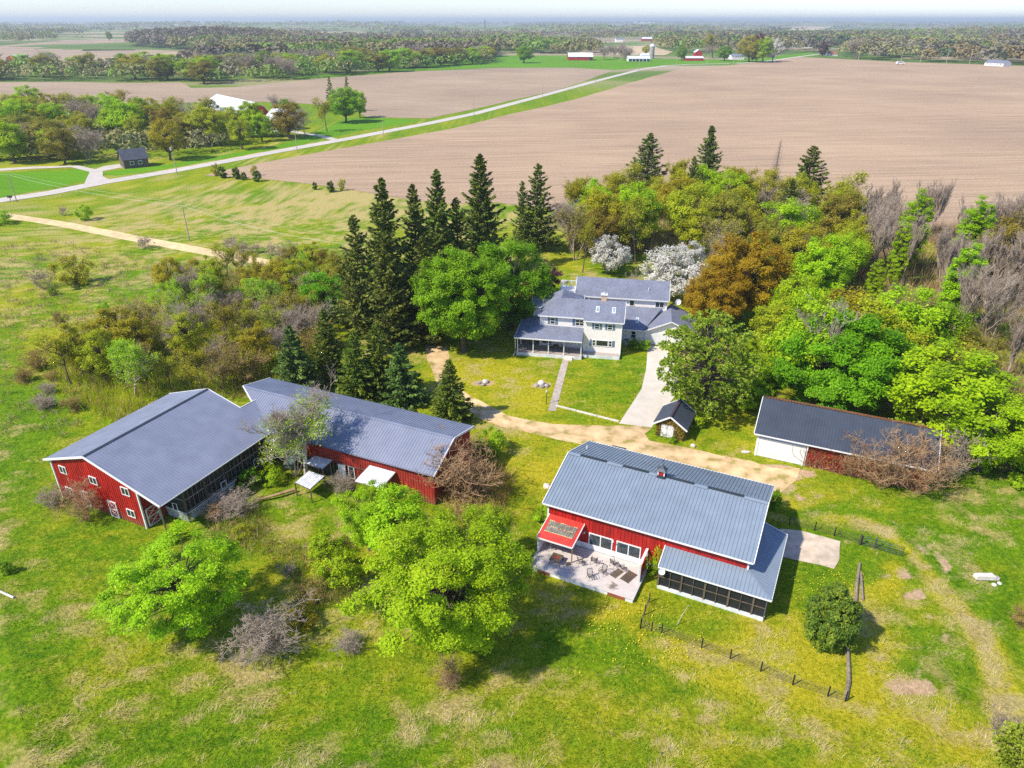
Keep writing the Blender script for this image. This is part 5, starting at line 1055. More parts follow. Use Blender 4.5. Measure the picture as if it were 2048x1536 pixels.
def upole(x, y, h, lab, arm=0, xf=False):
    q = T(x, y); r = thing('utility_pole', lab, 'utility pole', q, 'wooden utility poles along road and lane'); m = MB(); rr_ = .13 if h < 9.5 else .15; rr_ = max(rr_, 0.00035 * q.length)
    m.tube([q, q + Vector((0, 0, h))], [rr_, rr_ * .7], 7); m.build('pole', M['pole'], r)
    if arm: m = MB(); m.bar(q + Vector((-.9, .3, h - .5)), q + Vector((.9, -.3, h - .5)), .12); m.build('crossarm', M['wood_dark'], r)
    if xf: m = MB(); m.tube([q + Vector((-.35, -.1, h - 1.4)), q + Vector((-.35, -.1, h - .6))], .24, 10); m.build('transformer', M['wire'], r)
    POLES.append(q + Vector((0, 0, h))); return r
upole(355, 350, 8.3, 'tall utility pole with transformer standing where the road passes the dark garage', 1, True)
upole(34, 405, 6.7, 'utility pole at the left edge between road and gravel lane')
upole(379, 481, 7.1, 'utility pole beside the gravel lane in the dry meadow')
upole(595, 305, 7.5, 'utility pole on the road near the white house drive')
for i, (x, y, h, lab) in enumerate(((767, 272, 8, 'roadside pole at the foot of the tilled field, first beyond the leafy yard'), (948, 233, 8.5, 'roadside pole between the two tilled fields, second from the near bend'), (1085, 198, 8.5, 'roadside pole halfway up the straight road'), (1190, 174, 8.5, 'roadside pole three quarters up the straight road'),
                                    (1278, 147, 8.5, 'roadside pole just before the crest bend'), (1353, 134, 9, 'roadside pole at the crest bend'), (1414, 131, 10, 'pole in front of the far white house'), (1466, 131, 10, 'pole below the far round green tree'), (1549, 129, 10, 'pole beside the far white-blossomed tree'), (1716, 122, 13, 'first pole left along the far right wood edge'),
                                    (1801, 126, 13, 'second pole along the far right wood edge'), (1840, 127, 13, 'third pole along the far right wood edge'), (1892, 128, 13, 'fourth pole along the far right wood edge'), (1938, 129, 13, 'pole nearest the white house at the far right wood edge'))): upole(x, y, h, lab)
def cable(a, b, sag, lab, r=.022):
    m = MB(); m.tube([a.lerp(b, t) - Vector((0, 0, sag * 4 * t * (1 - t))) for t in np.linspace(0, 1, 13)], r, 4, cap=False); tag(m.build('power_line', M['wire']), lab, 'cable', 'overhead power lines')
e1 = T(-60, 330, 7.0); cable(e1, POLES[1], .6, 'overhead wire running left from the edge pole'); cable(POLES[1], POLES[2], .9, 'lower overhead wire crossing the lane between the two meadow poles'); cable(POLES[1] + Vector((0, 0, -.0)) + Vector((.5, .4, .25)), POLES[2] + Vector((.4, .4, .3)), .5, 'upper overhead wire crossing the lane between the two meadow poles', .014)
sp_ = T(705, 490, 6.5); cable(POLES[2], sp_, 1.0, 'overhead wire from the meadow pole into the spruces'); cable(POLES[2] + Vector((.3, .5, .3)), T(735, 480, 7.0), .6, 'thinner overhead wire from the meadow pole into the spruces', .013)
mbx = thing('mailbox', 'dark mailbox on a post beside the road at the left edge', 'mailbox', T(22, 403)); q = T(22, 403); m = MB(); m.bar(q, q + Vector((0, 0, 1.0)), .12); m.build('post', M['wood_dark'], mbx); m = MB(); m.tube([q + Vector((-.5, 0, 1.2)), q + Vector((.5, 0, 1.2))], .28, 10); m.build('box', M['black'], mbx)

# ------------------------------------------------------------------ buildings farther off
def gbuild(name, lab, cat, p0, p1, dep, hw, hr, wm='white', rm='shingle', along=True, wins=0, door=None, gamb=False, group=None, over=.35, bays=0):
    p0, p1 = Vector(p0), Vector(p1); L = (p1 - p0).length; th = math.atan2(p1.y - p0.y, p1.x - p0.x); zb = hz(p0.x, p0.y); G0 = frame(p0.x, p0.y, th); G = lambda a, b, z=0: G0(a, b, z + zb)
    r = thing(name, lab, cat, G(L / 2, dep / 2), group); m = MB(); o = over
    m.box(G, 0, L, 0, dep, -.5, hw)
    if along: prof = [(0, hw), (dep * .5, hr), (dep, hw)] if not gamb else [(0, hw), (dep * .18, hw + (hr - hw) * .62), (dep * .5, hr), (dep * .82, hw + (hr - hw) * .62), (dep, hw)]; f = lambda s, q: G(s, q[0], q[1]); S0, S1 = 0, L
    else: prof = [(0, hw), (L * .5, hr), (L, hw)]; f = lambda s, q: G(q[0], s, q[1]); S0, S1 = 0, dep
    for s in (S0, S1): m.face([f(s, q) for q in prof])
    m.build('wall', M[wm], r); m = MB()
    for i, (a, b) in enumerate(zip(prof, prof[1:])):
        a2, b2 = a, b; ux = (b[0] - a[0]); uz = (b[1] - a[1]); l = math.hypot(ux, uz)
        if i == 0: a2 = (a[0] - ux / l * o, a[1] - uz / l * o)
        if i == len(prof) - 2: b2 = (b[0] + ux / l * o, b[1] + uz / l * o)
        P = [f(S0 - o, a2) + Vector((0, 0, .12)), f(S1 + o, a2) + Vector((0, 0, .12)), f(S1 + o, b2) + Vector((0, 0, .12)), f(S0 - o, b2) + Vector((0, 0, .12))]; m.slab(P, .1)
    m.build('roof', M[rm], r)
    for k in range(wins): c = L * (k + 1) / (wins + 1); window(G, r, c - .45, c + .45, 0, hw * .4, hw * .75, mull=0, fr=.1)
    if door: m = MB(); m.box(G, door[0] * L, door[1] * L, -.08, -.01, 0, hw * .8); m.build('door', M[door[2]], r)
    for k in range(bays): c = L * (k + .5) / bays; m = MB(); m.box(G, c - L / bays * .4, c + L / bays * .4, -.1, -.01, .1, hw * .8); m.build('bay_shade', M['screen'], r)  # dark panels on the front wall stand in for shade within the bays
    return r
gbuild('dark_garage', 'dark wooden garage with grey shingle roof at the edge of the woodland', 'garage', T(250, 338), T(299, 333), 6.5, 2.6, 5.2, 'wood_dark', 'shingle_dark', wins=2)
m_ = bpy.data.objects[-1]
gbuild('white_roofed_barn', 'barn with long white gambrel roof showing above the leafy woodland', 'barn', T(418, 240), T(492, 262), 11, 5.5, 10.5, 'red', 'roof_white', gamb=True)
gbuild('white_house', 'white house half hidden behind bare trees near the road', 'house', T(556, 264), T(602, 257), 8, 4.2, 8.0, 'white', 'roof_white', wins=4, along=False)
gbuild('red_barn', 'long red barn with white roof standing alone in the far green field', 'barn', T(1137, 121), T(1186, 121), 26, 3.8, 7.5, 'red', 'roof_white', door=(.85, .97, 'screen'))
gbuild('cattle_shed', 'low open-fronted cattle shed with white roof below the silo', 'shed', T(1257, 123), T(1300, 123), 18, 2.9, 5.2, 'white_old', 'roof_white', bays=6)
gbuild('milk_house', 'small white-roofed shed tucked between cattle shed and silo', 'shed', T(1282, 117), T(1298, 117), 12, 3.5, 5.2, 'white', 'roof_white')
si = thing('silo', 'tall grey concrete silo with pale dome roof', 'silo', T(1303, 117)); q = T(1303, 117); m = MB(); m.tube([q, q + Vector((0, 0, 13))], 2.9, 18); m.build('tower', M['stone'], si)
m = MB(); m.tube([q + Vector((0, 0, 13)), q + Vector((0, 0, 14.2)), q + Vector((0, 0, 15.3)), q + Vector((0, 0, 15.8))], [3.2, 2.9, 1.9, .3], 18); m.build('dome', M['roof_white'], si)
gbuild('red_shed', 'low red shed with white roof near the far crossroads', 'shed', T(1372, 122), T(1407, 122), 14, 2.9, 4.6, 'red', 'roof_white')
gbuild('red_barn', 'small gambrel red barn with white roof behind the low red shed', 'barn', T(1390, 114), T(1404, 114), 12, 5.2, 8.1, 'red', 'roof_white', gamb=True, along=False)
gbuild('white_house', 'white farmhouse with grey roof between two round far trees', 'house', T(1463, 119), T(1488, 119), 14, 3.5, 5.8, 'white', 'shingle', wins=5)
gbuild('cottage', 'small pink-roofed cottage beside the far road crest', 'cottage', T(1657, 112), T(1675, 112), 12, 2.6, 5.2, 'cream', 'rust', wins=3)
gbuild('white_house', 'white house at the foot of the far right wood behind a dark fir', 'house', T(1968, 131), T(2006, 133), 12, 2.9, 5.2, 'white', 'shingle', wins=5)
gbuild('white_house', 'long white building among the trees beyond the road crest', 'house', T(1586, 96), T(1626, 96), 16, 4.6, 7.0, 'white', 'roof_white', wins=8)
gbuild('farm_building', 'white-roofed farm building at the far left beyond the tree strip', 'barn', T(38, 124), T(66, 122), 14, 4.1, 7.0, 'red', 'roof_white')
gbuild('house', 'pale house on the wooded slope at the far right', 'house', T(1862, 72), T(1878, 72), 20, 5.2, 9.9, 'cream', 'shingle', wins=3)
gbuild('house', 'white house in a clearing on the far right slope', 'house', T(1828, 79), T(1850, 78), 22, 4.6, 7.5, 'white', 'roof_white', wins=3)
gbuild('house', 'pale house in the far clearing left of the silo', 'house', T(1232, 84), T(1246, 84), 18, 5.2, 8.1, 'cream', 'shingle')
gbuild('barn', 'brown barn with blue-white roof in the far clearing behind the silo', 'barn', T(1284, 82), T(1304, 82), 18, 4.6, 7.5, 'red_old', 'roof_white')
gbuild('house', 'small house among trees left of the far clearing', 'house', T(1160, 90), T(1172, 90), 16, 4.6, 7.5, 'cream', 'shingle')
gbuild('farm_building', 'far white farm buildings on the horizon ridge to the right', 'building', T(1270, 50), T(1310, 50), 60, 10.4, 15.1, 'white', 'roof_white')
gbuild('farm_building', 'pale group of far buildings near the right horizon', 'building', T(1888, 50), T(1925, 50), 60, 12.8, 19.7, 'cream', 'roof_white')
gbuild('farm_building', 'far white farm building near the left horizon', 'building', T(345, 52), T(362, 52), 50, 8.1, 12.8, 'white', 'roof_white')
q = T(970, 62); tw = thing('radio_tower', 'thin dark lattice mast standing against the horizon', 'tower', q); m = MB(); rr_ = 1.3
for a, b in ((-3, -3), (3, -3), (0, 3)): m.tube([q + Vector((a, b, 0)), q + Vector((a * .3, b * .3, 44))], .5, 4)
for k in range(10): z = k * 4.4; s = 1 - z / 44 * .7; m.bar(q + Vector((-3 * s, -3 * s, z)), q + Vector((3 * s, -3 * s, z + 4)), .4); m.bar(q + Vector((3 * s, -3 * s, z)), q + Vector((0, 3 * s, z + 4)), .4)
m.build('mast', M['iron'], tw)
# vehicle parked far right
q = T(1800, 129); cv = thing('white_van', 'white van parked at the far right edge of the tilled field', 'van', q); J = lambda a, b, z: q + Vector((a, b, z)); m = MB()
prof = [(-4, .5), (-4, 2.2), (-3.2, 3.0), (2.2, 3.1), (3.2, 2.0), (4.2, 1.7), (4.2, .5)]
for s in (-1.2, 1.2): m.face([J(a, s, z) for a, z in prof][::1 if s < 0 else -1])
for (a, z), (a2, z2) in zip(prof, prof[1:] + prof[:1]): m.face([J(a, -1.2, z), J(a2, -1.2, z2), J(a2, 1.2, z2), J(a, 1.2, z)])
m.build('body', M['white'], cv); m = MB(); m.box(J, -3, 2, -1.25, -1.21, 2.0, 2.7); m.build('window', M['glass'], cv)
for a in (-2.6, 2.8): m = MB(); m.tube([J(a, -1.3, .5), J(a, -1.0, .5)], .55, 12); m.build('wheel', M['black'], cv)

# ------------------------------------------------------------------ tree kinds
K = {}
K['oak'] = leafy(1, 14.2, 7.0, 'l_green', .14, 190, 110000, .115, 1.12, lobes=.55, hollow=.4)
K['maple'] = leafy(2, 12.5, 5.6, 'l_bright', .12, 95, 56000, .115, 1.2, hollow=.55)
K['maple2'] = leafy(3, 11.5, 6.6, 'l_bright', .08, 130, 90000, .11, 1.15, hollow=.5)
K['big_fresh'] = leafy(4, 10.2, 5.0, 'l_fresh', .16, 130, 90000, .075, .9, lobes=.75, hollow=.3, flat=.65)
K['big_fresh2'] = leafy(5, 8.2, 4.2, 'l_fresh', .2, 90, 46000, .07, .78, lobes=.75, hollow=.3, flat=.65)
K['fresh'] = leafy(6, 9, 3.6, 'l_fresh', .15, 60, 24000, .1, .95, lobes=.4)
K['fresh2'] = leafy(7, 9, 3.4, 'l_fresh', .15, 52, 20000, .1, .9, lobes=.4)
K['green'] = leafy(8, 9, 3.4, 'l_green', .15, 55, 21000, .1, .95, lobes=.4)
K['bright'] = leafy(9, 9, 3.6, 'l_bright', .15, 55, 21000, .1, .95, lobes=.4)
K['yellow'] = leafy(10, 9, 3.6, 'l_yellow', .15, 58, 20000, .095, 1.0, lobes=.5)
K['yellow2'] = leafy(11, 9, 3.2, 'l_yellow', .15, 45, 15000, .095, .9, lobes=.5)
K['olive'] = leafy(12, 9, 3.6, 'l_olive', .12, 60, 19000, .09, .95, lobes=.4)
K['bronze'] = leafy(13, 13, 7.2, 'l_bronze', .08, 140, 90000, .1, 1.2, hollow=.5, lobes=.15)
K['blossom'] = leafy(14, 6, 3.2, 'l_white', .14, 60, 13000, .105, .75, lobes=.5, hollow=.35)
K['purple'] = leafy(15, 6, 2.4, 'l_purple', .12, 45, 8000, .12, .7)
K['narrow'] = leafy(16, 14, 1.9, 'l_fresh', .06, 150, 34000, .09, .6, lobes=0, hollow=.2)
K['shrub'] = leafy(17, 2.2, 1.5, 'l_green', .02, 20, 3500, .09, .5, twig=True)
K['bush'] = leafy(18, 2.6, 1.8, 'l_fresh', .02, 24, 4200, .085, .55)
K['ybush'] = leafy(19, 3, 2.0, 'l_yellow', .02, 24, 3600, .085, .6)
K['cedar'] = leafy(20, 5.6, 2.25, 'l_cedar', .02, 110, 26000, .1, .55, hollow=.5, squash=1.05)
K['cedar2'] = leafy(21, 2.4, .9, 'l_cedar', .02, 26, 4000, .1, .35, squash=1.05)
K['willow'] = bare(22, 13, .5, 1, 4, (9, 7, 6, 4), 'bark', 'l_yellow', 9000, .13, up=.3)
K['sparse'] = bare(23, 11, .55, 1, 4, (8, 7, 5, 4), 'bark', 'l_yellow', 4500, .12, up=.25)
K['sparse2'] = bare(24, 10, .5, 2, 4, (7, 6, 5, 3), 'bark_grey', 'l_fresh', 4500, .12, up=.3)
K['sparse3'] = bare(25, 9, .55, 3, 4, (6, 6, 5, 3), 'bark_grey', 'l_olive', 3800, .11, up=.3)
K['leaning'] = bare(26, 9.5, .6, 1, 4, (9, 7, 6, 4), 'bark_pale', 'l_fresh', 5000, .08, up=.22, thick=1.3)
K['bare'] = bare(27, 11, .4, 1, 4, (12, 9, 7, 4), 'bark_grey', up=.65, tw=.013)
K['bare2'] = bare(28, 10, .45, 2, 4, (10, 8, 6, 4), 'bark_grey', up=.4, tw=.013)
K['bare3'] = bare(29, 9, .35, 3, 4, (9, 7, 6, 4), 'bark_grey', up=.7, tw=.013)
K['bare4'] = bare(30, 9, .55, 4, 4, (8, 7, 6, 3), 'bark_grey', up=.3, tw=.013)
K['tanshrub'] = bare(31, 4.2, .7, 10, 3, (7, 6, 4), 'bark_tan', up=.28, l0=3.9, start=.15, tw=.015)
K['tanshrub2'] = bare(32, 4.0, .75, 12, 3, (7, 6, 5), 'bark_grey', up=.08, l0=3.6, start=.15, tw=.015)
K['budshrub'] = bare(33, 4.0, .7, 7, 4, (6, 6, 5, 3), 'bark_tan', 'l_olive', 3500, .07, up=.15, l0=3.2, start=.1)
K['smallbare'] = bare(34, 3.2, .55, 4, 4, (5, 5, 4, 3), 'bark_grey', up=.2, l0=2.6, start=.1, tw=.014)
K['pine'] = pine(35, 12.5, 5.4)
K['pine2'] = pine(36, 6, 2.8, nc=110)
K['norway'] = conifer(37, 20, 4.8, nb=230, ns=80, ss=.42, droop=.42, tip=.45, gap=.42, pw=.72)
K['norway2'] = conifer(38, 19, 4.0, nb=210, ns=70, ss=.4, droop=.45, tip=.42, gap=.5, pw=.7)
K['norway3'] = conifer(39, 16, 4.2, nb=170, ns=60, ss=.38, droop=.3, tip=.38, gap=.55, pw=.72)
K['bluespruce'] = conifer(40, 7.6, 3.0, 'l_blue', nb=170, ns=64, ss=.26, droop=.2, tip=.12, gap=.2, z0=.03, pw=.9)
K['bluespruce2'] = conifer(41, 8.5, 2.8, 'l_cedar', nb=170, ns=56, ss=.26, droop=.22, tip=.15, gap=.22, z0=.03, pw=.85)
K['snag'] = conifer(42, 14, 2.6, nb=190, dead=True, droop=.3, tip=.25)
K['farspruce'] = conifer(43, 12, 2.6, nb=60, ns=26, ss=.5, gap=.3)
KH = dict(oak=14.2, maple=12.5, maple2=11.5, big_fresh=10.2, big_fresh2=8.2, bronze=13, blossom=6, purple=6, narrow=14, shrub=2.2, bush=2.6, ybush=3, cedar=5.6, cedar2=2.4, willow=13, sparse=11, sparse2=10, sparse3=9, leaning=9.5, bare=11, bare2=10, bare3=9, bare4=9, tanshrub=4.2, tanshrub2=4, budshrub=4, smallbare=3.2, pine=12.5, pine2=6, norway=20, norway2=19, norway3=16, bluespruce=7.6, bluespruce2=8.5, snag=14, farspruce=12)
NAME = dict(oak='oak_tree', maple='maple_tree', maple2='maple_tree', norway='spruce_tree', norway2='spruce_tree', norway3='spruce_tree', bluespruce='spruce_tree', bluespruce2='spruce_tree', farspruce='spruce_tree', pine='pine_tree', pine2='pine_tree', cedar='cedar_tree', cedar2='cedar_shrub', snag='dead_spruce',
            bare='bare_tree', bare2='bare_tree', bare3='bare_tree', bare4='bare_tree', tanshrub='bare_shrub', tanshrub2='bare_shrub', budshrub='budding_shrub', smallbare='bare_shrub', shrub='green_shrub', bush='green_shrub', ybush='budding_shrub', blossom='blossom_tree', purple='purple_tree', bronze='bronze_tree', narrow='narrow_tree', willow='willow_tree', leaning='leaning_tree')
def put(k, loc, h, lab, wide=1.0, group=None, rot=None, lean=0.02):
    H = KH.get(k, 9); s = h / H; nm = NAME.get(k, 'leafy_tree'); cat = 'shrub' if 'shrub' in nm else 'tree'
    woody = ('bare' in nm or nm in ('dead_spruce',))
    return plant(nm, K[k], lab, cat, loc, rot, (s * wide, s * wide, s), group, lean, ('trunk', 'twigs' if woody else 'crown'))
def top(k, x, y, h, lab, wide=1.0, **kw): q = T(x, y, h * .97); return put(k, (q.x, q.y, 0), h, lab, wide, **kw)
def base(k, x, y, h, lab, wide=1.0, **kw): q = T(x, y, 0); return put(k, (q.x, q.y, 0), h, lab, wide, **kw)

# ------------------------------------------------------------------ the single trees and shrubs one can point to
base('oak', 928, 703, 14.0, 'huge round green tree left of the farmhouse veranda', .9, rot=.3)
top('maple', 1022, 486, 13, 'bright green round tree half behind the huge green tree', 1.0)
base('purple', 1092, 592, 5.6, 'small purple-leaved tree between the green trees and the farmhouse')
top('norway3', 705, 437, 17, 'thin brownish spruce at the left front of the tall spruce group', .95)
top('norway2', 760, 366, 20.5, 'ragged spruce with doubled tip at the left of the tall dark group', 1.1)
top('norway2', 826, 376, 19, 'slender dark spruce second from left in the tall group', .9)
top('norway', 868, 346, 19.5, 'tall dark spruce in the middle of the tall group', .9)
top('norway', 960, 316, 20.5, 'tallest and broadest spruce, rising above the huge green tree', 1.1)
top('norway3', 912, 400, 15, 'lower dark spruce between the two tallest ones', 1.0)
top('norway', 775, 470, 16, 'dark spruce filling the foot of the tall group', 1.1)
top('norway', 838, 480, 15, 'broad dark spruce just left of the huge green tree', 1.1)
base('norway3', 1072, 500, 16.5, 'spruce with bare lower trunk behind the purple tree', 1.15)
top('norway3', 1046, 366, 13.5, 'spruce leaning close to the left of the bare-trunked one', .8)
top('norway3', 1300, 269, 15, 'spruce against the tilled field with long bare-looking boughs', 1.7)
top('norway3', 1271, 322, 12, 'small spruce touching the left side of the field-edge spruce', .7)
top('norway2', 1425, 256, 17.5, 'tall narrow spruce at the field edge left of the dead one', 1.28)
top('norway3', 1392, 316, 14, 'darker spruce at the foot of the tall narrow field-edge spruce', .85)
base('snag', 1540, 400, 14.5, 'grey dead spruce skeleton standing against the tilled field')
top('norway3', 1627, 296, 16, 'broad spruce at the field edge right of the dead one', 1.7)
top('norway3', 1588, 362, 13, 'dark spruce below and left of the broad field-edge spruce', 1.5)
base('bluespruce', 806, 806, 7.7, 'blue-green spruce close behind the ridge of the grey stable wing', 1.05)
base('bluespruce2', 905, 842, 7.6, 'olive spruce standing between the stable wing and the gravel drive', 1.1)
top('bluespruce2', 703, 668, 9, 'green spruce behind the leaning tree and the stable roof')
top('bluespruce2', 750, 650, 9.5, 'dull green spruce at the front of the dark spruce group', 1.0)
top('bluespruce', 578, 655, 9, 'dense bright-tipped evergreen at the left end of the stable wing', .95)
top('bluespruce2', 646, 622, 9.5, 'dark evergreen between the bright-tipped one and the spruce group', .95)
top('norway3', 540, 515, 6, 'thin young spruce standing alone by the gravel lane', .55)
base('pine', 1403, 835, 12.3, 'big round yellow-green pine beside the concrete driveway')
base('cedar', 1652, 1290, 5.0, 'round dark cedar beside the split log in the pen', .86)
base('pine2', 2040, 1560, 3.6, 'dark green pine cut by the lower right corner of the picture')
base('big_fresh', 900, 1290, 10.0, 'largest fresh green tree in the meadow in front of the barns', 1.08, rot=1.1)
base('big_fresh2', 380, 1258, 8.1, 'fresh green tree in the meadow in front of the red stable gable', 1.08, rot=2.0)
base('fresh', 800, 1125, 7.2, 'yellowish green tree right behind the largest meadow tree', .95)
base('fresh2', 975, 1125, 5.8, 'lighter green tree at the right shoulder of the largest meadow tree', .8)
base('big_fresh2', 740, 1100, 6.4, 'loose green tree below the largest white awning', .8)
base('leaning', 612, 956, 10.5, 'leaning old tree with sparse yellow-green leaves over the wing roof', 1.0)
base('bare4', 592, 952, 10.5, 'bare grey tree beside the leaning tree, in front of the wing', .75)
base('tanshrub', 930, 1000, 5.4, 'big bare brown tree-like shrub at the right gable end of the stable wing', 1.15)
base('tanshrub', 885, 975, 4.6, 'bare brown shrub in front of the gable end of the stable wing', 1.0)
base('budshrub', 960, 1055, 3.4, 'low tangled brown shrub between wing gable and meadow trees', 1.0)
base('bush', 985, 905, 2.6, 'bright green bush at the corner of the stable wing by the drive', .95)
base('tanshrub', 1765, 975, 5.0, 'big bare brown shrub sprawling in front of the red garage wall', 1.1)
base('tanshrub', 1840, 985, 5.2, 'bare brown shrub at the right end of the dark-roofed garage', 1.0)
base('tanshrub', 1700, 950, 3.6, 'lower bare brown shrub near the middle of the red garage wall', .9)
base('tanshrub2', 1880, 950, 6.5, 'pale thin bare tree at the right gable of the dark-roofed garage', .6)
base('tanshrub', 175, 1040, 3.6, 'bare orange-brown shrub in front of the red stable gable', .95)
base('tanshrub2', 110, 1010, 2.2, 'low bare shrub at the left corner of the red stable gable', .9)
base('tanshrub2', 535, 1295, 4.0, 'round bare grey-brown shrub between the two green meadow trees', 1.05)
base('tanshrub2', 700, 1300, 1.6, 'heap of dead branches left of the largest meadow tree', 1.1)
base('tanshrub', 900, 1370, 1.8, 'heap of dead brown branches at the foot of the largest meadow tree', 1.2)
base('smallbare', 575, 1150, 1.9, 'small rounded grey bare shrub in the brushy meadow', .9)
base('budshrub', 620, 1200, 2.0, 'low brownish green scrub left of the largest meadow tree', 1.2)
base('bush', 680, 1160, 2.6, 'green scrub touching the left of the largest meadow tree', 1.1)
base('bush', 655, 1110, 2.2, 'green scrub on the slope below the shelters', 1.0)
base('ybush', 610, 1250, 1.6, 'low yellow-green scrub next to the round bare shrub', 1.1)
base('tanshrub2', 470, 1025, 2.6, 'tangle of bare brush beside the lattice fence of the stable', 1.2)
base('tanshrub', 430, 1040, 1.5, 'pile of bare brushwood below the lattice fence of the stable', 1.2)
base('bush', 545, 965, 1.7, 'green bush in the stable yard left of the shelters', 1.1)
base('shrub', 500, 975, 1.9, 'dark green bush in the stable yard beside the screened wall', .9)
base('bush', 520, 930, 1.6, 'green bush in the inner corner of the stable yard', 1.0)
base('bush', 655, 1700, 2.4, 'leafy bush climbing the free-standing white shelter', .9)
base('tanshrub2', 690, 985, 2.6, 'dark tangled bare shrub between shelter and white stable door', .8)
base('ybush', 490, 1075, 1.2, 'yellow-green bush under the eave post of the stable', 1.1)
base('bush', 345, 1082, 1.3, 'yellow-green bush at the foot of the stable corner post', 1.0)
base('ybush', 1315, 1135, 2.9, 'orange and green leafing shrub between deck and screened porch', .62)
base('bush', 1302, 1145, 1.8, 'green vine-like bush at the end partition of the deck', .6)
base('tanshrub2', 1225, 1182, .8, 'little heap of dry twigs on the outer edge of the deck', .8)
base('shrub', 1549, 1020, 1.9, 'clipped dark round bush at the back right corner of the blue-grey roofed barn', .6)
base('bush', 1088, 1045, 1.6, 'bright green bush at the left end of the blue-grey roofed barn', .8)
base('bush', 1040, 1130, 1.9, 'green bush left of the deck', .8)
base('bush', 1390, 850, 1.7, 'green shrub behind the tiny shed', 1.1)
base('shrub', 1345, 885, .7, 'low weeds at the door of the tiny shed', 1.0)
base('shrub', 1268, 698, 1.3, 'low reddish green shrub bed by the farmhouse link wall', 1.2)
base('bush', 1290, 700, 1.5, 'green shrub at the corner of the attached house garage', .8)
base('bush', 1500, 820, 3.2, 'light green shrub left of the dark-roofed garage', .9)
base('bush', 1470, 800, 3.6, 'green shrub between pine and dark-roofed garage', 1.0)
base('fresh', 1600, 790, 13.0, 'light green tree with bare white upper branches behind the garage', .9)
base('bare2', 1612, 795, 12.5, 'bare white-limbed tree inside the light green tree', .8)
top('maple2', 1705, 640, 11.5, 'bright green dome-shaped maple behind the dark-roofed garage', 1.05)
top('fresh', 1925, 712, 11, 'broad light green tree right of the bright dome-shaped maple', 1.5)
base('fresh2', 1955, 940, 9.0, 'light green tree at the right gable of the dark-roofed garage', 1.25)
base('fresh', 2060, 950, 7.6, 'yellow-green tree at the right edge level with the garage', 1.2)
top('yellow', 1760, 600, 12, 'yellow-green tree above the bright dome-shaped maple', 1.1)
top('yellow', 1700, 585, 12, 'yellow-green tree behind the white-limbed tree', 1.0)
top('fresh', 1830, 585, 12.5, 'fresh green tree right of the yellow-green pair', 1.0)
top('green', 1905, 610, 11, 'darker green tree before the grey bare stand', 1.0)
top('yellow2', 1830, 650, 10, 'yellow-green tree between the dome-shaped maple and the grey stand', 1.2)
top('olive', 1960, 665, 9, 'orange-tinted olive tree below the grey bare stand', 1.0)
top('bronze', 1503, 472, 13, 'large bronze-orange tree right of the white blossoms', 1.0)
top('bronze', 1440, 530, 10, 'lower bronze tree reaching down to the farmhouse garage', .95)
base('blossom', 1213, 548, 6.6, 'white-blossoming tree behind the left of the rear roof', 1.0)
base('blossom', 1335, 598, 8.2, 'large white-blossoming tree behind the right of the rear roof', 1.2)
base('blossom', 1374, 560, 6.6, 'fading blossom tree at the right of the large white one', .9)
base('bare4', 1425, 560, 8, 'pinkish bare tree right of the blossom trees', .9)
base('smallbare', 1270, 580, 4.0, 'thin bare tree between the two white-blossoming trees', .8)
base('willow', 1150, 480, 14.5, 'airy yellow-green tree against the tilled field behind the spruces', .85)
base('sparse', 1165, 545, 10, 'slender weeping yellow-green tree on the grass behind the farmhouse', .55)
base('willow', 1352, 420, 13.5, 'airy yellow-green tree between two field-edge spruces', .75)
top('willow', 1480, 322, 13.5, 'round-headed yellow-green tree left of the dead spruce', 1.25)
top('yellow', 1205, 380, 12.5, 'yellow-olive round tree behind the left blossom tree', 1.05)
top('fresh', 1275, 372, 12.5, 'yellow-green tree below the long-boughed field-edge spruce', 1.0)
top('sparse', 1680, 346, 13, 'sparse yellow-green tree right of the broad field-edge spruce', 1.1)
top('fresh', 1610, 560, 10.5, 'light green tree filling the gap below the bronze tree', 1.0)
top('yellow2', 1560, 600, 9, 'yellow-green tree between the big pine and the white-limbed tree', 1.1)
top('bright', 1545, 470, 8.5, 'bright green tree peeping behind the bronze tree', .9)
top('yellow', 1625, 455, 11, 'orange-tinted yellow tree right of the bronze tree', 1.15)
top('fresh', 1660, 480, 11, 'yellow-green tree at the left of the grey bare stand', .95)
top('bright', 1600, 425, 8, 'small bright green tree under the dark field-edge spruce', .9)
top('narrow', 1760, 520, 8, 'small pale green tree inside the front of the grey bare stand', 1.1)
top('narrow', 1845, 382, 15, 'tall narrow green tree in the grey bare stand', 1.1)
top('narrow', 1972, 396, 15, 'taller narrow green tree farther right in the bare stand', 1.15)
top('narrow', 1945, 490, 13, 'narrow green tree in front of the taller narrow one', 1.25)
top('narrow', 1815, 450, 11, 'yellowish narrow tree in front of the left narrow one', 1.0)
top('olive', 2050, 430, 14, 'brown-orange tree cut by the right edge above the bare stand', .9)
base('ybush', 155, 570, 5.0, 'round yellow-green tree alone in the left meadow', .95)
base('bush', 172, 440, 3.3, 'small bright green tree north of the gravel lane', .8)
base('smallbare', 125, 432, 3.2, 'small reddish bare tree left of the small bright green one', .8)
base('smallbare', 92, 578, 4.6, 'bare grey tree left of the round yellow-green meadow tree', 1.0)
base('smallbare', 285, 498, 3.4, 'bare shrub on the near verge of the gravel lane', 1.2)
base('sparse3', 128, 680, 5.2, 'thin dark-stemmed tree in the left scrub', .6)
base('bush', 208, 628, 1.8, 'dark green shrub in the left meadow', .9); base('shrub', 108, 590, 1.2, 'small dark green shrub under the bare grey meadow tree', 1.0)
base('bush', 2, 448, 3.0, 'yellow-green bush cut by the left edge beside the gravel lane', 1.2)
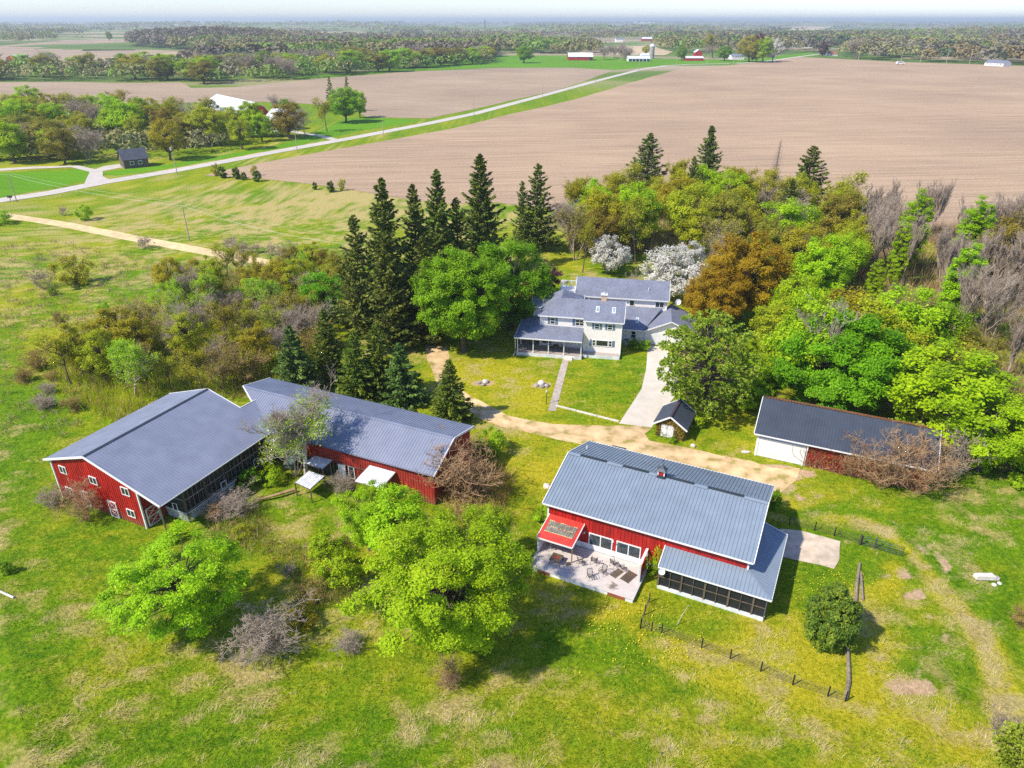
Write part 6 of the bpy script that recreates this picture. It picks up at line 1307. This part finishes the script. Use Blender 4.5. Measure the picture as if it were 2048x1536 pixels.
base('shrub', 18, 1146, 1.1, 'small dark green juniper near the left edge of the meadow', .8)
for x, y, h in ((446, 356, 3.0), (474, 358, 3.0), (488, 360, 2.2), (515, 363, 2.6), (630, 378, 1.8), (662, 384, 2.6)): pass
for x, y, h, lab in ((446, 356, 3.0, 'dark cedar shrub leftmost in the row at the field corner'), (474, 358, 3.0, 'dark cedar shrub second in the row at the field corner'), (488, 360, 2.0, 'smallest dark cedar shrub third in the field-corner row'), (515, 363, 2.8, 'dark cedar shrub fourth in the row with a yellow sapling'), (630, 379, 1.8, 'tiny dark cedar shrub on the far edge of the dry meadow'), (662, 384, 2.6, 'dark cedar shrub right of the tiny one on the meadow edge')): base('cedar2', x, y, h, lab)
for x, y, h, lab in ((432, 352, 3.6, 'yellow-green bush left of the cedar row at the field corner'), (508, 352, 3.2, 'yellow sapling behind the fourth cedar of the field-corner row'), (684, 381, 3.2, 'bright sapling at the right end of the dry meadow edge')): base('ybush', x, y, h, lab, .5)
for x, y, h, lab in ((457, 500, 3.4, 'bare shrub first from left in the row north of the lane'), (484, 505, 4.0, 'largest bare shrub in the row north of the lane'), (508, 505, 3.0, 'bare shrub third in the row north of the lane'), (538, 510, 3.0, 'bare shrub fourth in the row north of the lane'), (578, 520, 4.2, 'dense grey bare shrub at the right end of the row north of the lane')): base('smallbare', x, y, h, lab, 1.1)
base('smallbare', 1990, 1480, 3.4, 'thin leafless sapling near the lower right corner', .5)
base('budshrub', 2044, 1250, 1.8, 'brushy green thicket shrub at the right edge below the slab', 1.2)

# ------------------------------------------------------------------ thickets and stands: many trees of a kind
def inpoly(x, y, P):
    c = False; j = len(P) - 1
    for i in range(len(P)):
        if (P[i][1] > y) != (P[j][1] > y) and x < (P[j][0] - P[i][0]) * (y - P[i][1]) / (P[j][1] - P[i][1]) + P[i][0]: c = not c
        j = i
    return c
PLACED = []
def scatter(seed, n, poly, mind, kinds, hr, group, labs, wide=(.85, 1.15), avoid=()):
    """individual trees over a piece of land (outline in surveyed ground points)"""
    rg = random.Random(seed); W = [T(*p) for p in poly]; P = [(p.x, p.y) for p in W]; xs = [p[0] for p in P]; ys = [p[1] for p in P]; out = []; tries = 0; avd = [T(*a[:2]) for a in avoid]
    while len(out) < n and tries < 9000:
        tries += 1; x = rg.uniform(min(xs), max(xs)); y = rg.uniform(min(ys), max(ys))
        if not inpoly(x, y, P) or any((x - a) ** 2 + (y - b) ** 2 < mind * mind for a, b in out): continue
        if any((x - a.x) ** 2 + (y - a.y) ** 2 < av[2] ** 2 for a, av in zip(avd, avoid)): continue
        out.append((x, y))
    for x, y in out:
        k = rg.choices([q[0] for q in kinds], [q[1] for q in kinds])[0]; h = rg.uniform(*hr); nm = NAME.get(k, 'leafy_tree')
        LOOK = dict(fresh='lime-green', fresh2='lime-green', yellow='yellow-green', yellow2='yellow-green', olive='olive', green='mid-green', bright='bright green', sparse='thin yellow', sparse2='thin green', sparse3='thin olive', bare='straight grey', bare2='forked grey', bare3='upright grey', bare4='spreading grey')
        fx = (x / y - min(p[0] / p[1] for p in out)) / max(1e-6, max(p[0] / p[1] for p in out) - min(p[0] / p[1] for p in out)); fy = (y - min(p[1] for p in out)) / max(1e-6, max(p[1] for p in out) - min(p[1] for p in out))
        where = ('left', 'middle', 'right')[min(2, int(fx * 3))] + ', ' + ('near', 'inner', 'far')[min(2, int(fy * 3))] + ' part'
        f = 'bare' if 'bare' in nm or nm == 'budding_shrub' else ('ever' if 'spruce' in nm or 'cedar' in nm or 'pine' in nm else 'leaf')
        lb = (LOOK[k] + ' ' if k in LOOK else '') + labs[f] + ', ' + where; put(k, (x, y, hz(x, y)), h, lb, rg.uniform(*wide), group + {'bare': ', leafless', 'leaf': ', in leaf', 'ever': ', evergreen'}[f])
    return out
BARE = [('bare', 3), ('bare2', 3), ('bare3', 2), ('bare4', 3)]
# grey bare stand on the right
scatter(1, 64, [(1660, 560), (1790, 600), (1890, 670), (1990, 760), (2110, 870), (2330, 850), (2250, 560), (2120, 480), (1900, 470), (1720, 470)], 1.9, [('bare', 4), ('bare2', 3), ('bare3', 4)], (9.5, 13), 'stand of trees behind the garage', {'bare': 'leafless tree in the stand behind the garage', 'leaf': 'leafy tree in the stand behind the garage', 'ever': 'evergreen'}, (.7, 1.0), avoid=[(x_, y_ + 145, 2.6) for x_, y_ in ((1845, 382), (1972, 396), (1945, 490), (1815, 450))])
# wood between farmhouse and tilled field
scatter(2, 38, [(1130, 520), (1250, 530), (1400, 520), (1500, 560), (1680, 600), (1720, 500), (1560, 440), (1350, 425), (1150, 445)], 4.2, [('olive', 3), ('yellow2', 4), ('yellow', 3), ('sparse', 3), ('sparse3', 2), ('bare4', 2), ('bare2', 1), ('fresh2', 3), ('fresh', 2)], (9.5, 12.5), 'mixed wood between farmhouse and tilled field',
        {'bare': 'bare tree in the wood behind the farmhouse', 'leaf': 'tree in the wood behind the farmhouse', 'ever': ''}, avoid=((1213, 552, 3), (1335, 590, 3), (1503, 620, 5)))
# thicket left of the spruces and behind the stable
scatter(3, 48, [(150, 800), (240, 850), (330, 790), (470, 800), (560, 770), (640, 700), (650, 600), (420, 590), (250, 650), (120, 740)], 2.3, [('bare4', 3), ('sparse3', 2), ('budshrub', 2), ('sparse', 4), ('yellow2', 2), ('sparse2', 4), ('bare2', 2)], (4.6, 8), 'thicket behind the red stable',
        {'bare': 'leafless tree in the thicket behind the stable', 'leaf': 'leafing tree in the thicket behind the stable', 'ever': ''})
scatter(4, 22, [(330, 640), (480, 610), (640, 640), (690, 600), (700, 560), (560, 540), (430, 560), (330, 590)], 3.0, [('yellow2', 4), ('yellow', 2), ('sparse', 4), ('olive', 2), ('sparse2', 2), ('bright', 1)], (4.5, 7.5), 'yellow-green grove left of the spruces',
        {'bare': 'bare tree in the grove left of the spruces', 'leaf': 'tree in the grove left of the spruces', 'ever': ''}, (.8, 1.1))
top('bright', 640, 545, 7.5, 'bright emerald tree left of the thin brownish spruce', 1.15)
scatter(5, 16, [(60, 830), (140, 850), (220, 740), (330, 660), (250, 640), (120, 700), (40, 760)], 3, [('tanshrub2', 3), ('budshrub', 4), ('ybush', 2), ('smallbare', 2)], (1.5, 3.2), 'low scrub in the left meadow', {'bare': 'low brown scrub bush in the left meadow', 'leaf': 'low leafing scrub bush in the left meadow', 'ever': ''})
# undergrowth round the garage and pine
scatter(6, 14, [(1440, 800), (1540, 790), (1560, 760), (1500, 700), (1450, 720)], 1.6, [('bush', 4), ('shrub', 2), ('budshrub', 3)], (1.6, 3.4), 'undergrowth between pine and garage', {'bare': 'brown bush between pine and garage', 'leaf': 'green bush between pine and garage', 'ever': ''})
scatter(7, 10, [(1900, 930), (2048, 990), (2200, 960), (2048, 900)], 2.2, [('bush', 4), ('budshrub', 3), ('fresh2', 2)], (1.6, 4), 'bushes right of the garage', {'bare': 'brown bush right of the dark-roofed garage', 'leaf': 'green bush right of the dark-roofed garage', 'ever': ''})
# woodland across the road
scatter(10, 92, [(-260, 345), (0, 332), (215, 330), (310, 328), (420, 310), (560, 288), (600, 270), (560, 262), (470, 248), (330, 238), (150, 232), (0, 238), (-220, 250)], 6.5, [('fresh', 4), ('fresh2', 4), ('yellow', 4), ('yellow2', 3), ('olive', 3), ('sparse', 3), ('sparse3', 3), ('bare2', 2), ('bare4', 2), ('green', 1)], (9.5, 14), 'woodland across the road',
        {'bare': 'leafless tree in the woodland across the road', 'leaf': 'tree in the woodland across the road', 'ever': ''}, (1.0, 1.4), avoid=((262, 330, 9), (455, 262, 9), (580, 258, 8), (210, 330, 8)))
base('bare4', 610, 268, 11, 'bare tree in front of the white house near the road', .9); base('sparse', 655, 264, 13, 'thin yellow-green tree right of the white house', .9); base('green', 692, 245, 15, 'dense green tree in the yard beside the road bend', 1.3); base('fresh', 720, 236, 12, 'lighter green tree at the right of the yard trees', .9)
top('farspruce', 657, 154, 16, 'dark spruce behind the yard trees by the road, left of two'); top('farspruce', 693, 155, 16, 'dark spruce behind the yard trees by the road, right of two'); base('green', 572, 232, 8, 'round green tree left of the white house roof', 1.0); base('bare2', 548, 235, 10, 'bare tree left of the round green tree by the white house')
# tree strip beyond the tilled fields
scatter(11, 85, [(-120, 163), (120, 162), (280, 165), (330, 162), (420, 172), (640, 156), (860, 139), (980, 128), (985, 120), (800, 124), (560, 134), (330, 142), (0, 142), (-200, 145)], 8.5, [('fresh', 4), ('fresh2', 4), ('yellow', 4), ('olive', 4), ('sparse3', 2), ('bare2', 3), ('bare4', 2), ('green', 2)], (13, 18.5), 'tree strip beyond the tilled fields',
        {'bare': 'leafless tree in the strip beyond the tilled field', 'leaf': 'tree in the strip beyond the tilled field', 'ever': ''}, (1.3, 1.8))
# far single trees
for k, x, y, h, w, lab in (('green', 1048, 126, 17, 1.6, 'round green tree alone in the far green field'), ('yellow', 1498, 124, 26, 1.3, 'tall yellow-green tree left of the purple one by the far road'), ('purple', 1512, 124, 27, .7, 'tall purple tree between two yellow-green trees by the far road'), ('fresh', 1525, 125, 24, 1.2, 'yellow-green tree right of the purple one by the far road'),
                           ('blossom', 1545, 123, 22, .9, 'white blossoming tree by the far road'), ('green', 1448, 122, 16, 1.5, 'round dark green tree left of the far white farmhouse'), ('sparse', 1425, 116, 27, 1.2, 'wide bare-topped tree behind the far red shed'), ('green', 1363, 121, 15, 1.2, 'green tree left of the far low red shed'), ('bare2', 1420, 118, 14, 1.3, 'bare tree by the far low red shed'),
                           ('bare4', 1710, 117, 24, 1.4, 'wide bare tree at the road-side end of the far right wood'), ('purple', 1645, 112, 16, 1.0, 'purple tree beside the small cottage'), ('farspruce', 2004, 132, 12, 1.3, 'dark fir in front of the far right white house'), ('green', 220, 82, 20, 1.0, 'single round tree on the far left field'), ('farspruce', 422, 114, 12, 1.4, 'dark conifer in the far tree strip on the left'), ('yellow', 1292, 110, 12, 1.2, 'small yellow-green tree left of the silo')): base(k, x, y, h, lab, w)
scatter(12, 12, [(1205, 122), (1258, 122), (1262, 112), (1210, 112)], 9, [('bare2', 1), ('bare4', 1)], (12, 16), 'bare trees left of the cattle shed', {'bare': 'bare tree in the clump left of the far cattle shed', 'leaf': '', 'ever': ''}, (1.2, 1.6))

# ------------------------------------------------------------------ far woods: one mass each
def woods(name, lab, seed, n, region, h, size, kinds, nq=30, lf=.2, cat='woodland'):
    """far-off wood: thousands of small crowns of leaf-sized faces scaled to the distance, one object"""
    rng = np.random.default_rng(seed); xs, ys = region(rng, n); zb = hill(xs, ys); N_ = len(xs); d = np.hypot(xs, ys)
    H = rng.uniform(h[0], h[1], N_); Rr = H * rng.uniform(.38, .6, N_) * size; k = np.repeat(np.arange(N_), nq); u = unit(rng.normal(size=(N_ * nq, 3))); u[:, 2] = np.abs(u[:, 2]) * 1.1 - .25
    P = np.stack([xs[k] + u[:, 0] * Rr[k], ys[k] + u[:, 1] * Rr[k], zb[k] + H[k] * (.5 + .5 * u[:, 2])], 1); s = Rr[k] * lf
    Q, F = leaves(rng, P, s, u, .75, .2); gr = fbm(xs, ys, max(60, d.mean() * .09), 3, seed + 5); gr = np.argsort(np.argsort(gr)) / N_ * .72 + rng.uniform(0, .28, N_)
    col = np.repeat(np.minimum(np.searchsorted(np.cumsum(kinds) / sum(kinds), gr), len(kinds) - 1), nq)
    me = np_mesh(name, Q, [F], [M[x] for x in ('w_green', 'w_olive', 'w_grey', 'w_dark', 'w_rust')[:len(kinds)]], col, np.clip(rng.uniform(0, 1, N_)[k] * .7 + rng.uniform(0, .3, N_ * nq), 0, 1))
    o = bpy.data.objects.new(name, me); COL.objects.link(o); return tag(o, lab, cat, None, 'stuff')
M['w_green'] = leafmat('far_green', [(0, (.09, .16, .02)), (.5, (.17, .28, .03)), (1, (.27, .37, .045))], 0.2)
M['w_olive'] = leafmat('far_olive', [(0, (.14, .14, .05)), (.5, (.25, .24, .08)), (1, (.36, .31, .12))], 0.2)
M['w_grey'] = leafmat('far_grey', [(0, (.14, .115, .085)), (.5, (.2, .17, .11)), (1, (.27, .23, .15))], 0.2)
M['w_dark'] = leafmat('far_dark', [(0, (.04, .07, .035)), (.5, (.07, .11, .045)), (1, (.11, .16, .06))], 0.2)
M['w_rust'] = leafmat('far_rust', [(0, (.16, .11, .05)), (.5, (.24, .165, .065)), (1, (.31, .22, .09))], 0.2)
M['b_fresh'] = M['l_fresh']
def reg(poly, holes=()):
    W = [T(*p) for p in poly]; P = np.array([(p.x, p.y) for p in W])
    def f(rng, n):
        out = []; lo, hi = P.min(0), P.max(0); t = 0; PL = [tuple(p) for p in P]
        while len(out) < n and t < n * 30:
            t += 1; x, y = rng.uniform(lo[0], hi[0]), rng.uniform(lo[1], hi[1])
            if inpoly(x, y, PL): out.append((x, y))
        a = np.array(out); return a[:, 0], a[:, 1]
    return f
woods('tree_belt', 'broken belt of budding trees behind the nearer tree strip on the left', 51, 700, reg([(330, 140), (560, 132), (800, 122), (985, 118), (1000, 106), (860, 100), (720, 96), (580, 102), (500, 118)]), (14, 21), 1.1, [4, 4, 3, .5], 110)
woods('tree_belt', 'belt of trees behind the far green field and red barn', 52, 380, reg([(880, 104), (1140, 109), (1200, 108), (1190, 98), (1000, 92), (860, 94)]), (12, 18), 1.1, [4, 4, 2, .5], 90)
woods('hill_wood', 'brownish wood on the low knoll in the far left', 53, 900, reg([(262, 96), (420, 102), (560, 106), (600, 92), (520, 78), (330, 76), (262, 84)]), (14, 21), 1.1, [1.5, 3, 5, .6], 80)
woods('woodland', 'rust and grey wood along the far right edge of the tilled field', 54, 1400, reg([(1690, 116), (1800, 123), (2048, 131), (2400, 134), (2400, 88), (2048, 84), (1850, 84), (1690, 96)]), (13, 19), 1.15, [1.5, 3, 4, .3, 3.2], 90)
woods('woodland', 'wood on the far right slope beyond the rust-coloured wood', 55, 1000, reg([(1850, 82), (2048, 82), (2500, 84), (2500, 56), (2048, 56), (1900, 58)]), (15, 22), 1.2, [3, 3, 4, .6], 50)
woods('woodland', 'mixed wood around the far crossroads and white buildings', 56, 1500, reg([(1310, 100), (1370, 106), (1470, 108), (1660, 104), (1700, 94), (1850, 80), (1700, 70), (1500, 70), (1320, 78)]), (14, 20), 1.2, [3, 3, 3, 1.5, 1], 55)
def band(y0, y1, x0=-500, x1=2550, thr=.44, sc=500, s=0, avoid=()):
    A = [[(p.x, p.y) for p in [T(*q) for q in pl]] for pl in avoid]
    def f(rng, n):
        ox, oy = [], []
        while len(ox) < n:
            u = rng.uniform(0, 1, n * 3); a0, a1 = T(0, y0).y, T(0, y1).y; y = 1 / (1 / a0 + (1 / a1 - 1 / a0) * u); x = (rng.uniform(x0, x1, n * 3) - 1024) / FPX * y * 1.12
            k = fbm(x, y, sc, 3, 200 + s) > thr
            for a, b in zip(x[k], y[k]):
                if not any(inpoly(a, b, pl) for pl in A): ox.append(a); oy.append(b)
                if len(ox) >= n: break
        return np.array(ox[:n]), np.array(oy[:n])
    return f
AV = [[(-400, 93), (0, 92), (140, 80), (255, 80), (272, 99), (575, 110), (530, 120), (-400, 124)], [(630, 71), (720, 66), (748, 79), (640, 83)], [(800, 79), (870, 70), (905, 70), (832, 84)], [(1060, 84), (1130, 74), (1150, 82), (1090, 90)], [(1158, 109), (1162, 97), (1300, 91), (1345, 104), (1330, 111)], [(1540, 60), (1660, 48), (1668, 56), (1590, 66)], [(1180, 62), (1240, 56), (1260, 62)], [(660, 92), (760, 84), (800, 88), (700, 97)], [(1400, 66), (1500, 60), (1520, 66), (1430, 72)], [(150, 66), (330, 60), (350, 64), (180, 72)], [(560, 62), (640, 58), (680, 61), (600, 66)], [(900, 60), (1020, 55), (1040, 59), (930, 65)],
      [(1220, 92), (1330, 92), (1330, 78), (1220, 80)]]
woods('distant_woods', 'patchwork of distant woods one to two kilometres away', 61, 5200, band(96, 66, avoid=AV, thr=.47, sc=240), (12, 20), 1.25, [3, 3, 4, .8], 30)
woods('distant_woods', 'patchwork of distant woods two to four kilometres away', 62, 6500, band(66, 50, avoid=AV, thr=.48, sc=420, s=3), (14, 24), 1.9, [2.5, 3, 4, 1.2], 12)
woods('distant_woods', 'hazy wooded ridges towards the horizon', 63, 6000, band(50, 43, thr=.47, sc=900, s=6), (18, 30), 3.4, [2.5, 3, 4, 1.2], 10)
woods('distant_woods', 'faintest blue wooded ridge on the horizon itself', 64, 4500, band(43.2, 40.4, thr=.35, sc=2500, s=9), (28, 44), 6.5, [2.5, 3, 4, 1.2], 8)

UG = [[(-260, 340), (0, 326), (215, 318), (310, 318), (420, 304), (545, 284), (560, 268), (470, 258), (330, 246), (150, 240), (0, 244), (-220, 258)], [(-120, 163), (120, 162), (280, 164), (340, 161), (420, 170), (640, 154), (860, 137), (980, 126), (980, 112), (700, 116), (520, 130), (330, 146), (0, 146), (-200, 147)]]
woods('undergrowth', 'green and brown undergrowth filling the woodland across the road', 81, 620, reg(UG[0]), (3, 8), 1.3, [6, 4, .4, 1], 60, .13, 'undergrowth')
woods('undergrowth', 'undergrowth and low trees filling the strip beyond the tilled fields', 82, 1100, reg(UG[1]), (7, 14), 1.15, [6, 5, 1.5, .6], 60, .16, 'undergrowth')
def brush(name, lab, seed, n, poly, mats, h, blades=26, w=.022, spread=.5):
    rng = np.random.default_rng(seed); xs, ys = reg(poly)(rng, n); k = np.repeat(np.arange(len(xs)), blades); m_ = len(k); ph = rng.uniform(0, 6.28, m_); ti = np.abs(rng.normal(0, spread, m_)); l = rng.uniform(h[0], h[1], m_) * rng.uniform(.5, 1.2, len(xs))[k]
    d = np.stack([np.cos(ph) * np.sin(ti), np.sin(ph) * np.sin(ti), np.cos(ti)], 1); s_ = unit(np.cross(d, rng.normal(size=(m_, 3)))); b = np.stack([xs[k] + rng.normal(size=m_) * .35, ys[k] + rng.normal(size=m_) * .35, np.zeros(m_)], 1) + d * l[:, None] * rng.uniform(0, .4, (m_, 1)); ww = w * rng.uniform(.5, 1.5, (m_, 1))
    Q = np.stack([b - s_ * ww, b + s_ * ww, b + d * l[:, None] * .8], 1).reshape(-1, 3); mi = rng.choice(len(mats), m_, p=np.full(len(mats), 1 / len(mats)))
    o = bpy.data.objects.new(name, np_mesh(name, Q, [np.arange(m_ * 3).reshape(m_, 3)], [M[q] for q in mats], mi, rng.uniform(0, 1, m_))); COL.objects.link(o); return tag(o, lab, 'brush', None, 'stuff')
brush('brush', 'dense grey-brown brush filling the stand of bare trees on the right', 91, 2200, [(1640, 600), (1790, 640), (1890, 700), (1990, 780), (2110, 880), (2400, 850), (2300, 520), (2120, 470), (1900, 455), (1700, 450)], ['bark_grey', 'bark_tan', 'l_olive'], (1.0, 3.2), 30, .025, .5)
brush('brush', 'brown and olive brush under the wood behind the farmhouse', 92, 1500, [(1130, 500), (1200, 510), (1400, 505), (1500, 560), (1680, 600), (1720, 500), (1600, 440), (1350, 425), (1150, 430)], ['bark_tan', 'l_olive', 'bark_grey'], (.8, 3), 26, .03)
brush('brush', 'brown brush of the thicket behind the red stable', 93, 2300, [(140, 810), (240, 850), (330, 790), (470, 800), (560, 770), (640, 700), (660, 600), (420, 590), (250, 650), (110, 740)], ['bark_tan', 'l_yellow', 'l_fresh', 'l_yellow'], (.5, 1.8), 26, .03, .65)
brush('brush', 'yellow-green brush under the grove left of the spruces', 94, 900, [(340, 640), (640, 640), (690, 600), (700, 550), (560, 535), (430, 550)], ['l_yellow', 'l_olive', 'bark_tan'], (.5, 1.8), 24, .03)
brush('brush', 'tall dry weeds scattered through the left meadow', 95, 900, [(0, 900), (150, 880), (330, 620), (560, 560), (380, 530), (100, 480), (-200, 520), (-200, 800)], ['bark_tan', 'bark_grey', 'l_olive'], (.3, 1.1), 22, .03, .7)
brush('brush', 'tangled brush between stable yard and meadow trees', 96, 420, [(420, 1060), (520, 1010), (560, 1090), (700, 1090), (720, 1200), (600, 1220), (560, 1120), (430, 1090)], ['bark_tan', 'l_olive', 'l_green'], (.3, 1.1), 24, .02, .7)
brush('brush', 'dry brush around the gable end of the stable wing', 97, 350, [(860, 960), (900, 880), (960, 880), (1020, 960), (1010, 1060), (930, 1080)], ['bark_tan', 'l_olive'], (.4, 1.4), 24, .02, .6)

# ------------------------------------------------------------------ long grass and dead stalks in the meadow
def grass(name, lab, seed, n, ylo, yhi, mat, h, sel, w=.035, lie=.6):
    rng = np.random.default_rng(seed); y = ylo * (yhi / ylo) ** rng.uniform(0, 1, n); x = rng.uniform(-.95, .95, n) * (y * .82 + 8)
    dry, yel, dirt = cover(x, y); k = sel(dry, yel, dirt, rng.uniform(0, 1, n)) & ~onhard(x, y); x, y = x[k], y[k]; n = len(x)
    ang = fbm(x, y, 3, 2, 44) * 12 + rng.normal(size=n) * .7; l = rng.uniform(h[0], h[1], n); tilt = np.clip(rng.normal(lie, .25, n), .05, 1.35)
    d = np.stack([np.cos(ang) * np.sin(tilt), np.sin(ang) * np.sin(tilt), np.cos(tilt)], 1); s = np.stack([-np.sin(ang), np.cos(ang), np.zeros(n)], 1); b = np.stack([x, y, np.zeros(n)], 1)
    ww = (w * rng.uniform(.6, 1.4, n))[:, None]; Q = np.stack([b - s * ww, b + s * ww, b + d * l[:, None]], 1).reshape(-1, 3); F = np.arange(n * 3).reshape(n, 3)
    o = bpy.data.objects.new(name, np_mesh(name, Q, [F], mat, var=rng.uniform(0, 1, n))); COL.objects.link(o); return tag(o, lab, 'grass', None, 'stuff')
HARD = [px(l) for l in ([(1060, 1120), (1262, 1205), (1340, 1120), (1100, 1030)], [(1555, 1055), (1605, 1060), (1683, 1083), (1672, 1140), (1555, 1115)], [(0, 421), (265, 468), (640, 540), (640, 556), (265, 484), (0, 438)], [(1292, 690), (1332, 694), (1356, 735), (1352, 792), (1320, 832), (1305, 856), (1236, 848), (1283, 778)], [(1125, 712), (1142, 713), (1114, 822), (1094, 822)],
                         [(852, 690), (893, 694), (905, 765), (975, 808), (1060, 840), (1305, 852), (1340, 890), (1500, 921), (1600, 938), (1560, 985), (1400, 950), (1150, 886), (960, 838), (880, 775)])]
HARD += [[G1(.3, .4), G1(16.8, .4), G1(16.8, 10.9), G1(.3, 10.9)], [G1(.3, -3.8), G1(9.3, -3.8), G1(9.3, .5), G1(.3, .5)], [G1(10.4, -1.3), G1(18.6, -1.3), G1(18.6, 6.8), G1(10.4, 6.8)], [GA(.3, -5.6), GA(13.8, -5.6), GA(13.8, 5.6), GA(.3, 5.6)], [GB(.3, -7.5), GB(25.3, -7.5), GB(25.3, -.3), GB(.3, -.3)], [GD(.2, .4), GD(16.1, .4), GD(16.1, 7.1), GD(.2, 7.1)], [GH(-8.8, -1.9), GH(5, -1.9), GH(15, 4.8), GH(15, 11), GH(11, 15.6), GH(-8, 15)]]
def onhard(x, y):
    r = np.zeros(x.shape, bool)
    for P in HARD:
        c = np.zeros(x.shape, bool); j = len(P) - 1
        for i in range(len(P)):
            yi, yj = P[i][1], P[j][1]; xi, xj = P[i][0], P[j][0]
            if yi != yj: c ^= ((yi > y) != (yj > y)) & (x < (xj - xi) * (y - yi) / (yj - yi) + xi)
            j = i
        r |= c
    return r
gm1 = leafmat('grass_green', [(0, (.05, .12, .002)), (.5, (.16, .27, .005)), (1, (.33, .43, .015))], .35, hue=0); gm2 = leafmat('grass_yellow', [(0, (.2, .24, .01)), (.5, (.38, .37, .02)), (1, (.56, .5, .07))], .25, hue=0); gm3 = leafmat('grass_straw', [(0, (.32, .26, .08)), (.5, (.5, .4, .18)), (1, (.7, .56, .32))], .2, hue=0)
grass('meadow_grass', 'fresh green grass blades of the meadow', 71, 260000, 24, 110, gm1, (.08, .24), lambda d, y, s, r: (r < .8 * (1 - .75 * y)) & (d < .9 * r + .35) & (s < .3), .024, .7)
grass('yellow_grass', 'yellowish grass blades of the mown and sunny turf', 72, 170000, 24, 110, gm2, (.06, .16), lambda d, y, s, r: (r < y * 1.2) & (d < .8) & (s < .3), .028, .7)
grass('dead_grass', 'straw-coloured dead grass lying flat in patches', 73, 300000, 24, 130, gm3, (.18, .5), lambda d, y, s, r: (r < d * .95 - .03), .017, 1.05)
rng = np.random.default_rng(77); n = 700; P0 = [T(*q) for q in ((1090, 1200), (1180, 1250), (1250, 1230), (1330, 1290), (1690, 1160), (1650, 1180), (1300, 1300))]; c = rng.integers(0, len(P0), n); P = np.array([list(P0[i]) for i in c]) + rng.normal(size=(n, 3)) * [2.2, 1.1, 0]; P[:, 2] = .14
Q, F = leaves(rng, P, np.full(n, .045), None, .9, 3); o = bpy.data.objects.new('dandelions', np_mesh('dandelions', Q, [F], simple('dandelion', (.75, .62, .03), .8), None)); COL.objects.link(o); tag(o, 'yellow dandelions sprinkled over the turf round the deck', 'flowers', None, 'stuff')

# ------------------------------------------------------------------ air
HAZE = 0.00013
if HAZE:
    m = MB(); I = lambda a, b, z: Vector((a, b, z)); m.box(I, -14000, 14000, -2500, 26000, -60, 90); hm, nt, b = new_mat('haze_air'); nt.nodes.remove(b)
    pv = N(nt, "ShaderNodeVolumePrincipled"); pv.inputs['Color'].default_value = (.86, .94, 1.0, 1); pv.inputs['Density'].default_value = HAZE; pv.inputs['Anisotropy'].default_value = .2
    nt.links.new(pv.outputs[0], nt.nodes["Material Output"].inputs['Volume']); o = m.build('haze', hm); tag(o, kind='stuff')

# ------------------------------------------------------------------ bring everything to metres
for o in list(SC.objects):
    if o.parent is None and o.type != 'LIGHT':
        o.location = o.location * U
        if o.type != 'CAMERA': o.scale = Vector(o.scale) * U
ch = [o for o in SC.objects if o.name == 'deck_chair' and 'label' not in o]
